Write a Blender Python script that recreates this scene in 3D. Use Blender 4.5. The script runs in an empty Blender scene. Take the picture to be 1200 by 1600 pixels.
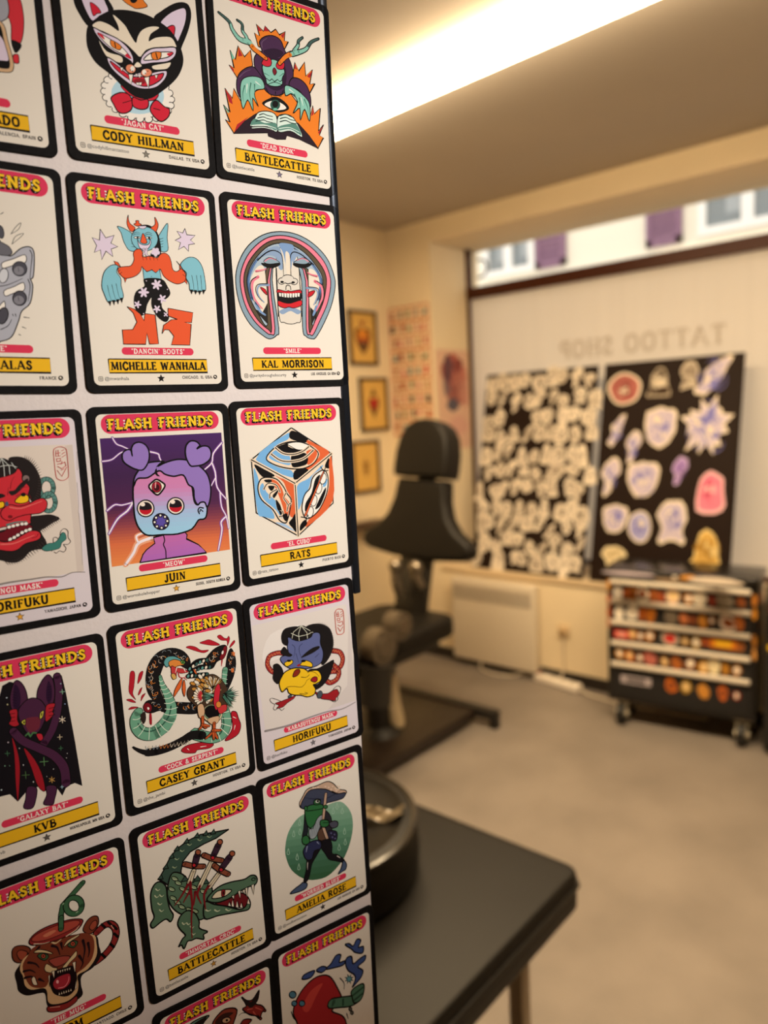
import bpy, bmesh, math, random
from mathutils import Vector, Matrix
from mathutils.geometry import tessellate_polygon
PI = math.pi
R = random.Random(11)
sc = bpy.context.scene
COL = sc.collection
# ------------------------------------------------------------------ camera
F_PX = 1148.6
cam = bpy.data.cameras.new('camera'); camo = bpy.data.objects.new('camera', cam); COL.objects.link(camo)
cam.sensor_fit = 'HORIZONTAL'; cam.sensor_width = 13.0; cam.lens = 13.0 * F_PX / 1200
cam.clip_start = 0.02; cam.clip_end = 100
cam.dof.use_dof = True; cam.dof.focus_distance = 0.347; cam.dof.aperture_fstop = 3.1
RR = ((0.6590763, 0.1317272, -0.7404502), (-0.7502718, 0.0470030, -0.6594566), (-0.0520649, 0.9901710, 0.1298098))
m = Matrix(RR).to_4x4(); m.translation = (0, 0, 1.65); camo.matrix_world = m
sc.camera = camo
# ------------------------------------------------------------------ world, lights, exposure
vs = sc.view_settings; vs.view_transform = 'Standard'; vs.look = 'None'; vs.gamma = 1.0; vs.use_curve_mapping = False
vs.exposure = 0.0
w = bpy.data.worlds.new('overcast_sky'); sc.world = w; w.use_nodes = True
bg = w.node_tree.nodes['Background']; bg.inputs[0].default_value = (1.0, 0.965, 0.91, 1); bg.inputs[1].default_value = 1.8
def lamp(name, kind, loc, target, energy, color, **kw):
    l = bpy.data.lights.new(name, kind); l.energy = energy; l.color = color
    for k, v in kw.items(): setattr(l, k, v)
    o = bpy.data.objects.new(name, l); COL.objects.link(o); o.location = loc
    o.rotation_euler = (Vector(target) - Vector(loc)).to_track_quat('-Z', 'Y').to_euler()
    return o
WARM = (1.0, 0.74, 0.44)
lamp('tube_light', 'AREA', (2.19, 1.0, 2.765), (2.19, 1.0, 0), 110, WARM, shape='RECTANGLE', size=0.12, size_y=2.7)
lamp('rear_warm_fill', 'AREA', (0.4, -1.5, 2.75), (0.4, -1.5, 0), 6, (1.0, 0.50, 0.18), shape='RECTANGLE', size=2.4, size_y=0.12)  # unseen fill added behind the camera to warm the ambient on the cards
lamp('card_fill_spot', 'SPOT', (0.304, -0.664, 1.95), (0.30, 0.264, 1.665), 44, (1.0, 0.94, 0.87), shadow_soft_size=0.10, spot_size=math.radians(37.5), spot_blend=1.0)  # unseen spot added to brighten the cards; the room shows no such lamp
# ------------------------------------------------------------------ helpers
def s2l(v):
    v /= 255.0
    return v / 12.92 if v <= 0.04045 else ((v + 0.055) / 1.055) ** 2.4
def hexc(h): return tuple(s2l(int(h[i:i + 2], 16)) for i in (0, 2, 4)) + (1,)
MATS = {}
def mat(name, col, rough=0.5, metal=0.0, noise=0.0, scale=30.0, bump=0.0, bscale=200.0, spec=0.5, emit=None, strength=0.0):
    if name in MATS: return MATS[name]
    M = bpy.data.materials.new(name); M.use_nodes = True; n = M.node_tree; b = n.nodes['Principled BSDF']; MATS[name] = M
    c = hexc(col) if isinstance(col, str) else col
    b.inputs['Base Color'].default_value = c; b.inputs['Roughness'].default_value = rough; b.inputs['Metallic'].default_value = metal
    b.inputs['Specular IOR Level'].default_value = spec
    tc = n.nodes.new('ShaderNodeTexCoord')
    if noise:
        t = n.nodes.new('ShaderNodeTexNoise'); t.inputs['Scale'].default_value = scale; t.inputs['Detail'].default_value = 5
        n.links.new(tc.outputs['Object'], t.inputs['Vector'])
        r = n.nodes.new('ShaderNodeValToRGB'); r.color_ramp.elements[0].position = 0.3; r.color_ramp.elements[1].position = 0.7
        r.color_ramp.elements[0].color = tuple(x * (1 - noise) for x in c[:3]) + (1,); r.color_ramp.elements[1].color = tuple(min(1, x * (1 + noise)) for x in c[:3]) + (1,)
        n.links.new(t.outputs['Fac'], r.inputs['Fac']); n.links.new(r.outputs['Color'], b.inputs['Base Color'])
    if bump:
        t = n.nodes.new('ShaderNodeTexNoise'); t.inputs['Scale'].default_value = bscale; t.inputs['Detail'].default_value = 3
        n.links.new(tc.outputs['Object'], t.inputs['Vector'])
        bp = n.nodes.new('ShaderNodeBump'); bp.inputs['Strength'].default_value = bump; bp.inputs['Distance'].default_value = 0.002
        n.links.new(t.outputs['Fac'], bp.inputs['Height']); n.links.new(bp.outputs['Normal'], b.inputs['Normal'])
    if emit:
        b.inputs['Emission Color'].default_value = emit; b.inputs['Emission Strength'].default_value = strength
    return M
def ink_mat(name, rough=0.4, spec=0.4):
    M = bpy.data.materials.new(name); M.use_nodes = True; n = M.node_tree; b = n.nodes['Principled BSDF']
    a = n.nodes.new('ShaderNodeAttribute'); a.attribute_name = 'Col'; n.links.new(a.outputs['Color'], b.inputs['Base Color'])
    b.inputs['Roughness'].default_value = rough; b.inputs['Specular IOR Level'].default_value = spec
    return M
INK = ink_mat('printed_ink', 0.6, 0.08); FLAT = ink_mat('matt_print', 0.8, 0.15)
def link(o, parent=None, kind=None):
    COL.objects.link(o)
    if parent: o.parent = parent
    if kind: o['kind'] = kind
    return o
def thing(name, label, cat, loc=(0, 0, 0), rot=(0, 0, 0), group=None):
    o = bpy.data.objects.new(name, None); o.empty_display_size = 0.05; COL.objects.link(o)
    o.location = loc; o.rotation_euler = rot; return tag(o, label, cat, group)
def tag(o, label, cat, group=None):
    o['label'] = label; o['category'] = cat
    if group: o['group'] = group
    return o
class MB:
    """collects solid shapes into one bmesh"""
    def __init__(s): s.bm = bmesh.new()
    def _add(s, verts, M=None):
        if M is not None: bmesh.ops.transform(s.bm, matrix=M, verts=verts)
    def box(s, x0, x1, y0, y1, z0, z1, bev=0.0, seg=2, M=None):
        r = bmesh.ops.create_cube(s.bm, size=1.0); vs_ = r['verts']
        bmesh.ops.transform(s.bm, matrix=Matrix.Translation(((x0 + x1) / 2, (y0 + y1) / 2, (z0 + z1) / 2)) @ Matrix.Diagonal((x1 - x0, y1 - y0, z1 - z0, 1)), verts=vs_)
        if bev:
            es = list({e for v in vs_ for e in v.link_edges})
            o = bmesh.ops.bevel(s.bm, geom=es, offset=bev, segments=seg, profile=0.5, affect='EDGES')
            vs_ = list({v for f in o['faces'] for v in f.verts} | {v for v in vs_ if v.is_valid})
        s._add(vs_, M); return s
    def prism(s, pts, d0, d1, axis='y', bev=0.0, seg=2, M=None):
        """outline pts (a,b) extruded along axis from d0 to d1"""
        mk = {'y': lambda a, b, d: (a, d, b), 'x': lambda a, b, d: (d, a, b), 'z': lambda a, b, d: (a, b, d)}[axis]
        v0 = [s.bm.verts.new(mk(a, b, d0)) for a, b in pts]; v1 = [s.bm.verts.new(mk(a, b, d1)) for a, b in pts]
        n = len(pts); fs = [s.bm.faces.new(v0), s.bm.faces.new(v1[::-1])]
        for i in range(n): fs.append(s.bm.faces.new((v0[i], v1[i], v1[(i + 1) % n], v0[(i + 1) % n])))
        bmesh.ops.recalc_face_normals(s.bm, faces=fs); vs_ = v0 + v1
        if bev:
            es = list(fs[0].edges) + list(fs[1].edges)
            o = bmesh.ops.bevel(s.bm, geom=es, offset=bev, segments=seg, profile=0.5, affect='EDGES')
            vs_ = list({v for f in o['faces'] for v in f.verts} | {v for v in vs_ if v.is_valid})
        s._add(vs_, M); return s
    def cyl(s, p, q, r, r2=None, n=20, cap=True):
        p, q = Vector(p), Vector(q); d = q - p
        r_ = bmesh.ops.create_cone(s.bm, cap_ends=cap, segments=n, radius1=r, radius2=r if r2 is None else r2, depth=d.length)
        s._add(r_['verts'], Matrix.Translation((p + q) / 2) @ d.to_track_quat('Z', 'Y').to_matrix().to_4x4()); return s
    def ball(s, c, r, M=None, sx=1, sy=1, sz=1):
        r_ = bmesh.ops.create_uvsphere(s.bm, u_segments=20, v_segments=12, radius=r)
        s._add(r_['verts'], Matrix.Translation(c) @ Matrix.Diagonal((sx, sy, sz, 1))); return s
    def tube(s, pts, r, n=8, sm=True):
        pts = [Vector(p) for p in (smooth3(pts) if sm else pts)]; rings = []
        for i, p in enumerate(pts):
            d = (pts[min(i + 1, len(pts) - 1)] - pts[max(i - 1, 0)]).normalized()
            q = d.to_track_quat('Z', 'Y')
            rings.append([s.bm.verts.new(p + q @ Vector((r * math.cos(2 * PI * k / n), r * math.sin(2 * PI * k / n), 0))) for k in range(n)])
        for a, b in zip(rings, rings[1:]):
            best = min(range(n), key=lambda o: sum((a[k].co - b[(k + o) % n].co).length for k in range(n)))
            for k in range(n): s.bm.faces.new((a[k], a[(k + 1) % n], b[(k + 1 + best) % n], b[(k + best) % n]))
        s.bm.faces.new(rings[0][::-1]); s.bm.faces.new(rings[-1]); return s
    def lathe(s, prof, c=(0, 0, 0), n=48):
        rings = [[s.bm.verts.new((c[0] + r * math.cos(2 * PI * k / n), c[1] + r * math.sin(2 * PI * k / n), c[2] + z)) for k in range(n)] for r, z in prof]
        for a, b in zip(rings, rings[1:]):
            for k in range(n): s.bm.faces.new((a[k], a[(k + 1) % n], b[(k + 1) % n], b[k]))
        s.bm.faces.new(rings[0][::-1]); s.bm.faces.new(rings[-1]); return s
    def done(s, name, mt, parent=None, smooth=True, kind=None, loc=None):
        bmesh.ops.recalc_face_normals(s.bm, faces=s.bm.faces[:])
        me = bpy.data.meshes.new(name); s.bm.to_mesh(me); s.bm.free(); me.materials.append(mt)
        if smooth:
            me.polygons.foreach_set('use_smooth', [True] * len(me.polygons)); me.set_sharp_from_angle(angle=math.radians(38))
        o = bpy.data.objects.new(name, me)
        if loc: o.location = loc
        return link(o, parent, kind)
def smooth3(pts, k=5):
    P = [Vector(p) for p in pts]; out = []
    for i in range(len(P) - 1):
        p0, p1, p2, p3 = P[max(i - 1, 0)], P[i], P[i + 1], P[min(i + 2, len(P) - 1)]
        for j in range(k):
            t = j / k; out.append(0.5 * (2 * p1 + (p2 - p0) * t + (2 * p0 - 5 * p1 + 4 * p2 - p3) * t * t + (3 * p1 - p0 - 3 * p2 + p3) * t ** 3))
    return out + [P[-1]]
def smooth2(pts, closed, k=4):
    n = len(pts)
    if n < 3: return list(pts)
    out = []
    for i in range(n if closed else n - 1):
        if closed: q = [pts[(i + j) % n] for j in (-1, 0, 1, 2)]
        else: q = [pts[max(i - 1, 0)], pts[i], pts[i + 1], pts[min(i + 2, n - 1)]]
        for j in range(k):
            t = j / k
            out.append(tuple(0.5 * (2 * q[1][c] + (q[2][c] - q[0][c]) * t + (2 * q[0][c] - 5 * q[1][c] + 4 * q[2][c] - q[3][c]) * t * t + (3 * q[1][c] - q[0][c] - 3 * q[2][c] + q[3][c]) * t ** 3) for c in (0, 1)))
    if not closed: out.append(tuple(pts[-1]))
    return out
class Ink:
    """flat print: coloured polygons and ribbons stacked a micron apart in the x-z plane, facing -y"""
    def __init__(s, unit=0.057 / 1000, base=0.0, dz=1.5e-6): s.u = unit; s.z = base; s.dz = dz; s.v = []; s.f = []; s.c = []
    def _tri(s, idx, c): s.f.append(idx); s.c.append(c)
    def poly(s, pts, col):
        c = hexc(col); b = len(s.v); s.z += s.dz
        s.v += [(x * s.u, -s.z, y * s.u) for x, y in pts]
        for t in tessellate_polygon([[Vector((x, y, 0)) for x, y in pts]]):
            p = [pts[i] for i in t]; a = (p[1][0] - p[0][0]) * (p[2][1] - p[0][1]) - (p[1][1] - p[0][1]) * (p[2][0] - p[0][0])
            if abs(a) < 1e-12: continue
            s._tri(tuple(b + i for i in (t if a > 0 else t[::-1])), c)
    def ribbon(s, pts, w0, w1, col, cap=True):
        c = hexc(col); s.z += s.dz; n = len(pts); L = [0]
        for a, b in zip(pts, pts[1:]): L.append(L[-1] + math.hypot(b[0] - a[0], b[1] - a[1]))
        T = L[-1] or 1; b0 = len(s.v)
        for i, p in enumerate(pts):
            a = pts[max(i - 1, 0)]; b = pts[min(i + 1, n - 1)]; dx, dy = b[0] - a[0], b[1] - a[1]; d = math.hypot(dx, dy) or 1
            k = 1.0
            if 0 < i < n - 1:
                ax, ay = p[0] - a[0], p[1] - a[1]; la = math.hypot(ax, ay) or 1
                k = min(1.6, 1 / max(0.3, abs((ax * dx + ay * dy) / (la * d))))
            w_ = (w0 + (w1 - w0) * L[i] / T) / 2 * k
            s.v += [((p[0] - dy / d * w_) * s.u, -s.z, (p[1] + dx / d * w_) * s.u), ((p[0] + dy / d * w_) * s.u, -s.z, (p[1] - dx / d * w_) * s.u)]
        for i in range(n - 1):
            k = b0 + 2 * i; s._tri((k + 1, k + 3, k + 2, k), c)
        if cap:
            for p, w_ in ((pts[0], w0), (pts[-1], w1)):
                if w_ < 3: continue
                b = len(s.v); s.v += [((p[0] + w_ / 2 * math.cos(j * PI / 4)) * s.u, -s.z, (p[1] + w_ / 2 * math.sin(j * PI / 4)) * s.u) for j in range(8)]
                s._tri(tuple(range(b, b + 8)), c)
    def rrect(s, x0, x1, y0, y1, r, col, n=6):
        s.poly(rr(x0, x1, y0, y1, r, n), col)
    def art(s, data):
        for row in data:
            kind, col, sm, A, B = row[:5]; col = '%06x' % col; q = row[5:]; pts = list(zip(q[::2], q[1::2]))
            pts = [p for i, p in enumerate(pts) if i == 0 or p != pts[i - 1]]
            if kind == 0:
                if len(pts) > 2 and pts[0] == pts[-1]: pts.pop()
                if len(pts) < 3: continue
                q = smooth2(pts, True) if sm else pts
                s.poly(q, col)
                if A: s.ribbon(q + [q[0]], A, A, '%06x' % B, False)
            elif len(pts) > 1:
                s.ribbon(smooth2(pts, False) if sm else pts, A, B, col)
    def text(s, t, cx, cy, h, maxw, col, wt=0.15, thin=0.085, sp=0.14, align='c', mirror=False):
        gl = [GLYPH.get(ch) for ch in t]; W = sum((g[0] if g else 0.42) + sp for g in gl) - sp
        k = min(1.0, maxw / (W * h)); x = cx - W * h * k / 2 if align == 'c' else (cx if align == 'l' else cx - W * h * k)
        for g in gl:
            if g:
                for kind, pts in g[1]:
                    q = [(x + px * h * k, cy + (py - 0.5) * h) for px, py in (smooth2(pts, False) if kind in 'CD' else pts)]
                    if mirror: q = [(-a, b) for a, b in q]
                    ww = h * (wt if kind in 'TC' else thin); s.ribbon(q, ww, ww, col, kind in 'CD')
                for px, py in g[2]:
                    X, Y = x + px * h * k, cy + (py - 0.5) * h; Y += h * thin * 0.45 * (1 if py < 0.5 else -1); X = -X if mirror else X
                    s.ribbon([(X - h * k * 0.15, Y), (X + h * k * 0.15, Y)], h * thin * 0.9, h * thin * 0.9, col, False)
            x += ((g[0] if g else 0.42) + sp) * h * k
    def done(s, name, parent=None, mt=None, thick=None):
        me = bpy.data.meshes.new(name); me.from_pydata(s.v, [], s.f); ca = me.color_attributes.new('Col', 'FLOAT_COLOR', 'CORNER')
        buf = []
        for f, c in zip(s.f, s.c): buf += list(c) * len(f)
        ca.data.foreach_set('color', buf); me.materials.append(mt or INK); me.update()
        o = bpy.data.objects.new(name, me); return link(o, parent)
def rr(x0, x1, y0, y1, r, n=6):
    o = []
    for cx, cy, a in ((x1 - r, y1 - r, 0), (x0 + r, y1 - r, 1), (x0 + r, y0 + r, 2), (x1 - r, y0 + r, 3)):
        o += [(cx + r * math.cos((a + i / n) * PI / 2), cy + r * math.sin((a + i / n) * PI / 2)) for i in range(n + 1)]
    return o
def _g(w_, strokes, serifs=''):
    S = []
    for st in strokes.split(';'):
        S.append((st[0], [tuple(map(float, p.split(','))) for p in st[1:].split()]))
    return (w_, S, [tuple(map(float, p.split(','))) for p in serifs.split()])
GLYPH = {
 'A': _g(.84, 't.06,0 .4,1;T.4,1 .78,0;t.17,.33 .64,.33', '.06,0 .78,0'),
 'B': _g(.68, 'T.14,0 .14,1;D.14,.96 .42,.94 .56,.76 .42,.55 .14,.53;C.14,.53 .48,.5 .62,.27 .46,.05 .14,.04', '.1,0 .1,1'),
 'C': _g(.74, 'C.68,.78 .52,.95 .28,.9 .1,.62 .12,.3 .32,.06 .56,.06 .7,.24;t.68,.98 .68,.72'),
 'D': _g(.8, 'T.14,0 .14,1;C.14,.96 .45,.92 .68,.68 .7,.4 .5,.08 .14,.04', '.1,0 .1,1'),
 'E': _g(.64, 'T.14,0 .14,1;t.1,.96 .58,.96;t.14,.52 .46,.52;t.1,.04 .6,.04;t.57,1 .57,.82;t.6,0 .6,.2;t.46,.62 .46,.42', '.1,0 .1,1'),
 'F': _g(.6, 'T.14,0 .14,1;t.1,.96 .56,.96;t.14,.52 .44,.52;t.55,1 .55,.8;t.44,.62 .44,.42', '.14,0 .1,1'),
 'G': _g(.8, 'C.68,.78 .52,.95 .28,.9 .1,.62 .12,.3 .32,.06 .54,.06 .68,.16;T.68,.42 .68,.04;t.5,.42 .8,.42;t.68,.98 .68,.72'),
 'H': _g(.8, 'T.14,0 .14,1;T.66,0 .66,1;t.14,.52 .66,.52', '.14,0 .14,1 .66,0 .66,1'),
 'I': _g(.3, 'T.15,0 .15,1', '.15,0 .15,1'),
 'J': _g(.48, 'T.34,.25 .34,1;C.34,.3 .3,.08 .16,.02 .05,.14', '.34,1'),
 'K': _g(.76, 'T.14,0 .14,1;t.66,1 .18,.42;T.3,.56 .68,0', '.14,0 .14,1 .64,1 .68,0'),
 'L': _g(.62, 'T.14,0 .14,1;t.1,.04 .58,.04;t.58,0 .58,.24', '.14,1 .1,0'),
 'M': _g(1.0, 't.1,0 .16,1;T.16,1 .5,.08;t.5,.08 .82,1;T.82,1 .88,0', '.1,0 .88,0 .12,1 .86,1'),
 'N': _g(.84, 't.14,0 .14,1;T.14,1 .68,0;t.68,0 .68,1', '.14,0 .12,1 .68,1'),
 'O': _g(.82, 'C.41,.95 .18,.85 .1,.5 .18,.15 .41,.05 .64,.15 .72,.5 .64,.85 .41,.95'),
 'P': _g(.66, 'T.14,0 .14,1;C.14,.96 .48,.93 .6,.72 .48,.48 .14,.45', '.14,0 .1,1'),
 'R': _g(.76, 'T.14,0 .14,1;C.14,.96 .46,.94 .58,.74 .46,.52 .14,.5;T.36,.5 .68,0', '.14,0 .1,1 .68,0'),
 'S': _g(.6, 'C.5,.8 .4,.93 .22,.93 .12,.76 .22,.58 .4,.46 .5,.26 .4,.07 .2,.06 .08,.22;t.5,.98 .5,.74;t.08,.02 .08,.26'),
 'T': _g(.74, 'T.37,0 .37,1;t.06,.96 .68,.96;t.07,1 .07,.78;t.67,1 .67,.78', '.37,0'),
 'U': _g(.8, 'C.14,1 .14,.4 .24,.1 .42,.04 .58,.1 .66,.4 .66,1', '.14,1 .66,1'),
 'V': _g(.78, 'T.08,1 .4,0;t.4,0 .7,1', '.08,1 .7,1'),
 'W': _g(1.1, 'T.08,1 .32,0;t.32,0 .54,.9;T.54,.9 .78,0;t.78,0 1.0,1', '.08,1 1.0,1'),
 'X': _g(.74, 'T.1,1 .64,0;t.64,1 .1,0', '.1,0 .1,1 .64,0 .64,1'),
 'Y': _g(.74, 'T.08,1 .38,.48;t.66,1 .38,.48;T.38,.48 .38,0', '.08,1 .66,1 .38,0'),
 '&': _g(.8, 'C.72,.4 .5,.08 .22,.04 .1,.25 .3,.5 .48,.72 .4,.92 .24,.86 .26,.65 .48,.3 .76,.04'),
 '"': _g(.3, 't.08,1 .08,.76;t.22,1 .22,.76'), "'": _g(.18, 't.09,1 .09,.76'), ',': _g(.2, 't.1,.1 .06,-.12'), '.': _g(.2, 'T.1,0 .1,.12')}
def obj_text(s, size, name, parent, loc, mt, align='LEFT', bold=0.0):
    """printed small lettering set with the built-in typeface and turned into a mesh"""
    cu = bpy.data.curves.new(name, 'FONT'); cu.body = s; cu.size = size; cu.align_x = align; cu.align_y = 'CENTER'; cu.offset = bold; cu.resolution_u = 2
    t = bpy.data.objects.new(name, cu); COL.objects.link(t); dg = bpy.context.evaluated_depsgraph_get()
    me = bpy.data.meshes.new_from_object(t.evaluated_get(dg)); bpy.data.objects.remove(t); bpy.data.curves.remove(cu)
    me.materials.clear(); me.materials.append(mt); me.transform(Matrix.Rotation(PI / 2, 4, 'X'))
    o = bpy.data.objects.new(name, me); link(o, parent); o.location = loc; return o
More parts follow.
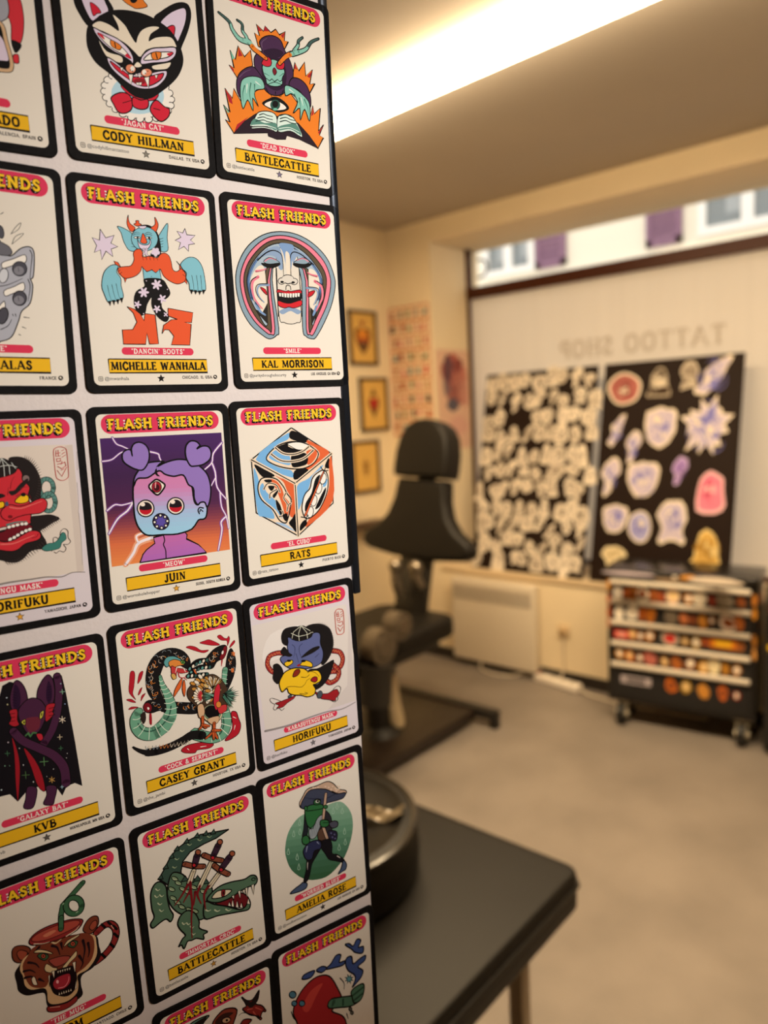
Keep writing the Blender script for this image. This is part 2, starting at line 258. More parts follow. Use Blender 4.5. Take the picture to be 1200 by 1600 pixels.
# printed pictures: each row is kind (0 shape, 1 line), colour, curved or straight, outline or start width, outline colour or end width, then x and y of every point
ART = {
'ado': [(0,14169151,1,5,1117710,171,228,366,279,412,225,424,128,416,36,394,-47,351,-112,330,-62,333,72,228,178),
(0,11119284,1,5,1117710,233,222,317,222,337,162,327,93,294,57,233,37),
(0,1117710,1,0,0,330,-56,392,-72,361,-127,339,-126),
(0,14169151,1,5,1117710,331,-153,362,-141,365,-177,358,-198,331,-197),
(0,1117710,1,0,0,207,-13,279,15,305,-89,309,-200,288,-249,178,-283),
(0,14930918,1,4,1117710,225,-41,271,-53,296,-125,301,-185,277,-201,209,-188),
(1,1117710,1,30,30,214,55,280,27,296,-69,313,-165,314,-227,287,-258,179,-266),
(1,14267530,1,21,21,214,55,280,27,296,-69,313,-165,314,-227,287,-258,179,-266)],
'cat': [(0,15236906,1,5,1117710,-117,445,-95,409,-49,369,0,349,38,343,119,378,91,419,92,497),
(0,1117710,1,0,0,50,413,42,394,27,380,9,375,-4,382,-8,398,-1,417,15,431,33,436,46,429),
(0,1117710,1,0,0,-390,376,-409,291,-384,216,-321,138,-241,203,-134,281,-174,372,-193,425),
(0,14930918,1,0,0,-351,385,-352,316,-328,241,-291,186,-238,233,-175,275,-195,343,-218,419),
(0,13837370,1,5,1117710,-294,305,-293,259,-282,219,-255,241,-226,254,-250,289),
(0,1117710,1,0,0,157,295,224,372,341,456,432,474,459,409,429,296,368,169,327,110,230,164),
(0,14930918,1,0,0,205,272,277,360,379,425,415,422,404,340,353,228,316,175,278,237),
(0,13837370,1,6,1117710,241,243,290,286,316,285,314,251,294,206),
(0,16249318,1,6,1117710,264,-245,257,-260,241,-272,222,-275,207,-269,203,-256,210,-240,226,-229,245,-225,260,-232),
(0,16249318,1,6,1117710,256,-289,249,-305,233,-316,214,-320,199,-313,195,-300,202,-285,218,-273,237,-270,252,-276),
(0,16249318,1,6,1117710,231,-332,223,-347,207,-358,188,-362,174,-355,170,-342,177,-327,193,-315,212,-312,226,-318),
(0,16249318,1,6,1117710,190,-369,183,-384,167,-395,148,-399,134,-392,129,-379,137,-364,153,-352,171,-349,186,-355),
(0,16249318,1,6,1117710,137,-398,130,-413,114,-425,96,-428,82,-421,77,-408,84,-393,100,-382,119,-378,133,-385),
(0,16249318,1,6,1117710,76,-418,69,-433,53,-444,35,-447,21,-441,17,-427,24,-412,40,-401,58,-398,72,-404),
(0,16249318,1,6,1117710,12,-426,4,-441,-11,-452,-29,-455,-43,-449,-47,-436,-40,-421,-25,-410,-6,-407,7,-413),
(0,16249318,1,6,1117710,-52,-423,-59,-438,-75,-450,-93,-452,-106,-446,-110,-433,-103,-418,-88,-407,-70,-404,-57,-410),
(0,16249318,1,6,1117710,-111,-410,-118,-425,-134,-436,-151,-439,-165,-432,-169,-419,-162,-405,-147,-394,-129,-390,-115,-397),
(0,16249318,1,5,1117710,-161,-386,-168,-401,-183,-412,-201,-415,-214,-409,-218,-396,-211,-381,-196,-370,-179,-367,-165,-373),
(0,16249318,1,5,1117710,-200,-354,-206,-369,-221,-380,-239,-383,-252,-377,-256,-364,-249,-349,-234,-338,-217,-335,-203,-341),
(0,16249318,1,5,1117710,-223,-316,-230,-331,-245,-342,-262,-345,-275,-339,-279,-326,-272,-312,-258,-301,-240,-298,-227,-304),
(0,16249318,1,5,1117710,-231,-275,-238,-290,-253,-301,-270,-304,-283,-298,-287,-285,-280,-271,-266,-260,-248,-257,-235,-262),
(0,16249318,1,5,1117710,-224,-233,-230,-248,-245,-259,-262,-262,-275,-256,-279,-243,-272,-229,-258,-218,-240,-214,-227,-220),
(0,16249318,1,5,1117710,-200,-192,-207,-207,-222,-218,-239,-222,-252,-216,-256,-203,-249,-189,-234,-177,-217,-174,-204,-180),
(0,16249318,1,5,1117710,-162,-156,-169,-171,-184,-182,-202,-186,-215,-180,-219,-167,-212,-153,-197,-141,-179,-138,-166,-144),
(0,16249318,1,5,1117710,-113,-127,-120,-142,-135,-153,-152,-157,-166,-151,-170,-138,-163,-123,-148,-112,-130,-109,-117,-114),
(0,16249318,1,5,1117710,-54,-106,-61,-121,-77,-133,-94,-136,-108,-130,-112,-118,-105,-103,-90,-91,-72,-88,-59,-94),
(0,16249318,1,5,1117710,9,-96,2,-111,-14,-122,-32,-126,-45,-120,-49,-107,-42,-92,-27,-81,-9,-77,5,-83),
(0,16249318,1,6,1117710,73,-96,66,-112,51,-123,32,-127,19,-121,14,-108,21,-93,37,-81,55,-78,69,-84),
(0,16249318,1,6,1117710,134,-108,127,-124,111,-135,93,-139,79,-133,74,-120,82,-105,97,-93,116,-90,130,-95),
(0,16249318,1,6,1117710,187,-131,180,-146,164,-158,145,-161,131,-156,127,-142,134,-127,150,-116,169,-112,183,-118),
(0,16249318,1,6,1117710,228,-163,221,-178,205,-190,186,-193,172,-187,168,-174,175,-159,191,-147,210,-144,224,-150),
(0,16249318,1,6,1117710,255,-202,248,-217,231,-229,212,-232,198,-226,194,-213,201,-197,217,-186,236,-182,250,-188),
(0,16249318,1,0,0,228,-246,157,-348,20,-416,-128,-423,-231,-370,-254,-277,-188,-179,-57,-110,92,-98,203,-150),
(0,12180456,1,0,0,180,-249,123,-334,12,-390,-108,-396,-192,-352,-210,-274,-156,-192,-49,-136,72,-126,161,-169),
(0,13837370,1,6,1117710,-136,-216,-90,-269,11,-294,105,-277,141,-227,99,-210,-33,-209),
(0,1117710,1,0,0,-292,182,-185,268,-68,310,74,320,177,300,279,249,339,163,363,67,334,-27,270,-115,151,-219,65,-275,-40,-279,-124,-226,-205,-157,-298,-98,-344,-19,-348,62,-331,136),
(0,15721421,1,0,0,-292,159,-242,191,-175,183,-114,156,-115,197,-142,259,-66,208,-28,144,6,101,24,146,62,201,131,241,194,248,126,191,105,134,164,172,274,199,311,154,302,135,185,112,81,71,29,11,-13,39,-79,85,-200,124,-284,140),
(0,15721421,1,0,0,-261,57,-214,-4,-115,-16,-112,-57,-170,-57,-226,-28),
(0,15721421,1,0,0,116,-35,214,2,259,16,231,-28,175,-48,125,-56),
(0,15721421,1,0,0,-24,-63,5,-31,32,-52,1,-68),
(0,14930918,1,8,1117710,-292,139,-225,121,-128,101,-57,54,-25,-6,-32,-53,-47,-35,-102,-10,-163,7,-233,46,-277,95),
(0,16249318,1,6,1117710,-266,109,-191,90,-96,45,-42,-16,-101,-1,-179,28,-231,64),
(0,13837370,1,0,0,-266,109,-233,102,-220,76,-242,83),
(0,13837370,1,0,0,-67,13,-42,-16,-83,-10),
(0,15236906,1,5,1117710,-178,80,-137,72,-105,53,-121,26,-160,32,-179,46),
(1,1117710,1,8,8,-151,69,-147,37),
(0,14930918,1,9,1117710,30,-40,43,20,115,84,212,113,306,133,300,73,236,19,118,-15),
(0,16249318,1,7,1117710,51,-7,109,52,188,77,284,94,239,51,135,13),
(0,15236906,1,6,1117710,118,56,188,76,176,26,124,12),
(1,1117710,1,9,9,150,61,157,25),
(0,13837370,1,0,0,235,76,284,94,254,62),
(0,14930918,1,9,1117710,-218,-47,-170,-57,-99,-102,-50,-129,31,-93,98,-86,153,-65,220,-49,210,-101,142,-174,59,-209,-33,-212,-119,-172,-194,-113),
(0,13837370,1,7,1117710,-198,-66,-148,-88,-76,-132,-19,-139,96,-108,158,-84,196,-72,168,-122,89,-177,14,-194,-79,-163,-163,-113),
(0,9314086,1,0,0,51,-157,41,-172,17,-184,-12,-190,-35,-186,-42,-174,-32,-159,-8,-147,21,-141,44,-145),
(0,16249318,0,4,1117710,-131,-94,-105,-92,-121,-121),
(0,16249318,0,4,1117710,124,-96,151,-93,134,-123),
(0,16249318,0,5,1117710,-73,-129,-37,-127,-62,-205),
(0,16249318,0,6,1117710,41,-131,84,-116,70,-200),
(0,16249318,0,3,1117710,-20,-115,-4,-118,-18,-143),
(0,16249318,0,3,1117710,0,-117,24,-115,8,-143),
(0,16249318,0,4,1117710,-24,-178,21,-167,15,-191,-18,-194),
(1,1117710,1,3,3,0,-171,-1,-193),
(0,15241322,1,5,1117710,-20,-100,-37,-115,-60,-120,-80,-112,-89,-96,-84,-77,-68,-62,-45,-57,-25,-65,-15,-81),
(0,15241322,1,6,1117710,106,-84,96,-104,73,-119,47,-124,26,-117,20,-101,30,-82,53,-67,79,-61,100,-68),
(0,16249318,1,0,0,-23,-83,-28,-95,-36,-104,-46,-106,-53,-100,-55,-89,-51,-77,-42,-68,-32,-66,-25,-72),
(0,16249318,1,0,0,63,-90,59,-102,50,-110,40,-112,33,-107,31,-96,35,-85,44,-76,54,-74,61,-80),
(0,1117710,1,0,0,-51,-97,-52,-99,-55,-102,-58,-102,-60,-101,-60,-99,-59,-96,-57,-94,-54,-93,-52,-94),
(0,1117710,1,0,0,-36,-102,-38,-105,-40,-107,-43,-108,-45,-107,-46,-104,-45,-101,-42,-99,-39,-99,-37,-100),
(0,1117710,1,0,0,59,-100,58,-102,55,-104,52,-105,50,-104,50,-101,51,-99,53,-97,56,-96,58,-97),
(0,1117710,1,0,0,79,-80,78,-82,76,-84,73,-85,71,-84,70,-81,71,-79,74,-77,77,-76,79,-77),
(0,13837370,1,8,1117710,-216,-316,-148,-271,-88,-272,-63,-319,-79,-377,-128,-410,-175,-408,-202,-364),
(0,13837370,1,8,1117710,65,-343,116,-275,176,-311,215,-324,203,-377,144,-423,90,-396),
(0,13837370,1,8,1117710,-58,-287,-3,-296,54,-282,48,-340,-9,-363,-63,-347),
(1,1117710,1,5,5,-72,-312,-136,-340),
(1,1117710,1,6,6,92,-338,139,-342)],
'book': [(0,15762472,0,8,1117710,-132,293,-159,390,-116,377,-138,461,-78,423,-61,465,-11,430,34,467,66,432,121,470,110,397,147,399,106,327,13,295),
(0,11740718,0,0,0,-128,454,-91,423,-125,411),
(0,11740718,0,0,0,-61,465,-24,436,-74,425),
(0,11740718,0,0,0,119,465,102,412,78,430),
(0,15762472,0,8,1117710,-334,11,-398,93,-356,78,-382,207,-341,145,-310,255,-259,185,-203,249,-191,142,-223,59),
(0,7783336,0,0,0,-379,201,-346,153,-366,139),
(0,11740718,0,0,0,-308,244,-275,188,-313,175),
(0,11740718,0,0,0,-393,88,-360,71,-359,38),
(0,15762472,0,9,1117710,170,127,200,250,234,191,292,273,298,164,365,230,334,106,384,123,324,24,230,52),
(0,11740718,0,0,0,365,222,337,155,310,166),
(0,11740718,0,0,0,201,240,220,196,191,201),
(0,15762472,0,8,1117710,-389,-422,-457,-330,-419,-343,-465,-220,-414,-266,-444,-91,-385,-155,-370,-78,-311,-166,-176,-56,-49,21,100,39,200,-63,324,-150,355,-61,366,-125,428,-67,399,-260,452,-196,406,-292,446,-305,386,-403,209,-310,2,-270,-225,-313),
(0,11740718,0,0,0,-443,-97,-392,-156,-385,-202,-416,-189),
(0,11740718,0,0,0,421,-241,448,-205,404,-284,393,-271),
(0,11740718,0,0,0,357,-69,358,-131,332,-151),
(0,11740718,0,0,0,-388,-415,-255,-271,-357,-347),
(0,11740718,0,0,0,386,-395,245,-303,328,-339),
(0,7783336,0,0,0,-462,-227,-418,-269,-432,-277),
(0,4861006,1,8,1117710,-101,267,-121,329,-71,383,8,410,75,391,106,327,153,251,180,159,148,64,62,-33,-42,-55,-117,-3,-171,118,-171,203,-123,257),
(0,3086899,1,0,0,-107,171,-59,230,55,247,109,182,101,54,17,-13,-72,6,-113,74),
(0,3086899,1,0,0,-89,270,14,314,93,304,56,257,-36,235),
(1,7165040,1,9,3,-99,292,-97,335,-50,377),
(0,4861006,1,8,1117710,-334,6,-282,79,-197,126,-144,96,-89,13,-203,35,-283,-30,-306,-138,-341,-89),
(0,4861006,1,9,1117710,163,116,234,127,303,88,335,4,330,-77,296,-43,229,32,136,51),
(1,7165040,1,7,2,-314,20,-266,68,-210,100),
(0,9226936,1,7,1117710,-104,152,-60,201,9,227,70,202,98,150,72,96,69,47,10,18,-66,17,-80,62,-98,97),
(0,13837370,1,6,1117710,-110,170,-82,217,-47,233,-20,210,-29,170,-74,155),
(0,13837370,1,6,1117710,20,181,43,225,78,235,100,219,88,172,39,161),
(0,8134186,1,5,1117710,-14,135,5,163,24,134,1,104),
(1,1117710,0,6,6,-74,64,-47,50,-23,70,-2,53,28,77,50,64,68,81),
(1,1117710,1,5,5,-66,17,-2,49,61,45),
(1,4685935,1,7,3,-89,99,-45,89),
(1,4685935,1,7,3,86,138,47,105),
(1,1117710,1,45,41,-213,311,-178,268,-124,243,-70,218),
(1,15762472,1,30,27,-213,311,-178,268,-124,243,-70,218),
(1,1117710,1,21,50,-461,464,-376,418,-351,365,-294,310,-213,306),
(1,9226936,1,7,36,-461,464,-376,418,-351,365,-294,310,-213,306),
(1,4415580,1,7,19,-461,464,-411,441,-372,410),
(1,1117710,1,21,36,-306,448,-265,428,-263,376,-238,347,-224,313),
(1,9226936,1,7,23,-306,448,-265,428,-263,376,-238,347,-224,313),
(1,4415580,1,7,16,-306,448,-267,428,-262,387),
(1,9226936,1,26,30,-272,310,-213,311,-177,282),
(1,15762472,1,30,27,-187,286,-135,250,-70,218),
(1,1117710,1,45,41,174,314,114,275,53,208),
(1,15762472,1,30,26,174,314,114,275,53,208),
(1,1117710,1,23,50,440,494,365,448,314,382,246,341,174,309),
(1,9226936,1,8,34,440,494,365,448,314,382,246,341,174,309),
(1,4415580,1,8,21,440,494,372,452,333,409),
(1,1117710,1,23,40,284,465,245,429,237,392,199,339),
(1,9226936,1,8,25,284,465,245,429,237,392,199,339),
(1,4415580,1,8,17,284,465,247,429,241,406),
(1,9226936,1,28,31,246,343,186,315),
(1,15762472,1,30,26,160,299,114,272,59,214),
(0,9226936,1,7,1117710,-298,-5,-224,45,-125,52,-96,-18,-170,-48,-189,-95,-161,-173,-207,-118,-210,-216,-252,-141,-298,-217,-315,-112),
(1,4685935,1,11,3,-273,-37,-293,-98,-292,-164),
(1,4685935,1,11,3,-217,-6,-233,-85,-221,-168),
(1,4685935,1,11,3,-184,-8,-188,-76),
(1,14676710,1,13,3,-250,-22,-260,-91),
(1,14676710,1,13,3,-172,14,-129,-6),
(0,9226936,1,8,1117710,95,43,171,44,263,4,322,-58,314,-195,271,-108,225,-202,224,-108,159,-162,206,-62,156,-8,96,-35),
(1,4685935,1,12,3,273,-28,300,-83,309,-141),
(1,4685935,1,12,3,225,-28,233,-106),
(1,4685935,1,12,3,179,-8,212,-61),
(1,14676710,1,14,3,243,-24,258,-81),
(1,14676710,1,13,3,134,22,180,2),
(0,1117710,1,0,0,-126,-141,-67,-94,3,-63,82,-85,122,-134,30,-181,-60,-170),
(0,16249318,1,0,0,-104,-143,-34,-103,46,-102,96,-135,14,-166,-60,-161),
(0,3103310,1,0,0,40,-120,30,-146,6,-166,-22,-172,-44,-161,-52,-139,-42,-113,-18,-93,11,-87,33,-98),
(0,1117710,1,0,0,22,-117,16,-134,2,-147,-16,-151,-29,-143,-33,-128,-27,-111,-12,-98,5,-95,18,-102),
(0,7783336,1,0,0,13,-160,9,-166,-2,-172,-15,-175,-25,-173,-29,-168,-24,-162,-14,-156,-1,-153,9,-155),
(1,1117710,1,8,3,-42,-55,-32,-72),
(1,1117710,1,8,3,3,-26,3,-50),
(1,1117710,1,8,3,50,-35,37,-57),
(1,1117710,1,8,3,-85,-15,-54,-57),
(1,1117710,1,8,3,75,-1,49,-55),
(0,2825254,0,4,1117710,-394,-425,-290,-311,-187,-233,5,-215,202,-232,305,-313,392,-404,206,-361,89,-352,76,-384,-6,-400,-85,-388,-89,-363),
(0,14676710,1,7,1117710,-243,-340,-200,-270,-158,-215,-62,-192,-1,-219,-3,-341,-92,-316),
(0,14676710,1,7,1117710,14,-218,99,-184,173,-212,238,-337,127,-310,12,-336),
(0,6131584,1,0,0,-235,-334,-201,-274,-113,-291,-10,-272,-11,-331,-103,-307),
(0,6131584,1,0,0,14,-297,94,-262,183,-245,226,-327,128,-295,14,-326),
(1,1915446,1,8,6,-156,-237,-120,-221,-86,-226,-36,-226),
(1,1915446,1,9,6,34,-205,87,-184,133,-193,163,-195),
(1,1915446,1,8,6,-173,-264,-121,-246,-88,-251,-37,-251),
(1,1915446,1,9,6,33,-229,86,-209,132,-218,173,-218),
(1,1915446,1,8,6,-191,-292,-123,-270,-89,-275,-38,-275),
(1,1915446,1,9,6,31,-254,84,-234,131,-243,184,-241),
(1,14676710,1,7,5,-226,-331,-114,-306,-10,-314),
(1,14676710,1,7,5,18,-311,116,-284,210,-303),
(1,14676710,1,7,5,-227,-351,-115,-326,-11,-334),
(1,14676710,1,7,5,16,-331,115,-304,209,-323)],
'boots': [(0,14930918,0,5,1117710,-355,402,-321,344,-258,368,-287,309,-239,289,-289,267,-281,214,-328,249,-364,186,-366,255,-412,233,-391,283,-417,337,-367,323),
(0,14930918,0,5,1117710,289,473,301,426,368,427,327,389,360,364,310,352,304,302,271,336,223,307,245,362,203,375,251,402,223,446,269,436),
(0,8700882,1,5,1117710,-229,436,-164,418,-116,378,-101,279,-156,269,-191,326,-206,391),
(0,8700882,1,5,1117710,155,497,142,390,140,297,90,282,65,317,65,371,102,434),
(1,1117710,1,4,2,-109,359,-135,365),
(1,1117710,1,4,3,81,372,109,382),
(1,1117710,1,4,2,-110,338,-137,343),
(1,1117710,1,4,3,79,352,108,362),
(1,1117710,1,4,2,-112,318,-138,321),
(1,1117710,1,4,3,78,331,106,341),
(1,1117710,1,4,2,-113,298,-140,299),
(1,1117710,1,4,3,76,311,104,321),
(0,1117710,1,0,0,-68,444,-12,470,48,448,80,385,86,278,66,242,-2,245,44,315,50,383),
(0,15293233,1,5,1117710,-142,525,-157,468,-144,422,-122,408,-98,437,-131,463,-142,489),
(0,15293233,1,5,1117710,58,532,80,483,65,436,36,412,16,445,55,478),
(0,15293233,1,5,1117710,-106,463,-89,473,-89,489,-67,492,-66,475,-48,465,-81,451),
(0,8700882,1,5,1117710,68,371,44,317,-9,281,-72,277,-119,306,-134,357,-111,410,-58,446,4,451,53,422),
(0,14930918,1,4,1117710,-72,452,-13,459,-28,439,-58,437),
(0,15293233,1,5,1117710,-43,403,-26,371,-18,338,-43,328,-67,337,-58,369),
(0,16249318,1,4,1117710,-66,370,-71,365,-83,361,-99,360,-110,362,-115,366,-110,371,-97,375,-82,376,-70,374),
(0,1117710,1,0,0,-78,369,-80,364,-84,361,-89,360,-93,363,-94,368,-93,372,-88,376,-83,376,-79,373),
(1,1117710,1,4,2,-119,382,-88,395,-62,386),
(1,1117710,1,4,2,-115,395,-87,408,-64,399),
(0,16249318,1,4,1117710,22,376,17,371,4,367,-11,366,-23,368,-28,372,-23,377,-10,381,5,382,17,380),
(0,1117710,1,0,0,9,375,7,370,3,367,-2,366,-6,369,-7,374,-5,379,-1,382,4,382,8,380),
(1,1117710,1,4,3,-32,388,-1,401,26,392),
(1,1117710,1,4,3,-28,402,0,415,24,406),
(0,14930918,1,5,1117710,-89,357,-75,328,-38,318,-2,331,5,367,13,338,-12,296,-47,283,-80,299),
(1,1117710,1,23,9,-47,285,-39,263,-63,242,-69,228),
(1,14930918,1,18,4,-47,285,-39,263,-63,242,-69,228),
(1,1117710,1,23,9,-26,287,-33,257,-20,233,-37,206),
(1,14930918,1,18,4,-26,287,-33,257,-20,233,-37,206),
(0,15293233,0,5,1117710,-232,146,-264,148,-277,183,-249,175),
(0,15293233,0,5,1117710,-219,87,-191,75,-208,32),
(0,15293233,0,5,1117710,221,160,222,190,199,220,238,177),
(0,15293233,0,5,1117710,243,79,269,96,271,49),
(0,15293233,1,5,1117710,-245,138,-198,149,-155,159,-128,204,-129,248,-111,276,-78,286,-60,268,-55,231,-3,240,49,232,82,264,117,271,145,251,158,206,163,160,181,141,206,145,229,163,248,156,263,132,266,96,246,65,194,46,136,63,89,99,67,149,49,129,29,120,13,128,0,140,-19,123,-40,118,-59,129,-72,158,-85,125,-121,89,-172,68,-211,64,-237,84,-254,109),
(1,1117710,1,4,2,-254,109,-234,123),
(1,1117710,1,4,2,-245,88,-225,108),
(1,1117710,1,4,3,263,144,242,150),
(1,1117710,1,4,3,264,107,242,120),
(1,1117710,1,4,3,-64,241,-58,208),
(1,1117710,1,4,3,-37,243,-31,210),
(1,1117710,1,4,3,-9,245,-4,211),
(1,1117710,1,4,3,18,246,24,213),
(1,1117710,1,4,3,46,248,52,215),
(0,14930918,1,0,0,75,271,71,263,64,257,55,257,49,261,47,269,50,277,57,283,66,283,73,279),
(0,14930918,1,0,0,54,255,50,247,43,242,35,241,28,246,26,254,29,262,37,267,45,268,52,263),
(0,14930918,1,0,0,35,268,32,260,24,254,16,254,9,258,7,266,10,274,18,280,26,280,33,276),
(0,14930918,1,0,0,44,291,41,283,33,278,25,277,18,282,16,289,20,297,27,303,35,303,42,299),
(0,14930918,1,0,0,68,293,65,285,58,279,49,279,43,283,41,291,44,299,51,305,60,305,66,301),
(0,14930918,1,0,0,54,276,51,268,44,263,36,263,31,267,29,274,32,281,38,286,46,287,52,283),
(0,8700882,0,5,1117710,-67,148,-39,122,0,138,29,119,61,146,69,74,-66,65),
(0,1117710,1,0,0,-3,89,-4,87,-6,86,-8,86,-10,87,-10,89,-9,91,-7,92,-5,92,-4,91),
(0,1117710,1,5,1117710,-60,68,69,74,111,21,128,-26,105,-61,60,-92,55,-144,103,-199,76,-245,16,-209,-22,-132,-19,-65,-59,-120,-80,-185,-113,-204,-146,-162,-154,-96,-130,-29,-64,14),
(0,14930918,1,0,0,69,25,62,19,48,19,36,24,32,31,40,36,53,37,65,32),
(0,14930918,1,0,0,39,-7,31,-4,25,7,25,20,30,28,37,25,43,14,44,0),
(0,14930918,1,0,0,-1,0,-2,8,6,20,17,28,26,28,26,20,19,8,7,0),
(0,14930918,1,0,0,-11,38,-4,43,9,44,21,39,25,32,18,26,4,26,-8,31),
(0,14930918,1,0,0,18,69,26,67,32,55,33,42,28,35,20,38,14,49,14,62),
(0,14930918,1,0,0,59,63,59,55,52,43,40,34,31,34,31,42,39,54,50,63),
(0,14930918,1,0,0,44,32,35,19,20,18,13,31,22,44,37,44),
(0,14930918,1,0,0,-35,-30,-41,-37,-54,-40,-67,-38,-72,-32,-66,-25,-53,-22,-40,-24),
(0,14930918,1,0,0,-58,-66,-67,-65,-75,-55,-78,-43,-75,-35,-66,-36,-58,-46,-55,-58),
(0,14930918,1,0,0,-99,-68,-102,-60,-96,-47,-87,-37,-78,-35,-76,-43,-82,-56,-91,-66),
(0,14930918,1,0,0,-117,-33,-111,-27,-98,-24,-85,-26,-80,-32,-86,-39,-99,-42,-112,-39),
(0,14930918,1,0,0,-94,2,-86,1,-78,-8,-74,-21,-78,-29,-86,-27,-94,-18,-97,-6),
(0,14930918,1,0,0,-53,4,-51,-4,-56,-16,-66,-27,-74,-29,-76,-21,-71,-8,-61,2),
(0,14930918,1,0,0,-61,-31,-70,-44,-85,-45,-91,-32,-83,-19,-68,-19),
(0,14930918,1,0,0,92,-89,85,-92,74,-89,66,-82,65,-75,72,-72,83,-75,91,-82),
(0,14930918,1,0,0,52,-108,48,-102,49,-91,54,-80,61,-76,65,-82,64,-93,59,-104),
(0,14930918,1,0,0,26,-79,30,-73,42,-68,53,-69,58,-74,54,-80,42,-84,31,-83),
(0,14930918,1,0,0,49,-42,56,-43,62,-52,64,-63,61,-70,54,-68,47,-59,45,-48),
(0,14930918,1,0,0,90,-48,90,-55,82,-65,72,-71,65,-71,65,-63,72,-54,83,-47),
(0,14930918,1,0,0,75,-73,68,-84,54,-84,49,-73,56,-62,69,-62),
(0,14930918,1,0,0,-103,-127,-108,-131,-117,-132,-126,-129,-129,-125,-125,-120,-115,-119,-106,-122),
(0,14930918,1,0,0,-128,-153,-133,-150,-136,-142,-136,-132,-132,-127,-127,-130,-123,-139,-124,-148),
(0,14930918,1,0,0,-159,-140,-157,-134,-150,-128,-140,-124,-135,-126,-136,-132,-144,-138,-153,-142),
(0,14930918,1,0,0,-153,-106,-147,-105,-139,-109,-133,-117,-134,-123,-140,-124,-148,-119,-153,-112),
(0,14930918,1,0,0,-118,-97,-116,-103,-119,-112,-125,-120,-131,-122,-133,-117,-130,-107,-124,-99),
(0,14930918,1,0,0,-121,-124,-127,-134,-138,-134,-143,-125,-137,-115,-126,-115),
(0,14930918,1,0,0,43,-163,37,-166,26,-164,18,-159,17,-153,23,-149,33,-151,41,-157),
(0,14930918,1,0,0,9,-183,5,-178,4,-168,8,-158,14,-154,18,-159,18,-169,14,-179),
(0,14930918,1,0,0,-18,-159,-14,-154,-4,-149,6,-149,11,-152,8,-158,-2,-162,-13,-163),
(0,14930918,1,0,0,0,-125,6,-126,12,-133,15,-143,13,-149,6,-148,0,-141,-3,-131),
(0,14930918,1,0,0,37,-127,38,-133,32,-142,23,-149,16,-149,16,-143,22,-134,30,-127),
(0,14930918,1,0,0,26,-151,19,-161,7,-162,2,-152,9,-142,21,-141),
(0,14930918,1,0,0,94,-205,89,-205,84,-202,81,-196,82,-192,86,-191,91,-195,94,-201),
(0,14930918,1,0,0,64,-205,64,-201,68,-195,74,-192,79,-192,79,-196,74,-202,68,-205),
(0,14930918,1,0,0,67,-176,71,-176,76,-179,80,-185,79,-189,75,-189,69,-186,66,-180),
(0,14930918,1,0,0,97,-176,96,-180,92,-186,86,-189,82,-189,82,-185,86,-179,92,-176),
(0,14930918,1,0,0,88,-190,84,-197,76,-197,73,-191,77,-184,85,-184),
(0,14930918,1,0,0,114,1,111,-3,107,-3,105,0,108,4,112,4),
(0,14930918,1,0,0,-45,55,-47,51,-51,51,-53,55,-51,58,-47,58),
(0,14930918,1,0,0,-87,-190,-90,-194,-94,-194,-96,-190,-93,-187,-89,-187),
(0,15293233,0,5,1117710,-211,-144,-159,-160,-116,-195,-93,-244,-81,-190,-3,-196,4,-415,-66,-418,-79,-335,-96,-420,-262,-421,-262,-316,-184,-312,-148,-255,-169,-189),
(0,15293233,0,5,1117710,102,-142,300,-168,282,-245,224,-244,278,-258,253,-420,104,-420,130,-353,95,-306,61,-306,39,-336,56,-272,119,-229,169,-225,98,-200),
(0,8700882,1,5,1117710,-251,151,-303,149,-357,94,-382,1,-369,-63,-348,-117,-324,-109,-291,-108,-264,-97,-241,-92,-231,-59,-241,7,-239,60,-265,105),
(1,1117710,1,4,2,-341,3,-333,-62,-321,-108),
(1,1117710,1,4,2,-309,11,-300,-54,-287,-103),
(1,1117710,1,4,2,-277,19,-269,-47,-257,-92),
(0,1117710,0,0,0,-347,-110,-322,-106,-334,-146),
(0,1117710,0,0,0,-318,-102,-293,-99,-305,-139),
(0,1117710,0,0,0,-287,-95,-262,-91,-275,-131),
(0,1117710,0,0,0,-259,-83,-234,-80,-246,-120),
(0,8700882,1,5,1117710,232,202,293,253,362,250,407,186,422,75,419,12,389,2,359,-4,325,-1,290,3,286,56,266,96,272,135,243,164),
(1,1117710,1,4,3,314,119,321,57,322,5),
(1,1117710,1,4,3,352,121,356,59,355,0),
(1,1117710,1,4,3,387,123,388,60,387,7),
(0,1117710,0,0,0,289,9,317,10,301,-27),
(0,1117710,0,0,0,322,7,350,8,334,-28),
(0,1117710,0,0,0,356,6,384,7,367,-30),
(0,1117710,0,0,0,389,13,417,14,400,-23)],
'alas': [(0,11843264,1,7,1117710,67,242,134,243,161,168,194,159,256,214,315,230,339,186,322,36,303,9,312,-39,286,-153,227,-213,201,-282,149,-390,78,-424,11,-426),
(0,7171188,1,5,1117710,90,256,134,243,182,218,198,177,160,155,83,172),
(0,5592156,1,5,1117710,158,315,157,290,148,271,136,268,126,280,120,304,122,330,130,348,142,351,153,339),
(0,16249318,1,5,1117710,131,105,204,139,278,173,278,122,200,95,135,69),
(0,16249318,1,5,1117710,129,-80,191,-49,253,-17,253,-69,187,-93,133,-117),
(0,16249318,1,5,1117710,62,-209,93,-181,123,-152,123,-203,89,-225,66,-246),
(0,5065813,1,5,1117710,284,79,273,49,248,29,219,27,198,43,191,71,202,101,227,121,256,123,277,108),
(0,8750220,1,0,0,264,65,257,47,239,35,219,33,204,43,200,60,207,77,224,90,244,91,259,82),
(1,5065813,1,4,4,229,83,231,59),
(0,5065813,1,6,1117710,265,-122,254,-152,231,-172,204,-173,183,-157,177,-128,188,-99,211,-79,238,-77,259,-94),
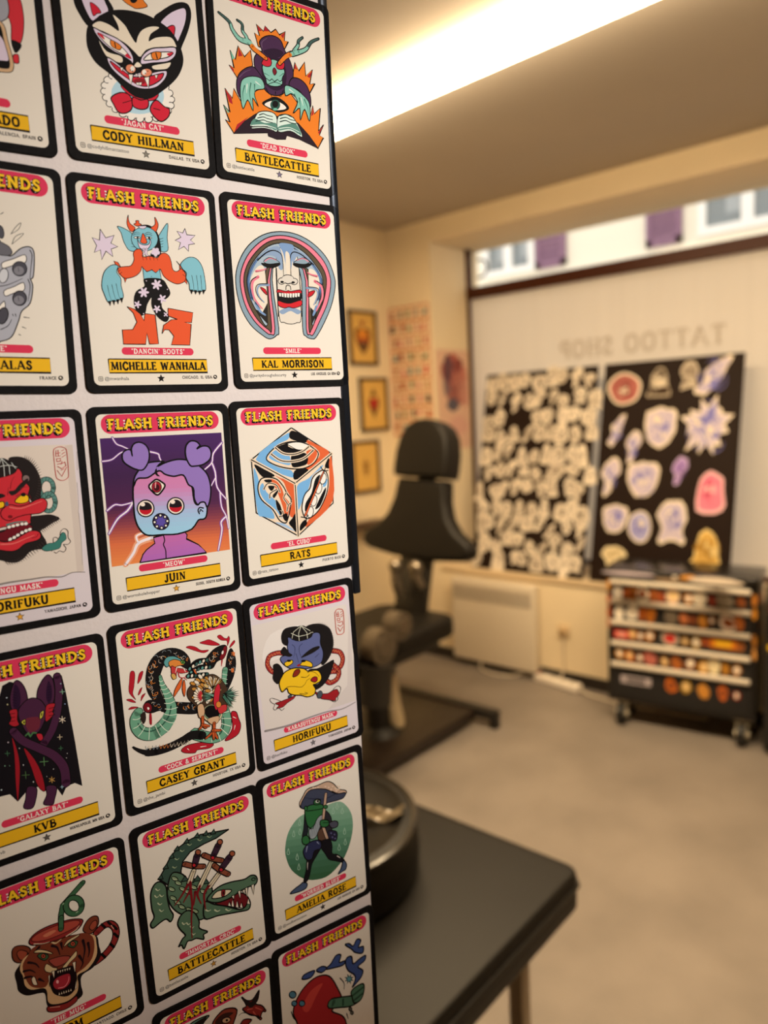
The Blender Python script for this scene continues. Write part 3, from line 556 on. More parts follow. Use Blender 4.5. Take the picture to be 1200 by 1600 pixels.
(0,8750220,1,0,0,248,-136,240,-154,223,-166,203,-167,188,-157,183,-140,191,-122,208,-110,228,-109,243,-119),
(1,5065813,1,4,4,212,-117,215,-142),
(0,5065813,1,6,1117710,136,-258,119,-289,98,-306,80,-301,71,-277,76,-243,92,-212,114,-196,132,-200,141,-224),
(1,1117710,1,6,3,313,208,324,172,309,84,297,9),
(1,1117710,1,6,3,285,8,295,-41,273,-142),
(1,1117710,1,6,3,85,-344,132,-317,159,-272),
(0,14014428,1,5,1117710,160,16,148,-12,129,-28,112,-26,102,-7,103,22,116,51,134,67,152,65,162,46),
(1,1117710,1,5,3,86,-57,155,-39,251,11),
(1,1117710,1,4,3,201,303,233,351,270,386,252,341,201,303),
(1,1117710,1,4,3,203,237,228,290,281,317,256,285,203,237),
(1,1117710,1,5,3,149,428,168,443),
(1,1117710,1,6,3,238,-253,273,-256),
(1,1117710,1,6,3,223,-321,246,-330),
(1,1117710,1,6,3,196,-372,209,-379),
(1,1117710,1,6,3,167,-237,172,-249),
(1,1117710,1,6,3,185,-234,188,-253)],
'smile': [(0,9414324,1,8,1117710,-134,207,-118,-279,-142,-341,-203,-373,-264,-352,-380,-257,-457,-107,-480,83,-442,231,-345,373,-203,472,-39,514,125,503,277,439,403,327,465,185,469,83,417,-79,323,-243,240,-354,198,-369,139,-347,112,-270,118,216),
(0,15499926,1,8,1117710,-146,206,-154,-286,-199,-336,-248,-315,-346,-223,-416,-90,-441,84,-401,223,-311,349,-181,445,-42,482,110,470,248,410,368,302,421,183,422,81,374,-69,284,-221,215,-331,181,-331,148,-280,155,218),
(0,6246717,1,8,1117710,-163,205,-185,-275,-215,-298,-314,-212,-385,-78,-408,86,-370,212,-283,325,-172,412,-44,451,94,438,217,380,327,278,380,180,376,79,332,-59,244,-210,197,-291,174,-274,174,219),
(0,11123913,1,8,1117710,-196,203,-220,-253,-298,-173,-360,-50,-381,87,-343,200,-265,300,-162,384,-47,419,79,407,192,351,290,253,342,167,339,77,296,-49,207,-251,205,221),
(0,15524044,1,0,0,-208,139,-214,-143,-283,-145,-337,-60,-355,78,-289,198,-225,223),
(0,15524044,1,0,0,206,160,202,-131,283,-38,317,99,286,198,222,227),
(0,2762274,0,0,0,-218,-256,-298,-173,-319,-135,-259,-156,-207,-77),
(0,2762274,0,0,0,203,-254,202,-97,249,-141,302,-60,253,-175),
(1,6258606,1,28,15,-348,-50,-366,88,-325,196,-257,284,-164,359),
(1,3952496,1,10,5,-358,-50,-375,88,-335,195,-266,284,-174,358),
(1,6258606,1,30,16,284,-27,322,88,318,166,263,252,177,329,78,387),
(1,3952496,1,10,6,295,-26,333,88,329,166,274,252,187,329,88,388),
(1,8363720,1,29,15,-314,-81,-283,-145,-236,-177),
(1,8363720,1,31,17,265,-95,227,-165),
(0,14998733,1,6,1117710,-101,252,-107,-185,-63,-234,-5,-246,57,-234,107,-179,114,265,66,402,-36,395),
(0,8363720,1,0,0,-60,412,17,422,79,403,58,305,37,206,3,171,-10,257,-28,342),
(0,9348804,1,0,0,-100,-140,6,-104,105,-134,73,-163,4,-137,-70,-167),
(0,9348804,1,0,0,-263,284,-164,364,-74,392,-41,341,-39,212,-77,210,-95,295,-168,311),
(0,9348804,1,0,0,63,370,166,355,265,274,188,302,111,324,61,262),
(1,1117710,1,12,5,-268,265,-192,326,-121,355,-60,340,-37,299,-37,158),
(1,1117710,1,12,6,262,265,195,311,133,347,69,354,38,303,34,162),
(0,15524044,1,0,0,-5,344,-2,160,27,162,34,325),
(0,9414324,1,5,1117710,-216,257,-164,293,-102,282,-67,254,-156,238),
(1,15499926,1,9,4,-203,261,-152,289,-97,276),
(0,1117710,1,0,0,-239,245,-155,244,-69,258,-66,238,-121,214,-201,214),
(0,9414324,1,6,1117710,226,285,176,314,109,295,68,262,158,256),
(1,15499926,1,9,5,213,287,162,309,102,288),
(0,1117710,1,0,0,249,275,159,263,71,266,64,245,117,228,203,237),
(1,1117710,0,8,8,-100,209,-114,-185),
(1,1117710,0,8,8,118,210,109,-179),
(0,14538441,1,6,1117710,58,129,44,109,13,98,-21,99,-47,112,-54,131,-40,150,-10,162,25,161,51,148),
(0,14538441,1,6,1117710,-27,110,-34,94,-52,84,-72,83,-88,92,-93,107,-86,122,-68,133,-48,134,-32,125),
(0,14538441,1,6,1117710,95,113,87,97,69,86,48,85,32,94,27,109,35,125,52,136,73,137,90,128),
(0,14538441,1,0,0,-44,147,46,152,42,102,-42,98),
(0,1117710,1,0,0,-39,102,-43,96,-51,92,-61,91,-69,94,-72,100,-69,106,-60,110,-50,110,-42,107),
(0,1117710,1,0,0,67,103,63,98,54,93,44,93,36,96,33,102,37,108,45,112,56,112,64,109),
(1,1117710,1,7,7,-29,96,-2,88,26,96),
(1,1117710,1,7,7,-25,39,-19,70,1,75,19,68,22,41),
(0,13180972,1,6,1117710,-102,36,-29,26,-2,33,23,28,113,43,116,9,-5,-2,-104,5),
(0,1117710,1,0,0,-102,14,-5,5,116,18,114,-44,28,-72,-49,-72,-106,-58),
(0,16249318,0,0,0,-94,10,-73,8,-77,-20,-92,-19),
(0,16249318,0,0,0,-68,9,-48,8,-52,-23,-68,-21),
(0,16249318,0,0,0,-43,9,-22,8,-27,-25,-43,-24),
(0,16249318,0,0,0,-17,10,4,8,-2,-26,-18,-24),
(0,16249318,0,0,0,9,11,29,9,23,-25,7,-23),
(0,16249318,0,0,0,35,12,56,11,49,-22,32,-21),
(0,16249318,0,0,0,61,15,82,13,75,-19,58,-17),
(0,16249318,0,0,0,87,17,108,16,101,-14,84,-12),
(0,14100014,1,6,1117710,-106,-56,-49,-70,9,-72,114,-44,114,-87,38,-111,-7,-104,-53,-114,-105,-96),
(0,13180972,1,5,1117710,-263,47,-218,31,-206,-12,-238,10),
(0,13180972,1,6,1117710,259,44,201,29,188,-13,232,5),
(1,15499926,1,24,11,-275,131,-324,95,-338,36,-327,-38,-292,-91,-261,-125),
(1,1117710,1,8,4,-293,130,-341,95,-355,35,-345,-39,-309,-92,-279,-126),
(1,15499926,1,26,12,265,125,327,82,332,-2,303,-60,260,-127),
(1,1117710,1,8,5,284,126,346,83,351,-2,322,-59,279,-127),
(1,9348804,1,20,9,-184,70,-268,61,-293,19,-277,-34,-239,-74),
(1,1117710,1,8,4,-199,78,-282,69,-307,27,-291,-26,-254,-66),
(1,9348804,1,21,9,181,63,267,56,285,21,267,-31,240,-77),
(1,1117710,1,8,5,197,73,284,66,301,30,284,-21,257,-67),
(1,15499926,1,13,6,-293,177,-241,188,-196,201),
(1,10494016,1,5,3,-294,168,-241,179,-197,193),
(1,15499926,1,14,7,291,171,232,181,196,195),
(1,10494016,1,6,3,291,162,231,172,195,186)],
'tengu': [(0,14931656,0,0,0,-276,541,1,535,296,532,472,526,472,248,467,-24,463,-416,307,-420,100,-431,-97,-424,-380,-442),
(0,14076092,0,0,0,419,520,472,526,463,-416,414,-420,420,-19),
(1,9274496,1,15,6,-155,-427,-38,-419,101,-420,203,-420,306,-435,382,-415,469,-426),
(1,11049876,1,4,3,498,471,488,337),
(1,11049876,1,4,3,477,247,473,89,464,22),
(1,11049876,1,5,3,468,21,466,-208,456,-368),
(1,1117710,1,34,34,313,223,300,186,275,165,246,168,225,193,220,231,232,268,258,289,287,286,308,261,313,223),
(1,6262662,1,25,25,313,223,300,186,275,165,246,168,225,193,220,231,232,268,258,289,287,286,308,261,313,223),
(1,2572606,1,3,3,301,224,323,206),
(1,2572606,1,3,3,295,202,309,176),
(1,2572606,1,3,3,284,186,286,156),
(1,2572606,1,3,3,269,177,260,150),
(1,2572606,1,3,3,254,179,235,160),
(1,2572606,1,3,3,241,190,217,182),
(1,2572606,1,3,3,233,208,208,214),
(1,2572606,1,3,3,232,230,211,248),
(1,2572606,1,3,3,238,252,224,278),
(1,2572606,1,3,3,249,269,246,298),
(1,2572606,1,3,3,264,277,272,304),
(1,2572606,1,3,3,279,276,297,295),
(1,2572606,1,3,3,292,265,316,272),
(1,2572606,1,3,3,300,246,325,241),
(1,1117710,1,34,34,316,117,304,80,279,59,252,62,232,88,227,126,239,162,263,183,291,181,311,155,316,117),
(1,6262662,1,26,26,316,117,304,80,279,59,252,62,232,88,227,126,239,162,263,183,291,181,311,155,316,117),
(1,2572606,1,3,3,304,118,326,100),
(1,2572606,1,3,3,299,96,312,70),
(1,2572606,1,3,3,288,79,291,50),
(1,2572606,1,3,3,274,71,265,44),
(1,2572606,1,3,3,259,73,241,54),
(1,2572606,1,3,3,247,84,223,77),
(1,2572606,1,3,3,240,102,215,108),
(1,2572606,1,3,3,239,125,217,142),
(1,2572606,1,3,3,244,146,231,172),
(1,2572606,1,3,3,255,163,252,192),
(1,2572606,1,3,3,269,171,278,198),
(1,2572606,1,3,3,283,170,302,189),
(1,2572606,1,3,3,296,159,320,166),
(1,2572606,1,3,3,303,140,329,134),
(0,2366748,1,0,0,41,455,129,458,197,398,234,296,230,214,212,139,170,121,116,236,71,369),
(1,3813421,1,7,1,144,440,149,470),
(1,3813421,1,7,1,154,437,162,467),
(1,3813421,1,7,1,164,432,175,461),
(1,3813421,1,7,1,173,426,187,453),
(1,3813421,1,7,1,182,417,198,442),
(1,3813421,1,7,1,190,407,209,430),
(1,3813421,1,7,1,197,395,218,416),
(1,3813421,1,7,1,204,382,226,400),
(1,3813421,1,7,1,209,367,233,383),
(1,3813421,1,7,1,213,351,239,364),
(1,3813421,1,7,1,216,335,243,345),
(1,3813421,1,7,1,218,318,246,324),
(1,3813421,1,7,1,219,300,247,303),
(1,3813421,1,7,1,219,282,247,281),
(1,3813421,1,7,1,217,264,245,260),
(1,3813421,1,7,1,214,246,242,239),
(1,3813421,1,7,1,210,228,237,218),
(1,3813421,1,7,1,205,211,230,198),
(1,3813421,1,7,1,199,195,223,179),
(1,3813421,1,7,1,192,180,214,161),
(1,3813421,1,7,1,184,166,204,145),
(1,3813421,1,7,1,176,154,193,130),
(1,3813421,1,7,1,166,143,181,117),
(1,3813421,1,7,1,156,134,168,106),
(1,3813421,1,7,1,146,126,155,97),
(1,3813421,1,7,1,136,121,141,91),
(0,2366748,1,0,0,115,28,207,34,278,31,333,-5,277,-34,228,-63,197,-82,228,-164,214,-207,121,-216,66,-264,10,-284,-61,-262,-133,-213,-118,-63,41,-29),
(1,3813421,1,7,1,322,8,342,-23),
(1,3813421,1,7,1,310,1,330,-31),
(1,3813421,1,7,1,297,-6,317,-38),
(1,3813421,1,7,1,285,-13,305,-45),
(1,3813421,1,7,1,272,-21,292,-52),
(1,3813421,1,7,1,260,-28,280,-59),
(1,3813421,1,6,1,248,-35,267,-67),
(1,3813421,1,6,1,235,-42,255,-74),
(1,3813421,1,6,1,223,-49,242,-81),
(1,3813421,1,6,1,210,-57,230,-88),
(1,3813421,1,6,1,198,-64,218,-95),
(1,3813421,1,6,1,186,-71,205,-102),
(1,3813421,1,7,1,213,-152,232,-184),
(1,3813421,1,7,1,196,-164,216,-196),
(1,3813421,1,7,1,180,-176,199,-208),
(1,3813421,1,6,1,164,-187,183,-219),
(1,3813421,1,6,1,147,-198,167,-230),
(1,3813421,1,6,1,131,-209,150,-240),
(1,3813421,1,6,1,115,-218,134,-250),
(1,3813421,1,6,1,99,-227,118,-259),
(1,3813421,1,6,1,84,-236,103,-267),
(1,3813421,1,6,1,68,-243,87,-275),
(1,3813421,1,6,1,53,-250,71,-281),
(1,3813421,1,6,1,37,-255,56,-287),
(1,3813421,1,6,1,22,-260,41,-291),
(1,3813421,1,6,1,7,-263,25,-294),
(1,3813421,1,6,1,-8,-265,11,-296),
(1,3813421,1,6,1,-23,-266,-4,-297),
(1,3813421,1,6,1,-37,-266,-19,-297),
(1,3813421,1,6,1,-52,-264,-33,-295),
(0,13643834,1,6,1117710,-132,343,-39,330,40,353,93,381,117,344,114,296,144,264,156,232,142,190,146,134,160,122,140,14,131,-18,50,-30,-36,-20,-169,-14),
(0,2366748,1,5,1117710,-69,412,-2,458,57,424,88,390,67,350,-1,330,-77,328),
(1,14212308,0,4,4,-2,458,7,407,4,332),
(1,14212308,0,4,4,-2,458,40,404,39,345),
(1,14212308,0,4,4,57,424,80,380),
(1,14212308,0,4,4,-71,391,7,407,55,405,88,390),
(1,14212308,0,4,4,-2,458,-32,399,-49,331),
(0,8745068,1,4,1117710,162,302,156,288,143,279,128,280,118,291,115,306,121,321,133,330,148,328,159,318),
(0,2366748,1,0,0,19,225,57,230,90,265,143,304,151,289,117,246,69,205,34,195),
(0,2366748,1,0,0,-89,212,-32,215,-5,193,-54,182),
(1,8132640,1,5,2,31,244,46,296,67,327),
(1,8132640,1,5,2,10,202,20,255),
(1,8132640,1,5,2,97,237,117,246,147,244),
(1,8132640,1,5,2,62,186,103,202,146,189,158,157),
(0,16237340,1,6,1117710,51,150,87,186,122,191,142,176,135,141,86,132),
(0,1117710,1,0,0,126,191,122,183,114,179,104,180,97,186,94,194,98,202,107,206,116,206,124,200),
(0,16237340,1,6,1117710,-77,147,-28,158,-16,140,-28,115,-81,110),
(0,13643834,1,6,1117710,-47,68,-33,104,18,131,75,114,135,124,193,149,237,153,260,122,247,74,210,50,168,48,108,48,47,36,6,19,-31,34),
(1,15233130,1,10,4,16,113,83,97,175,120,227,135),
(0,8132640,1,0,0,26,44,23,37,15,34,5,35,-2,40,-4,47,-1,54,7,57,17,56,24,51),
(0,4871536,1,0,0,10,138,7,128,1,122,-6,123,-11,130,-12,140,-9,150,-3,155,4,155,9,148),
(0,7214112,1,5,1117710,-118,-63,-40,-52,2,-19,81,-14,126,-20,142,-62,32,-116,-37,-123,-121,-95),
(0,16249318,1,3,1117710,10,-25,8,-32,2,-37,-7,-38,-14,-34,-17,-27,-14,-20,-8,-15,0,-14,7,-18),
(0,16249318,1,3,1117710,37,-21,35,-28,28,-33,20,-33,13,-29,10,-23,12,-15,19,-11,27,-10,34,-14),
(0,16249318,1,3,1117710,65,-16,63,-24,56,-28,48,-29,41,-25,38,-18,40,-11,47,-6,55,-6,62,-9),
(0,16249318,1,3,1117710,95,-13,93,-21,86,-25,78,-26,71,-22,68,-15,70,-8,77,-3,85,-3,92,-7),
(0,16249318,1,3,1117710,120,-14,118,-21,111,-26,103,-27,95,-23,92,-16,95,-9,101,-4,110,-3,117,-7),
(0,16249318,1,3,1117710,8,-108,7,-116,2,-122,-6,-125,-14,-124,-18,-118,-17,-110,-12,-104,-4,-101,3,-102),
(0,16249318,1,3,1117710,34,-99,34,-106,29,-113,21,-116,13,-114,8,-108,9,-101,14,-94,22,-91,30,-93),
(0,16249318,1,3,1117710,59,-85,59,-93,53,-100,45,-102,38,-101,33,-95,34,-87,39,-81,47,-78,55,-80),
(0,16249318,1,3,1117710,88,-70,88,-78,83,-85,75,-88,67,-86,62,-80,63,-72,68,-66,76,-63,84,-65),
(0,16249318,1,3,1117710,114,-60,114,-68,109,-75,100,-78,93,-76,88,-70,89,-62,94,-56,102,-53,110,-55),
(0,16249318,1,3,1117710,140,-55,140,-62,134,-69,126,-72,118,-70,114,-65,114,-57,119,-50,127,-47,135,-49),
(1,5211520,1,13,5,-16,-9,44,3,113,1),
(0,13643834,1,6,1117710,-121,-95,-47,-127,22,-120,74,-94,136,-70,185,-83,194,-121,164,-144,87,-158,34,-193,-25,-196,-127,-154),
(1,15233130,1,11,4,-68,-140,9,-146,90,-123,153,-104),
(1,8132640,1,4,4,135,-124,166,-117,179,-96),
(1,4932417,1,4,4,257,-236,272,-193,277,-143,298,-140,320,-160,329,-104,356,-82,380,-103,377,-150,391,-181,370,-201,341,-197,355,-227,339,-253,309,-241,287,-254,272,-244),
(0,4161396,1,3,1117710,193,-204,237,-177,273,-176,306,-158,337,-111,359,-119,362,-160,330,-184,311,-221,253,-230,212,-227),
(1,12597818,1,4,4,337,476,346,503,382,516,417,504,428,470,425,319,415,286,384,271,352,281,337,315,337,476),
(1,12597818,0,4,4,356,491,351,447,381,450),
(1,12597818,0,4,4,354,469,381,472),
(1,12597818,0,4,4,370,492,368,448),
(1,12597818,0,4,4,353,430,381,432,379,412,354,411,353,430),
(1,12597818,0,4,4,393,486,411,493),
(1,12597818,0,4,4,392,461,414,474),
(1,12597818,0,4,4,392,439,416,454),
(1,12597818,0,4,4,356,391,386,395,389,411),
(1,12597818,0,4,4,380,390,408,404,413,376,382,356,355,375),
(1,12597818,0,4,4,350,347,377,301,416,365),
(1,12597818,0,4,4,376,345,398,355)],
'meow': [(0,4991333,0,0,0,-482,548,480,546,480,534,-482,524),
(0,4925795,0,0,0,480,536,480,510,-482,503,-482,527),
(0,4925537,0,0,0,480,513,480,486,-482,481,-482,505),
(0,4859999,0,0,0,480,489,480,462,-482,459,-482,483),
(0,4794205,0,0,0,480,465,480,439,-482,437,-482,461),
(0,4728668,0,0,0,480,441,480,415,-482,415,-482,439),
(0,4728666,0,0,0,480,417,480,391,-482,393,-482,417),
(0,4662872,0,0,0,480,393,480,367,-482,371,-482,395),
(0,4597334,0,0,0,480,369,480,343,-482,349,-482,373),
(0,4531540,0,0,0,480,345,480,319,-482,327,-482,352),
(0,4531538,0,0,0,480,321,480,295,-482,305,-482,330),
(0,4465745,0,0,0,480,297,480,271,-482,283,-482,308),
(0,4400207,0,0,0,480,273,480,247,-482,261,-482,286),
(0,4400206,0,0,0,480,249,480,223,-482,239,-482,264),
(0,4531278,0,0,0,480,225,480,199,-482,217,-482,242),
(0,4597070,0,0,0,480,201,480,174,-481,195,-482,219),
(0,4728142,0,0,0,480,177,480,150,-481,173,-481,197),
(0,4859214,0,0,0,480,153,480,126,-481,151,-481,175),
(0,4925006,0,0,0,480,129,480,102,-481,129,-481,153),
(0,5056078,0,0,0,480,104,480,78,-481,107,-481,131),
(0,5121870,0,0,0,480,80,480,54,-481,85,-481,109),
(0,5252942,0,0,0,480,56,480,29,-481,62,-481,87),
(0,5384270,0,0,0,480,32,480,5,-481,40,-481,65),
(0,5449806,0,0,0,480,8,480,-19,-481,18,-481,42),
(0,5777998,0,0,0,480,-17,481,-43,-481,-4,-481,20),
(0,6434638,0,0,0,481,-41,481,-68,-481,-27,-481,-2),
(0,7156558,0,0,0,481,-65,481,-92,-481,-49,-481,-24),
(0,7878734,0,0,0,481,-90,481,-116,-481,-71,-481,-47),
(0,8535374,0,0,0,481,-114,481,-141,-481,-93,-481,-69),
(0,9257550,0,0,0,481,-138,481,-165,-481,-116,-481,-91),
(0,10045517,0,0,0,481,-163,481,-190,-481,-138,-481,-114),
(0,10833740,0,0,0,481,-187,481,-214,-481,-160,-481,-136),
(0,11622219,0,0,0,481,-211,481,-238,-481,-183,-481,-158),
(0,12410442,0,0,0,481,-236,481,-263,-481,-205,-481,-181),
(0,13198921,0,0,0,481,-260,481,-287,-481,-228,-481,-203),
(0,13987144,0,0,0,481,-285,481,-312,-481,-250,-481,-225),
(0,14578504,0,0,0,481,-309,481,-336,-481,-273,-481,-248),
(0,14710601,0,0,0,481,-334,481,-361,-481,-295,-481,-270),
(0,14842697,0,0,0,481,-358,481,-386,-481,-318,-481,-293),
(0,15040074,0,0,0,481,-383,481,-410,-481,-340,-481,-315),
(0,15172171,0,0,0,481,-408,481,-428,393,-428,-481,-363,-481,-338),
(0,15369804,0,0,0,425,-428,75,-428,-481,-385,-481,-360),
(0,15501900,0,0,0,107,-428,-225,-428,-481,-408,-481,-383),
(0,15633997,0,0,0,-195,-428,-481,-428,-481,-406),
(1,9065896,1,19,13,-390,550,-365,502,-321,480,-272,453),
(1,9065896,1,19,13,-479,377,-409,386,-341,432,-272,453),
(1,9065896,1,23,16,-122,428,-56,407,-47,379,-36,348),
(1,9065896,1,25,17,477,463,398,381,379,307,314,255),
(1,9065896,1,25,17,379,307,402,224,409,101,480,-3),
(1,9065896,1,19,13,398,178,359,118),
(1,9065896,1,23,16,431,58,434,-60,469,-146,482,-249),
(1,9065896,1,29,20,469,-146,421,-188,422,-259,378,-420),
(1,9065896,1,23,16,-478,4,-418,43,-365,35,-282,48),
(1,9065896,1,31,22,-282,48,-326,-11,-406,-67,-480,-173),
(1,15771776,1,59,41,-156,-243,-266,-273,-311,-345,-378,-426),
(1,15771776,1,35,25,-266,-273,-277,-216,-209,-197),
(1,16314100,1,7,6,-390,550,-365,502,-321,480,-272,453),
(1,16314100,1,7,6,-479,377,-409,386,-341,432,-272,453),
(1,16314100,1,9,7,-122,428,-56,407,-47,379,-36,348),
(1,16314100,1,10,8,477,463,398,381,379,307,314,255),
(1,16314100,1,10,8,379,307,402,224,409,101,480,-3),
(1,16314100,1,7,6,398,178,359,118),
(1,16314100,1,9,7,431,58,434,-60,469,-146,482,-249),
(1,16314100,1,11,9,469,-146,421,-188,422,-259,378,-420),
(1,16314100,1,9,7,-478,4,-418,43,-365,35,-282,48),
(1,16314100,1,12,10,-282,48,-326,-11,-406,-67,-480,-173),
(1,16314100,1,23,18,-156,-243,-266,-273,-311,-345,-378,-426),
(1,16314100,1,14,11,-266,-273,-277,-216,-209,-197),
(0,13004463,0,0,0,-142,-277,-147,-244,-52,-234,101,-225,124,-256,123,-261),
(0,12742322,0,0,0,-176,-314,-140,-292,-143,-274,124,-257,117,-290,126,-296),
(0,12479925,0,0,0,-225,-351,-207,-332,-170,-310,121,-292,177,-328),
(0,12217784,0,0,0,-249,-386,-240,-366,-222,-347,172,-325,211,-349,221,-361),
(0,11955387,0,0,0,-265,-421,-248,-383,218,-358,250,-395),
(0,11693246,0,0,0,-268,-427,-263,-418,247,-392,276,-426),
(1,1117710,0,9,9,-268,-427,-240,-366,-207,-332,-140,-292,-147,-244,-52,-234,101,-225,124,-256,117,-290,211,-349,276,-426,-268,-427),
(1,1117710,1,9,9,-69,-231,-61,-278,-73,-311,-60,-358,-62,-428),
(0,13861039,0,0,0,-187,264,-169,272,-136,283,-101,294,-65,296,-31,286,2,269,30,257,97,255,99,255,100,255),
(0,13795761,0,0,0,-238,234,-219,249,-196,261,-179,267,21,261,35,255,67,253,99,255,128,247,153,223,156,219),
(0,13730739,0,0,0,-259,202,-252,217,-239,234,-234,237,153,223,175,189,177,185),
(0,13665461,0,0,0,-268,170,-261,197,-258,205,175,188,191,150,191,150,-268,170),
(0,13600183,0,0,0,-268,170,-267,173,190,154,191,150,197,116,-272,138),
(0,13339581,0,0,0,196,119,199,103,199,82,-275,105,-273,131,-272,141),
(0,13013956,0,0,0,199,85,200,52,201,48,-276,73,-276,85,-275,109),
(0,12688332,0,0,0,200,51,204,14,-277,40,-276,76),
(0,12232403,0,0,0,203,17,204,11,212,-11,221,-21,240,-23,247,-15,257,-8,269,-6,282,-7,293,-12,301,-23,302,-26,-278,8,-277,39,-277,44),
(0,11645659,0,0,0,218,-18,221,-22,231,-26,239,-24,243,-19,301,-23,301,-23,307,-40,310,-58,310,-61,-278,-25,-278,-3,-278,11),
(0,11124707,0,0,0,310,-58,310,-58,308,-81,305,-95,-277,-58,-278,-45,-278,-21),
(0,10864102,0,0,0,306,-92,303,-106,296,-127,294,-129,-273,-90,-275,-83,-277,-54),
(0,10734056,0,0,0,296,-126,296,-127,289,-137,280,-143,270,-147,257,-147,243,-145,227,-150,220,-158,-265,-124,-268,-116,-274,-87),
(0,10603754,0,0,0,223,-155,211,-169,195,-191,-252,-158,-258,-145,-266,-120),
(0,10538987,0,0,0,197,-187,192,-194,167,-216,150,-222,-230,-192,-231,-191,-245,-170,-253,-154),
(0,10408685,0,0,0,158,-219,131,-228,88,-236,46,-241,7,-240,-31,-236,-69,-231,-111,-230,-153,-228,-188,-222,-213,-209,-231,-191,-232,-189),
(1,1117710,0,13,13,-268,170,-261,197,-252,217,-239,234,-219,249,-196,261,-169,272,-136,283,-101,294,-65,296,-31,286,2,269,35,255,67,253,99,255,128,247,153,223,175,189,191,150,199,103,200,52,204,11,212,-11,221,-22,231,-26,239,-24,247,-15,257,-8,269,-6,282,-7,293,-12,301,-23,307,-40,310,-58,308,-81,303,-106,296,-127,289,-137,280,-143,270,-147,257,-147,243,-145,227,-150,211,-169,192,-194,167,-216,131,-228,88,-236,46,-241,7,-240,-31,-236,-69,-231,-111,-230,-153,-228,-188,-222,-213,-209,-231,-191,-245,-170,-258,-145,-268,-116,-275,-83,-278,-45,-278,-3,-277,39,-276,85,-273,131,-268,170),
(0,9730240,1,13,1117710,-268,170,-249,245,-193,312,-129,344,-15,343,-70,308,-5,334,90,352,183,339,257,299,330,219,353,112,340,9,311,-52,293,-12,257,-8,231,-24,208,28,206,112,167,147,132,224,55,221,-12,242,-61,274,-150,228,-228,227,-260,180),
(1,1117710,1,10,4,-13,344,-51,329,-79,302),
(0,1117710,1,0,0,-77,295,-95,266,-81,237,-55,231,-73,253),
(0,9730240,1,12,1117710,-256,408,-256,459,-232,496,-188,504,-145,479,-124,428,-133,357,-178,294,-228,296,-290,331,-327,372,-326,426,-296,451,-264,449),
(1,1117710,1,10,6,-255,403,-256,437,-266,450),
(0,9730240,1,13,1117710,164,403,176,459,213,491,260,485,288,452,262,428,312,446,360,436,380,388,361,332,300,296,232,289,197,296,171,346),
(1,1117710,1,10,7,261,428,278,446,295,454),
(0,15984342,1,14,1117710,-149,161,-113,195,-84,208,-51,189,-22,156,-52,111,-88,86,-126,118),
(0,1117710,1,0,0,-48,145,-58,119,-80,104,-105,106,-124,125,-129,153,-119,179,-98,194,-73,192,-54,173),
(0,10492976,1,0,0,-54,146,-62,123,-81,110,-103,112,-119,128,-124,152,-115,175,-96,188,-75,186,-59,170),
(0,4198424,1,0,0,-67,143,-72,127,-84,119,-98,120,-109,131,-112,147,-106,162,-94,171,-80,169,-70,159),
(0,15245472,0,0,0,-99,186,-88,187,-96,141,-103,141),
(0,1117710,1,0,0,-119,-17,-136,-57,-172,-78,-215,-73,-247,-44,-257,-2,-240,37,-204,59,-161,55,-129,26),
(0,15984342,1,0,0,-129,-16,-143,-50,-175,-68,-211,-64,-239,-39,-247,-3,-233,31,-201,49,-165,45,-137,21),
(0,1905945,1,0,0,-139,-15,-151,-43,-177,-58,-207,-55,-230,-34,-237,-4,-225,24,-199,40,-169,36,-146,16),
(0,12589096,1,0,0,-236,-13,-211,-20,-167,-23,-141,-19,-153,-47,-192,-58,-227,-41),
(0,15984342,1,0,0,-190,22,-194,13,-203,9,-214,10,-223,16,-225,26,-221,35,-212,39,-201,38,-193,32),
(0,1117710,1,0,0,122,-23,105,-63,66,-85,22,-80,-12,-50,-22,-7,-5,33,33,55,78,50,112,21),
(0,15984342,1,0,0,112,-22,97,-56,64,-75,26,-71,-3,-45,-11,-8,3,26,36,45,74,41,103,16),
(0,1905945,1,0,0,101,-20,89,-49,62,-65,30,-61,6,-40,-1,-9,11,19,38,35,70,32,94,11),
(0,12589096,1,0,0,-1,-18,25,-26,72,-29,100,-25,87,-53,46,-65,10,-47),
(0,15984342,1,0,0,48,17,43,8,34,4,22,5,13,11,11,21,15,30,25,35,36,34,45,27),
(0,1905956,1,0,0,-9,-134,-26,-173,-62,-194,-104,-188,-136,-160,-146,-118,-129,-80,-93,-59,-51,-64,-19,-93),
(0,6115496,1,0,0,-44,-130,-52,-149,-70,-159,-91,-157,-107,-143,-112,-122,-104,-103,-86,-93,-65,-96,-49,-110),
(0,6115496,0,0,0,-55,-127,-27,-148,-62,-143),
(0,16249318,1,0,0,-34,-163,-36,-168,-40,-170,-45,-169,-49,-166,-50,-161,-48,-157,-44,-155,-39,-155,-35,-158),
(0,6115496,0,0,0,-61,-143,-56,-177,-78,-149),
(0,16249318,1,0,0,-69,-177,-71,-181,-75,-184,-80,-183,-84,-180,-85,-175,-83,-170,-79,-168,-74,-169,-70,-172),
(0,6115496,0,0,0,-77,-149,-98,-176,-94,-142),
(0,16249318,1,0,0,-105,-161,-107,-166,-111,-168,-116,-167,-120,-164,-121,-159,-119,-155,-115,-153,-110,-153,-106,-156),
(0,6115496,0,0,0,-94,-142,-128,-145,-101,-125),
(0,16249318,1,0,0,-120,-126,-122,-130,-126,-133,-131,-132,-135,-129,-136,-124,-134,-120,-130,-117,-125,-118,-121,-121),
(0,6115496,0,0,0,-101,-126,-128,-104,-94,-110),
(0,16249318,1,0,0,-106,-91,-108,-96,-112,-98,-117,-98,-120,-94,-122,-90,-120,-85,-115,-83,-111,-83,-107,-87),
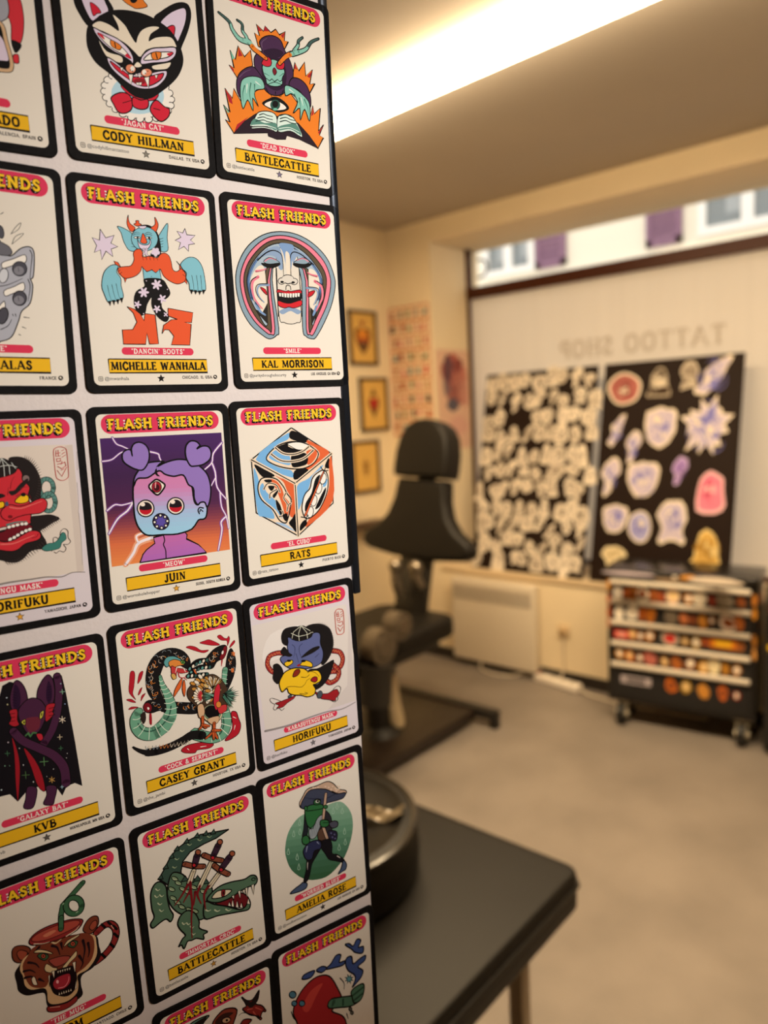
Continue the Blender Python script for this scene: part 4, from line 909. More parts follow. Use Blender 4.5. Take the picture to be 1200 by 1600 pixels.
(0,6115496,0,0,0,-94,-110,-99,-76,-78,-104),
(0,16249318,1,0,0,-71,-78,-72,-82,-77,-84,-82,-84,-85,-81,-86,-76,-85,-71,-80,-69,-75,-70,-72,-73),
(0,6115496,0,0,0,-78,-104,-57,-77,-62,-111),
(0,16249318,1,0,0,-35,-93,-37,-97,-41,-100,-46,-99,-50,-96,-51,-91,-49,-87,-45,-84,-40,-85,-36,-88),
(0,6115496,0,0,0,-62,-111,-27,-107,-55,-127),
(0,16249318,1,0,0,-19,-128,-21,-133,-26,-135,-31,-135,-34,-131,-35,-127,-34,-122,-29,-120,-24,-120,-21,-124),
(1,1117710,1,10,10,240,-99,231,-70,247,-49,277,-57),
(1,1117710,1,8,8,271,-84,253,-66,245,-83)],
'cubo': [(0,15850688,0,11,1117710,1,537,389,283,373,-165,-8,-416,-392,-163,-399,291),
(0,8042214,1,0,0,-358,291,-38,493,-38,441,-150,398,-257,312,-230,250,-130,198,-27,165,-36,107),
(0,1117710,1,0,0,-8,509,57,495,154,433,128,400,-17,444),
(0,14837818,1,0,0,153,420,227,382,368,284,131,153,114,177,222,230,266,289,225,348,150,392),
(0,1117710,1,0,0,2,162,107,176,144,150,129,125,-3,82),
(0,15850688,1,11,1117710,-259,296,-158,384,-13,417,125,394,211,340,253,290,201,213,81,174,-69,191,-198,237),
(0,8042214,1,0,0,-231,307,-154,358,-46,314,-35,303,-35,218,-139,243,-210,276),
(0,1117710,1,0,0,-12,307,93,315,142,287,137,220,83,197,-16,199),
(0,14837818,1,0,0,134,321,211,336,241,291,188,222,135,204,147,264),
(0,1117710,1,0,0,-162,373,-51,409,-26,408,-41,378,57,340,113,332,16,311,-94,332),
(0,16249318,1,6,1117710,-46,403,50,410,125,391,164,366,108,340,44,344,-16,376),
(1,15850688,1,26,26,-167,376,-95,321,3,306,94,324,161,362),
(1,1117710,1,9,9,-167,376,-95,321,3,306,94,324,161,362),
(1,15850688,1,26,26,-211,325,-125,263,-14,246,101,262,203,327),
(1,1117710,1,9,9,-211,325,-125,263,-14,246,101,262,203,327),
(0,8042214,1,0,0,-386,204,-357,164,-344,87,-363,24,-313,-90,-246,-153,-228,-232,-323,-204,-381,-153),
(0,1117710,1,0,0,-377,249,-288,201,-196,144,-222,128,-312,140),
(0,14837818,1,0,0,-191,138,-138,111,-18,46,-14,-214,-55,-243,-77,-206,-43,-98,-85,-5,-116,76),
(0,1117710,1,0,0,-90,-289,-55,-254,-17,-219,-21,-377,-62,-332),
(0,11061480,1,0,0,-219,-267,-122,-296,-39,-369,-124,-324),
(0,15850688,1,11,1117710,-359,45,-326,118,-258,129,-175,103,-119,37,-89,-27,-52,-86,-67,-163,-92,-238,-121,-285,-180,-252,-234,-154,-334,-55),
(0,8042214,1,0,0,-345,33,-310,84,-281,4,-192,-93,-162,-185,-155,-242,-209,-157,-311,-58),
(0,14837818,1,0,0,-236,109,-177,87,-133,22,-112,-57,-69,-118,-89,-205,-118,-246,-135,-155,-164,-52,-194,28),
(0,15850688,1,5,15850688,-266,58,-203,48,-234,10,-262,32),
(0,1117710,1,0,0,-259,55,-202,46,-230,8,-255,29),
(0,15850688,1,5,15850688,-229,-28,-165,14,-177,-16,-215,-55),
(0,1117710,1,0,0,-226,-29,-168,13,-179,-17,-213,-55),
(0,15850688,1,5,15850688,-199,-70,-158,-120,-143,-189,-189,-161),
(0,1117710,1,0,0,-200,-70,-163,-118,-150,-186,-191,-159),
(0,15850688,1,5,15850688,-176,-169,-136,-190,-159,-216),
(0,1117710,1,0,0,-179,-166,-144,-187,-165,-212),
(1,15850688,1,19,19,-305,31,-263,77,-185,55,-154,-9),
(1,1117710,1,8,8,-305,31,-263,77,-185,55,-154,-9),
(1,15850688,1,19,19,-255,-51,-246,-10,-183,16),
(1,1117710,1,8,8,-255,-51,-246,-10,-183,16),
(1,15850688,1,19,19,-99,-25,-122,-67,-94,-115,-93,-171),
(1,1117710,1,8,8,-99,-25,-122,-67,-94,-115,-93,-171),
(1,15850688,1,19,19,-100,-181,-80,-128,-57,-119),
(1,1117710,1,8,8,-100,-181,-80,-128,-57,-119),
(1,15850688,1,19,19,-178,-222,-140,-215,-143,-176),
(1,1117710,1,8,8,-178,-222,-140,-215,-143,-176),
(0,1117710,1,0,0,-296,109,-236,109,-226,86,-274,86),
(0,1117710,1,0,0,-146,-215,-102,-203,-100,-259,-126,-267),
(0,8042214,1,0,0,16,24,139,85,284,188,268,153,179,104,131,-4,66,-99,8,-183),
(0,1117710,1,0,0,310,172,357,248,362,156),
(0,14837818,1,0,0,356,202,386,246,369,-144,91,-343,109,-286,234,-198,325,-58,351,65),
(0,1117710,1,0,0,14,-373,22,-320,70,-281,91,-317,52,-352),
(0,16249318,1,11,1117710,300,141,335,67,311,-68,227,-203,136,-266,78,-265,49,-188,66,-99,96,-46,144,-6,170,71,219,117),
(0,1117710,1,0,0,255,103,202,68,154,-52,88,-136,79,-208,120,-150,226,32),
(0,1117710,1,0,0,304,-16,242,-95,181,-197,236,-175,297,-67),
(0,8042214,1,0,0,293,48,327,56,309,1,276,-7),
(0,16249318,1,7,1117710,315,58,301,31,280,18,261,23,251,44,253,74,267,100,288,114,307,109,317,88),
(0,16249318,1,7,1117710,263,-25,249,-51,229,-65,210,-60,200,-39,202,-9,216,18,236,31,255,26,265,5),
(0,16249318,1,7,1117710,204,-130,191,-157,170,-170,152,-165,142,-144,144,-114,158,-88,178,-74,197,-79,207,-101),
(0,16249318,1,7,1117710,160,-228,146,-255,126,-268,107,-263,97,-241,100,-211,113,-185,133,-172,152,-177,162,-198),
(0,14837818,0,4,1117710,289,134,299,127,83,-254,67,-241),
(1,1117710,1,9,9,266,176,294,137,340,135),
(1,1117710,1,9,9,299,122,313,160),
(1,1117710,1,9,9,34,-251,78,-265,85,-288),
(1,1117710,1,9,9,78,-270,106,-245),
(1,15850688,0,29,29,-2,52,-8,-416),
(1,1117710,0,10,10,-2,52,-8,-416),
(1,15850688,0,29,29,-2,52,389,283),
(1,1117710,0,10,10,-2,52,389,283),
(1,15850688,0,28,28,-2,52,-399,291),
(1,1117710,0,9,9,-2,52,-399,291)],
'bat': [(0,1512216,0,0,0,210,553,234,521,249,381,272,0,287,-369,238,-328,179,-332,141,-396,111,-326,68,-297,29,-321,-16,-270,-87,-274,-158,-335,-202,-262,-261,-258,-402,-246,-259,275,-162,547,-113,565,-39,526,2,357,104,374),
(0,10492968,1,3,1117710,-143,162,-120,53,-115,-63,-134,-217,-157,-329,-157,-209,-142,15),
(0,10492968,1,4,1117710,-76,53,-17,-49,23,-190,28,-318,-15,-264,-44,-109),
(0,4858944,1,6,1117710,-84,-248,-25,-276,-41,-366,-71,-419,-125,-396,-105,-331),
(0,4858944,1,6,1117710,41,-284,109,-311,87,-400,66,-442,7,-414,36,-352),
(1,1117710,1,59,66,200,526,204,428,176,262,123,127,58,43),
(1,4858944,1,47,54,200,526,204,428,176,262,123,127,58,43),
(0,4858944,1,7,1117710,-79,559,-38,535,-13,452,-20,363,-70,332,-121,358,-122,459),
(0,2888752,1,0,0,-88,527,-62,510,-55,429,-78,346,-109,377),
(0,4858944,1,7,1117710,141,553,171,503,173,401,149,322,96,297,51,366,57,444,94,514),
(0,2888752,1,0,0,136,503,154,464,151,385,125,334,111,395),
(1,1707036,1,3,3,-104,487,-76,471),
(1,1707036,1,3,3,128,459,156,461),
(1,1707036,1,3,3,-106,468,-79,451),
(1,1707036,1,3,3,126,439,154,441),
(1,1707036,1,3,3,-108,448,-81,432),
(1,1707036,1,3,3,124,419,152,421),
(1,1707036,1,3,3,-110,429,-83,412),
(1,1707036,1,3,3,122,399,150,401),
(1,1707036,1,3,3,-112,409,-85,393),
(1,1707036,1,3,3,120,379,147,381),
(1,1707036,1,3,3,-115,390,-87,373),
(1,1707036,1,3,3,118,359,145,361),
(0,4858944,1,7,1117710,-73,355,-18,402,32,403,78,368,106,282,75,199,28,139,-36,147,-71,231,-85,303),
(0,7153720,1,0,0,-44,257,11,264,54,240,36,165,-30,162),
(0,11543600,1,5,1117710,-138,352,-88,349,-94,272,-86,235,-121,229,-151,260,-133,294),
(0,11543600,1,5,1117710,111,329,166,323,144,271,146,242,91,204,93,274),
(1,1117710,1,4,4,-143,330,-105,325),
(1,1117710,1,5,5,121,297,163,297),
(1,1117710,1,4,4,-146,302,-108,298),
(1,1117710,1,5,5,118,270,160,269),
(1,1117710,1,4,4,-149,275,-111,271),
(1,1117710,1,5,5,115,242,157,241),
(0,13156426,1,5,1117710,-72,248,-43,262,-50,219),
(0,13156426,1,5,1117710,51,238,60,282,85,290,72,246),
(0,1117710,1,0,0,-49,240,-50,235,-53,232,-56,233,-58,237,-58,243,-57,248,-54,251,-51,251,-49,246),
(0,1117710,1,0,0,72,267,70,259,68,255,66,255,64,261,64,269,66,276,68,281,71,280,72,275),
(1,4880970,0,12,12,-54,140,-35,154,-24,126,-3,148,16,139),
(0,12593208,1,5,1117710,17,130,52,123,58,83,36,73,23,94),
(1,1117710,1,64,73,-129,197,-75,107,25,18,118,-69,174,-182,176,-307),
(1,4858944,1,52,62,-129,197,-75,107,25,18,118,-69,174,-182,176,-307),
(1,8367760,1,5,5,225,417,224,381),
(1,8367760,1,5,5,241,396,208,402),
(1,15259840,1,5,5,203,213,201,162),
(1,15259840,1,5,5,222,196,182,179),
(1,15259840,1,5,5,221,171,183,204),
(1,13154456,1,5,5,172,79,170,42),
(1,13154456,1,5,5,187,57,155,64),
(1,4155978,1,5,5,170,-11,168,-43),
(1,4155978,1,5,5,183,-30,155,-24),
(1,6130264,1,5,5,47,-60,44,-124),
(1,6130264,1,5,5,73,-99,18,-86),
(1,13146704,1,5,5,84,-225,82,-271),
(1,13146704,1,5,5,101,-241,66,-255),
(1,13146704,1,5,5,100,-264,67,-232),
(1,4876864,1,5,5,-84,-126,-87,-180),
(1,4876864,1,5,5,-62,-159,-109,-147),
(1,4155978,1,5,5,-184,63,-185,27),
(1,4155978,1,5,5,-169,42,-199,49),
(1,10139848,1,5,5,146,-314,145,-338),
(1,10139848,1,5,5,156,-329,136,-323),
(0,13162720,1,0,0,-140,452,-143,449,-147,450,-148,455,-146,458,-142,457),
(0,13156496,1,0,0,-140,402,-143,398,-148,400,-149,405,-147,409,-142,408),
(0,13154496,1,0,0,-166,124,-169,120,-174,122,-175,127,-173,131,-168,129),
(0,14211288,1,0,0,-101,58,-103,55,-106,56,-107,60,-105,63,-102,62),
(0,14211288,1,0,0,-89,-74,-91,-77,-95,-76,-97,-71,-94,-68,-90,-69),
(0,8367760,1,0,0,-206,-42,-209,-45,-213,-44,-214,-39,-212,-36,-208,-37),
(0,10139880,1,0,0,236,301,234,298,230,299,229,303,231,306,234,305),
(0,10139848,1,0,0,224,463,222,459,218,460,216,465,218,468,223,467),
(0,14540253,1,0,0,211,-82,210,-84,207,-83,206,-80,207,-78,210,-78),
(0,14540253,1,0,0,202,-114,200,-116,197,-115,196,-112,198,-110,201,-111),
(0,14540253,1,0,0,105,-170,103,-173,100,-172,99,-169,101,-166,104,-167),
(0,14211288,1,0,0,-37,-223,-40,-226,-44,-225,-45,-220,-43,-216,-39,-218),
(0,14211288,1,0,0,54,-212,52,-214,50,-213,49,-210,50,-208,53,-209),
(0,13162712,1,0,0,-247,-212,-250,-215,-254,-214,-256,-208,-253,-205,-249,-206),
(0,8367760,1,0,0,-178,-51,-179,-53,-182,-52,-183,-49,-182,-47,-179,-48)],
'serpent': [(0,12066606,1,4,7149600,41,484,72,489,119,469,164,430,228,417,186,403,115,437,69,465),
(0,12066606,1,4,7149600,158,495,196,502,246,501,329,440,266,448,193,476),
(0,12066606,1,4,7149600,313,512,340,522,372,488,398,480,412,495,420,466,394,415,393,459,345,475),
(0,12066606,1,4,7149600,425,421,458,448,461,426,413,394),
(0,12066606,1,4,7149600,-434,310,-419,387,-393,392,-386,356,-403,267,-417,213,-399,159,-439,219,-442,266),
(0,12066606,1,4,7149600,-372,283,-352,359,-321,373,-338,321),
(0,12066606,1,4,7149600,-378,191,-363,228,-341,244,-358,204),
(0,12066606,1,4,7149600,-361,138,-350,178,-320,190,-344,159),
(0,12066606,1,4,7149600,-470,178,-433,173,-401,137,-435,150),
(0,12066606,1,4,7149600,-462,97,-434,110,-386,93,-436,92),
(0,12066606,1,4,7149600,-305,13,-291,9,-296,-73,-311,-63),
(0,12066606,1,6,1117710,374,-173,420,-178,437,-240,452,-303,437,-357,407,-387,338,-405,300,-393,374,-312),
(0,12066606,1,5,1117710,-81,-363,-24,-338,111,-354,196,-397,155,-422,56,-406,29,-423,-54,-396),
(1,16249318,1,7,3,390,-214,415,-234),
(1,16249318,1,7,3,400,-294,388,-330),
(1,16249318,1,7,3,83,-387,132,-395),
(1,16249318,1,7,3,-27,-368,-16,-384),
(1,1644054,1,94,105,-176,37,-28,-16,67,-42,142,-38),
(1,13136954,1,4,4,-69,20,-71,32,-64,40,-53,39),
(1,8358544,1,4,4,-64,33,-56,40,-45,37,-38,28),
(1,14715452,1,4,4,-15,-30,-25,-25,-30,-14,-26,-4),
(1,8358544,1,4,4,-13,-6,-7,-17,-9,-28,-19,-32),
(1,8358544,1,4,4,-7,-16,-1,-27,-4,-37,-14,-41),
(1,8358544,1,4,4,15,-22,7,-12,9,-1,17,5),
(1,14715452,1,4,4,-1,-9,10,-11,18,-21,17,-32),
(1,14715452,1,4,4,19,-30,11,-22,10,-10,17,-3),
(1,8358544,1,4,4,53,-32,45,-23,45,-11,53,-5),
(1,14715452,1,4,4,55,-48,55,-37,63,-30,74,-32),
(1,8358544,1,4,4,59,-56,49,-50,45,-39,49,-29),
(1,8358544,1,4,4,106,-45,98,-52,87,-49,79,-40),
(0,1644054,1,4,1117710,348,173,382,323,421,387,449,333,456,243,424,136,354,26,318,61),
(1,13136954,1,4,4,421,348,432,345,438,335,435,325),
(1,13136954,1,4,4,426,324,425,334,433,341,444,340),
(1,14207152,1,4,4,430,293,419,295,412,304,414,315),
(1,8358544,1,4,4,416,301,425,306,436,304,443,294),
(1,14715452,1,4,4,409,274,399,280,395,290,399,299),
(1,13136954,1,4,4,415,252,409,262,412,272,421,277),
(1,12101786,1,4,4,403,246,399,257,403,266,413,268),
(1,8358544,1,4,4,428,220,439,214,443,203,438,194),
(1,14207152,1,4,4,416,215,413,205,403,201,393,206),
(1,12101786,1,4,4,421,189,432,187,439,177,438,167),
(0,14185530,0,0,0,435,355,457,342,449,308,435,324),
(0,14185530,0,0,0,408,210,435,210,427,173,408,180),
(1,1117710,1,55,41,356,215,340,131,327,46),
(1,7317642,1,46,33,356,215,340,131,327,46),
(1,14214868,1,4,4,327,185,370,164),
(1,14214868,1,4,4,324,148,366,127),
(1,14214868,1,4,4,320,111,363,90),
(1,14214868,1,4,4,317,74,359,53),
(0,1644054,1,4,1117710,178,325,228,382,289,421,354,432,386,415,385,373,356,322,290,300,247,254,173,271),
(1,13136954,1,4,4,193,311,195,321,204,326,214,323),
(1,14715452,1,4,4,217,290,206,291,198,299,198,310),
(1,8358544,1,4,4,216,319,205,321,198,329,198,340),
(1,13136954,1,4,4,242,307,243,318,252,323,262,320),
(1,12101786,1,4,4,253,327,245,321,235,323,228,333),
(1,14715452,1,4,4,273,322,270,312,260,309,250,314),
(1,12101786,1,4,4,238,326,229,332,226,342,231,351),
(1,14207152,1,4,4,254,355,262,348,263,337,257,330),
(1,14207152,1,4,4,283,343,272,346,266,356,269,366),
(1,13136954,1,4,4,266,368,266,378,273,384,284,383),
(1,13136954,1,4,4,295,346,285,350,280,360,283,370),
(1,13136954,1,4,4,277,365,267,370,264,381,269,390),
(1,8358544,1,4,4,311,358,302,365,300,376,306,384),
(1,14715452,1,4,4,278,372,287,377,298,374,304,365),
(0,8132128,1,5,1117710,342,376,363,415,386,415,385,375,363,327,336,308,315,325),
(0,16249318,1,0,0,354,365,349,356,343,353,339,355,337,362,339,372,344,380,350,384,355,382,356,375),
(1,12066606,1,13,4,336,302,326,254),
(1,1117710,1,103,89,46,-259,116,-305,201,-344,279,-336,322,-272,327,-196,313,-128),
(1,7317642,1,92,78,46,-259,116,-305,201,-344,279,-336,322,-272,327,-196,313,-128),
(1,3103306,1,19,11,69,-275,165,-324,254,-328,297,-264,301,-189),
(1,14872280,1,5,5,79,-232,55,-287),
(1,14872280,1,5,5,131,-260,113,-336),
(1,14872280,1,6,6,193,-291,182,-376),
(1,14872280,1,6,6,238,-292,261,-388),
(1,14872280,1,6,6,266,-274,330,-357),
(1,14872280,1,6,6,282,-241,363,-290),
(1,14872280,1,6,6,286,-197,369,-221),
(1,14872280,1,6,6,284,-152,356,-153),
(1,1644054,1,76,66,105,-293,21,-264,-55,-285,-164,-306,-270,-309,-349,-296),
(1,1644054,1,65,18,-270,-309,-349,-297,-402,-268,-438,-238,-457,-218),
(1,14207152,1,4,4,-17,-297,-11,-332,4,-311),
(1,12101786,1,4,4,-47,-294,-41,-329,-27,-308),
(1,14207152,1,4,4,-77,-291,-71,-325,-57,-305),
(1,14207152,1,4,4,-107,-287,-101,-321,-87,-301),
(1,12101786,1,4,4,-136,-283,-130,-317,-116,-297),
(1,14207152,1,4,4,-165,-279,-159,-312,-145,-292),
(1,13136954,1,4,4,-194,-274,-188,-308,-174,-288),
(1,14715452,1,4,4,-223,-269,-217,-302,-203,-282),
(1,13136954,1,4,4,-251,-264,-245,-297,-232,-277),
(1,8358544,1,4,4,-280,-258,-274,-291,-260,-271),
(1,8358544,1,4,4,-308,-252,-302,-285,-288,-265),
(1,14207152,1,4,4,-335,-246,-330,-279,-316,-259),
(1,8358544,1,4,4,-363,-239,-357,-272,-344,-252),
(0,1644054,1,4,1117710,-306,220,-305,313,-281,401,-229,471,-157,508,-70,505,9,464,56,396,63,333,35,303,-26,354,-89,428,-145,393,-181,330,-205,265,-202,181,-164,40,-182,-16,-229,81,-280,142),
(1,8358544,1,4,4,-111,494,-98,493,-88,483,-87,469),
(1,8358544,1,4,4,-157,486,-150,497,-138,499,-126,491),
(1,14715452,1,4,4,-107,446,-117,437,-130,439,-139,450),
(1,12101786,1,4,4,-186,458,-173,457,-164,446,-164,432),
(1,14207152,1,4,4,-172,440,-168,453,-156,458,-144,452),
(1,12101786,1,4,4,-174,405,-186,410,-192,423,-188,436),
(1,8358544,1,4,4,-222,474,-210,478,-198,470,-194,457),
(1,13136954,1,4,4,-227,437,-217,427,-216,413,-225,404),
(1,14715452,1,4,4,-221,388,-234,393,-241,405,-238,418),
(1,14207152,1,4,4,-238,411,-227,402,-226,388,-235,379),
(1,14715452,1,4,4,-202,385,-213,379,-226,384,-233,396),
(1,13136954,1,4,4,-263,368,-274,377,-277,390,-270,401),
(1,12101786,1,4,4,-253,405,-250,391,-257,380,-270,379),
(1,14715452,1,4,4,-247,354,-257,347,-270,352,-277,364),
(1,14207152,1,4,4,-241,354,-245,342,-257,338,-269,345),
(1,12101786,1,4,4,-258,329,-262,317,-273,312,-285,318),
(1,8358544,1,4,4,-282,311,-273,299,-274,286,-284,278),
(1,14207152,1,4,4,-256,312,-251,299,-257,287,-269,284),
(1,8358544,1,4,4,-288,256,-300,260,-308,272,-305,285),
(1,14715452,1,4,4,-236,257,-249,254,-260,262,-264,276),
(1,13136954,1,4,4,-281,232,-293,235,-302,246,-301,259),
(1,12101786,1,4,4,-281,220,-292,229,-295,242,-287,253),
(1,14715452,1,4,4,-263,249,-271,261,-269,275,-259,281),
(1,14715452,1,4,4,-300,234,-288,238,-276,231,-271,218),
(1,8358544,1,4,4,-276,248,-270,235,-275,223,-287,219),
(1,12101786,1,4,4,-265,236,-261,222,-267,211,-279,209),
(1,14207152,1,4,4,-260,171,-268,183,-266,197,-255,203),
(1,14715452,1,4,4,-224,176,-225,162,-236,156,-249,160),
(1,13136954,1,4,4,-250,156,-248,169,-237,176,-225,171),
(1,8358544,1,4,4,-237,149,-242,138,-255,135,-266,143),
(1,14715452,1,4,4,-242,151,-254,150,-265,160,-267,174),
(1,14715452,1,4,4,-259,102,-263,116,-257,127,-244,129),
(1,12101786,1,4,4,-195,110,-192,96,-199,86,-212,85),
(1,8358544,1,4,4,-217,63,-231,66,-239,78,-238,91),
(1,12101786,1,4,4,-41,462,-47,454,-58,454,-66,461),
(1,8358544,1,4,4,-27,435,-37,430,-47,435,-52,445),
(1,14715452,1,4,4,-13,415,-24,415,-32,424,-33,435),
(1,12101786,1,4,4,12,421,7,412,-4,410,-13,416),
(1,14207152,1,4,4,14,395,3,393,-6,399,-10,410),
(1,8358544,1,4,4,6,414,17,416,27,410,30,399),
(1,13136954,1,4,4,44,399,47,388,41,379,30,378),
(1,13136954,1,4,4,40,369,33,378,34,389,43,395),
(0,1644054,1,4,1117710,-344,88,-316,126,-259,122,-181,102,-153,37,-168,4,-224,20,-282,18,-325,36),
(1,14207152,1,4,4,-280,96,-275,103,-266,102,-260,95),
(1,8358544,1,4,4,-264,79,-265,89,-259,95,-250,94),
(1,13136954,1,4,4,-241,73,-246,66,-255,66,-262,72),
(1,8358544,1,4,4,-238,71,-232,76,-223,73,-218,65),
(1,14715452,1,4,4,-214,53,-219,47,-228,47,-234,54),
(1,8358544,1,4,4,-207,37,-211,29,-220,28,-227,33),
(0,8132128,1,5,1117710,-282,74,-283,49,-296,31,-316,29,-335,43,-347,68,-346,93,-333,110,-314,112,-294,99),
(0,16249318,1,0,0,-303,64,-303,57,-306,52,-311,51,-316,55,-318,62,-319,69,-316,74,-311,74,-306,70),
(1,12066606,1,12,4,-296,14,-300,-72),
(1,1117710,1,30,126,-193,298,-182,224,-149,132,-128,30,-144,-50,-204,-118),
(1,7317642,1,20,116,-193,298,-182,224,-149,132,-128,30,-144,-50,-204,-118),
(1,1117710,1,124,80,-204,-118,-288,-153,-365,-130,-412,-69,-420,4,-390,54),
(1,7317642,1,114,70,-204,-118,-288,-153,-365,-130,-412,-69,-420,4,-390,54),
(1,7317642,1,115,115,-144,-50,-204,-118,-288,-153),
(1,3103306,1,13,10,-130,30,-156,-47,-226,-111,-308,-129,-373,-98,-402,-37),
(1,14872280,1,5,5,-205,265,-190,253,-174,260),
(1,14872280,1,5,5,-203,229,-181,219,-157,227),
(1,14872280,1,5,5,-197,192,-169,181,-140,189),
(1,14872280,1,5,5,-188,151,-156,142,-122,151),
(1,14872280,1,5,5,-180,110,-144,100,-106,108),
(1,14872280,1,5,5,-179,68,-136,57,-91,66),
(1,14872280,1,5,5,-180,22,-130,5,-78,6),
(1,14872280,1,5,5,-188,-20,-138,-44,-85,-49),
(1,14872280,1,5,5,-207,-57,-160,-97,-110,-119),
(1,14872280,1,5,5,-235,-85,-203,-140,-169,-177),
(1,14872280,1,5,5,-270,-93,-251,-159,-230,-207),
(1,14872280,1,5,5,-316,-91,-325,-152,-332,-194),
(1,14872280,1,5,5,-347,-70,-380,-114,-411,-140),
(1,14872280,1,5,5,-372,-34,-408,-59,-441,-66),
(1,14872280,1,5,5,-371,7,-406,-1,-439,9),
(0,3154975,1,4,1117710,-376,27,-341,41,-340,-19,-359,-49,-372,-10),
(0,6267040,1,5,1117710,-152,407,-123,441,-65,435,-10,392,-35,380,-92,405,-119,363,-142,369),
(0,14715452,1,5,1117710,-116,392,-68,409,-6,376,9,346,-50,347,-87,332),
(0,6265418,1,4,1117710,19,359,12,354,1,354,-9,361,-15,370,-15,380,-8,385,2,384,13,378,19,368),
(0,1117710,1,0,0,10,367,8,363,5,362,0,363,-3,366,-4,370,-2,374,2,376,6,375,9,372),
(0,12859962,1,4,1117710,-96,358,-57,337,6,310,38,278,-21,280,-55,301,-66,255,-95,262),
(0,14198874,1,4,1117710,-104,288,-79,294,-62,254,-90,246),
(1,16249318,1,8,3,-54,334,-67,297),
(1,16249318,1,8,3,6,310,15,284),
(1,12859978,1,8,4,-44,298,-36,254,-2,239,24,251),
(1,12859978,1,5,3,-2,239,22,212),
(1,1117710,1,44,39,53,299,118,345,205,338),
(0,6265492,1,3,1117710,62,293,55,286,46,286,41,294,43,305,51,313,59,313,64,304),
(0,15721421,1,3,1117710,93,308,86,301,77,301,72,309,74,321,81,328,90,328,95,320),
(0,3760218,1,3,1117710,124,320,116,312,107,313,102,321,104,332,112,340,121,339,126,331),
(0,6265492,1,3,1117710,154,328,147,320,138,320,133,329,135,340,142,348,151,347,156,339),
(0,15721421,1,3,1117710,185,332,177,324,168,324,163,332,165,344,173,351,182,351,187,343),
(0,3760218,1,3,1117710,215,332,207,324,198,324,193,333,195,344,203,352,212,351,217,343),
(1,1117710,1,44,39,62,267,138,292,223,272),
(0,6265492,1,3,1117710,71,261,64,253,55,253,50,262,52,273,60,280,68,280,73,272),
(0,15721421,1,3,1117710,104,268,96,261,87,261,82,269,84,280,92,288,101,288,106,280),
(0,3760218,1,3,1117710,137,273,129,265,120,265,115,274,117,285,125,293,133,292,138,284),
(0,6265492,1,3,1117710,169,274,161,266,152,266,147,275,149,286,157,294,166,293,171,285),
(0,15721421,1,3,1117710,201,271,193,264,184,264,179,272,181,284,189,291,198,291,203,283),
(0,3760218,1,3,1117710,233,265,226,258,216,258,211,266,213,278,221,286,230,285,235,277),
(1,1117710,1,44,39,35,243,107,231,193,217),
(0,6265492,1,3,1117710,45,237,37,229,28,229,23,238,25,249,33,256,42,256,46,248),
(0,15721421,1,3,1117710,76,231,68,224,59,224,54,233,56,244,64,251,73,251,78,243),
(0,3760218,1,3,1117710,107,226,99,219,91,219,86,227,88,239,95,246,104,246,109,238),
(0,6265492,1,3,1117710,139,221,131,213,122,214,117,222,119,233,127,241,136,241,141,232),
(0,15721421,1,3,1117710,171,216,163,208,154,209,149,217,151,228,159,236,168,236,173,227),
(0,3760218,1,3,1117710,203,211,195,203,186,203,181,212,183,223,191,231,200,230,205,222),
(0,14705964,1,4,1117710,-16,240,-53,204,-88,152,-99,101,-66,134,-32,174),
(0,14705964,1,4,1117710,-3,222,4,153,-12,81,-25,148),
(0,14705964,1,4,1117710,83,292,99,276,108,237,88,260),
(0,4863270,1,4,1117710,24,136,90,180,217,211,290,169,356,51,342,-98,258,-151,137,-92,48,7,12,77),
(0,15721421,1,4,1117710,93,160,104,164,121,157,134,142,135,130,124,126,107,133,94,147),
(0,15721421,1,4,1117710,151,191,164,189,177,176,184,158,180,147,167,148,154,162,147,179),
(0,15721421,1,4,1117710,277,143,284,132,282,114,271,101,258,100,251,111,253,129,264,142),
(0,15255696,1,4,1117710,158,59,164,69,181,73,199,68,207,57,201,47,184,43,166,48),
(0,8018484,1,4,1117710,151,84,159,92,177,91,194,81,199,69,190,61,172,62,156,72),
(0,13142588,1,4,1117710,178,203,191,199,202,183,205,165,198,155,186,159,175,175,172,193),
(0,15721421,1,4,1117710,128,198,141,197,155,185,164,168,161,156,148,157,134,169,125,186),
(0,15721421,1,4,1117710,93,130,103,135,121,131,135,119,139,106,129,100,111,105,96,117),
(0,15721421,1,4,1117710,165,-31,161,-18,168,-2,182,7,195,4,199,-9,192,-24,178,-33),
(0,15721421,1,4,1117710,153,84,162,92,180,90,196,81,202,68,193,60,175,62,159,72),
(0,15721421,1,4,1117710,97,-1,98,12,111,22,128,23,139,16,138,3,125,-7,108,-8),
(0,8018484,1,4,1117710,148,68,155,77,172,79,190,73,197,61,190,52,173,50,155,56),
(0,15721421,1,4,1117710,284,124,289,112,284,95,272,84,259,85,253,97,258,114,271,125),
(0,15721421,1,4,1117710,184,64,191,73,209,75,226,68,234,56,227,47,209,45,192,52),
(0,13142588,1,4,1117710,134,199,147,198,161,186,169,168,166,157,153,157,139,170,131,187),
(0,15255696,1,4,1117710,90,96,98,105,115,104,132,95,138,83,130,75,112,75,96,84),
(0,14203000,1,4,1117710,100,118,110,124,128,121,143,109,147,97,137,90,120,94,104,105),
(0,13142588,1,4,1117710,197,-25,191,-12,195,5,207,17,219,17,226,4,222,-13,210,-25),
(0,8018484,1,4,1117710,54,69,60,79,76,82,94,76,102,65,95,55,79,52,61,58),
(0,8018484,1,4,1117710,96,59,102,69,119,73,136,68,145,58,139,47,122,43,105,48),
(0,15721421,1,4,1117710,195,116,208,115,222,102,230,85,227,73,214,74,200,86,192,104),
(0,14203000,1,4,1117710,305,57,300,46,283,41,264,45,255,56,260,67,277,72,296,68),
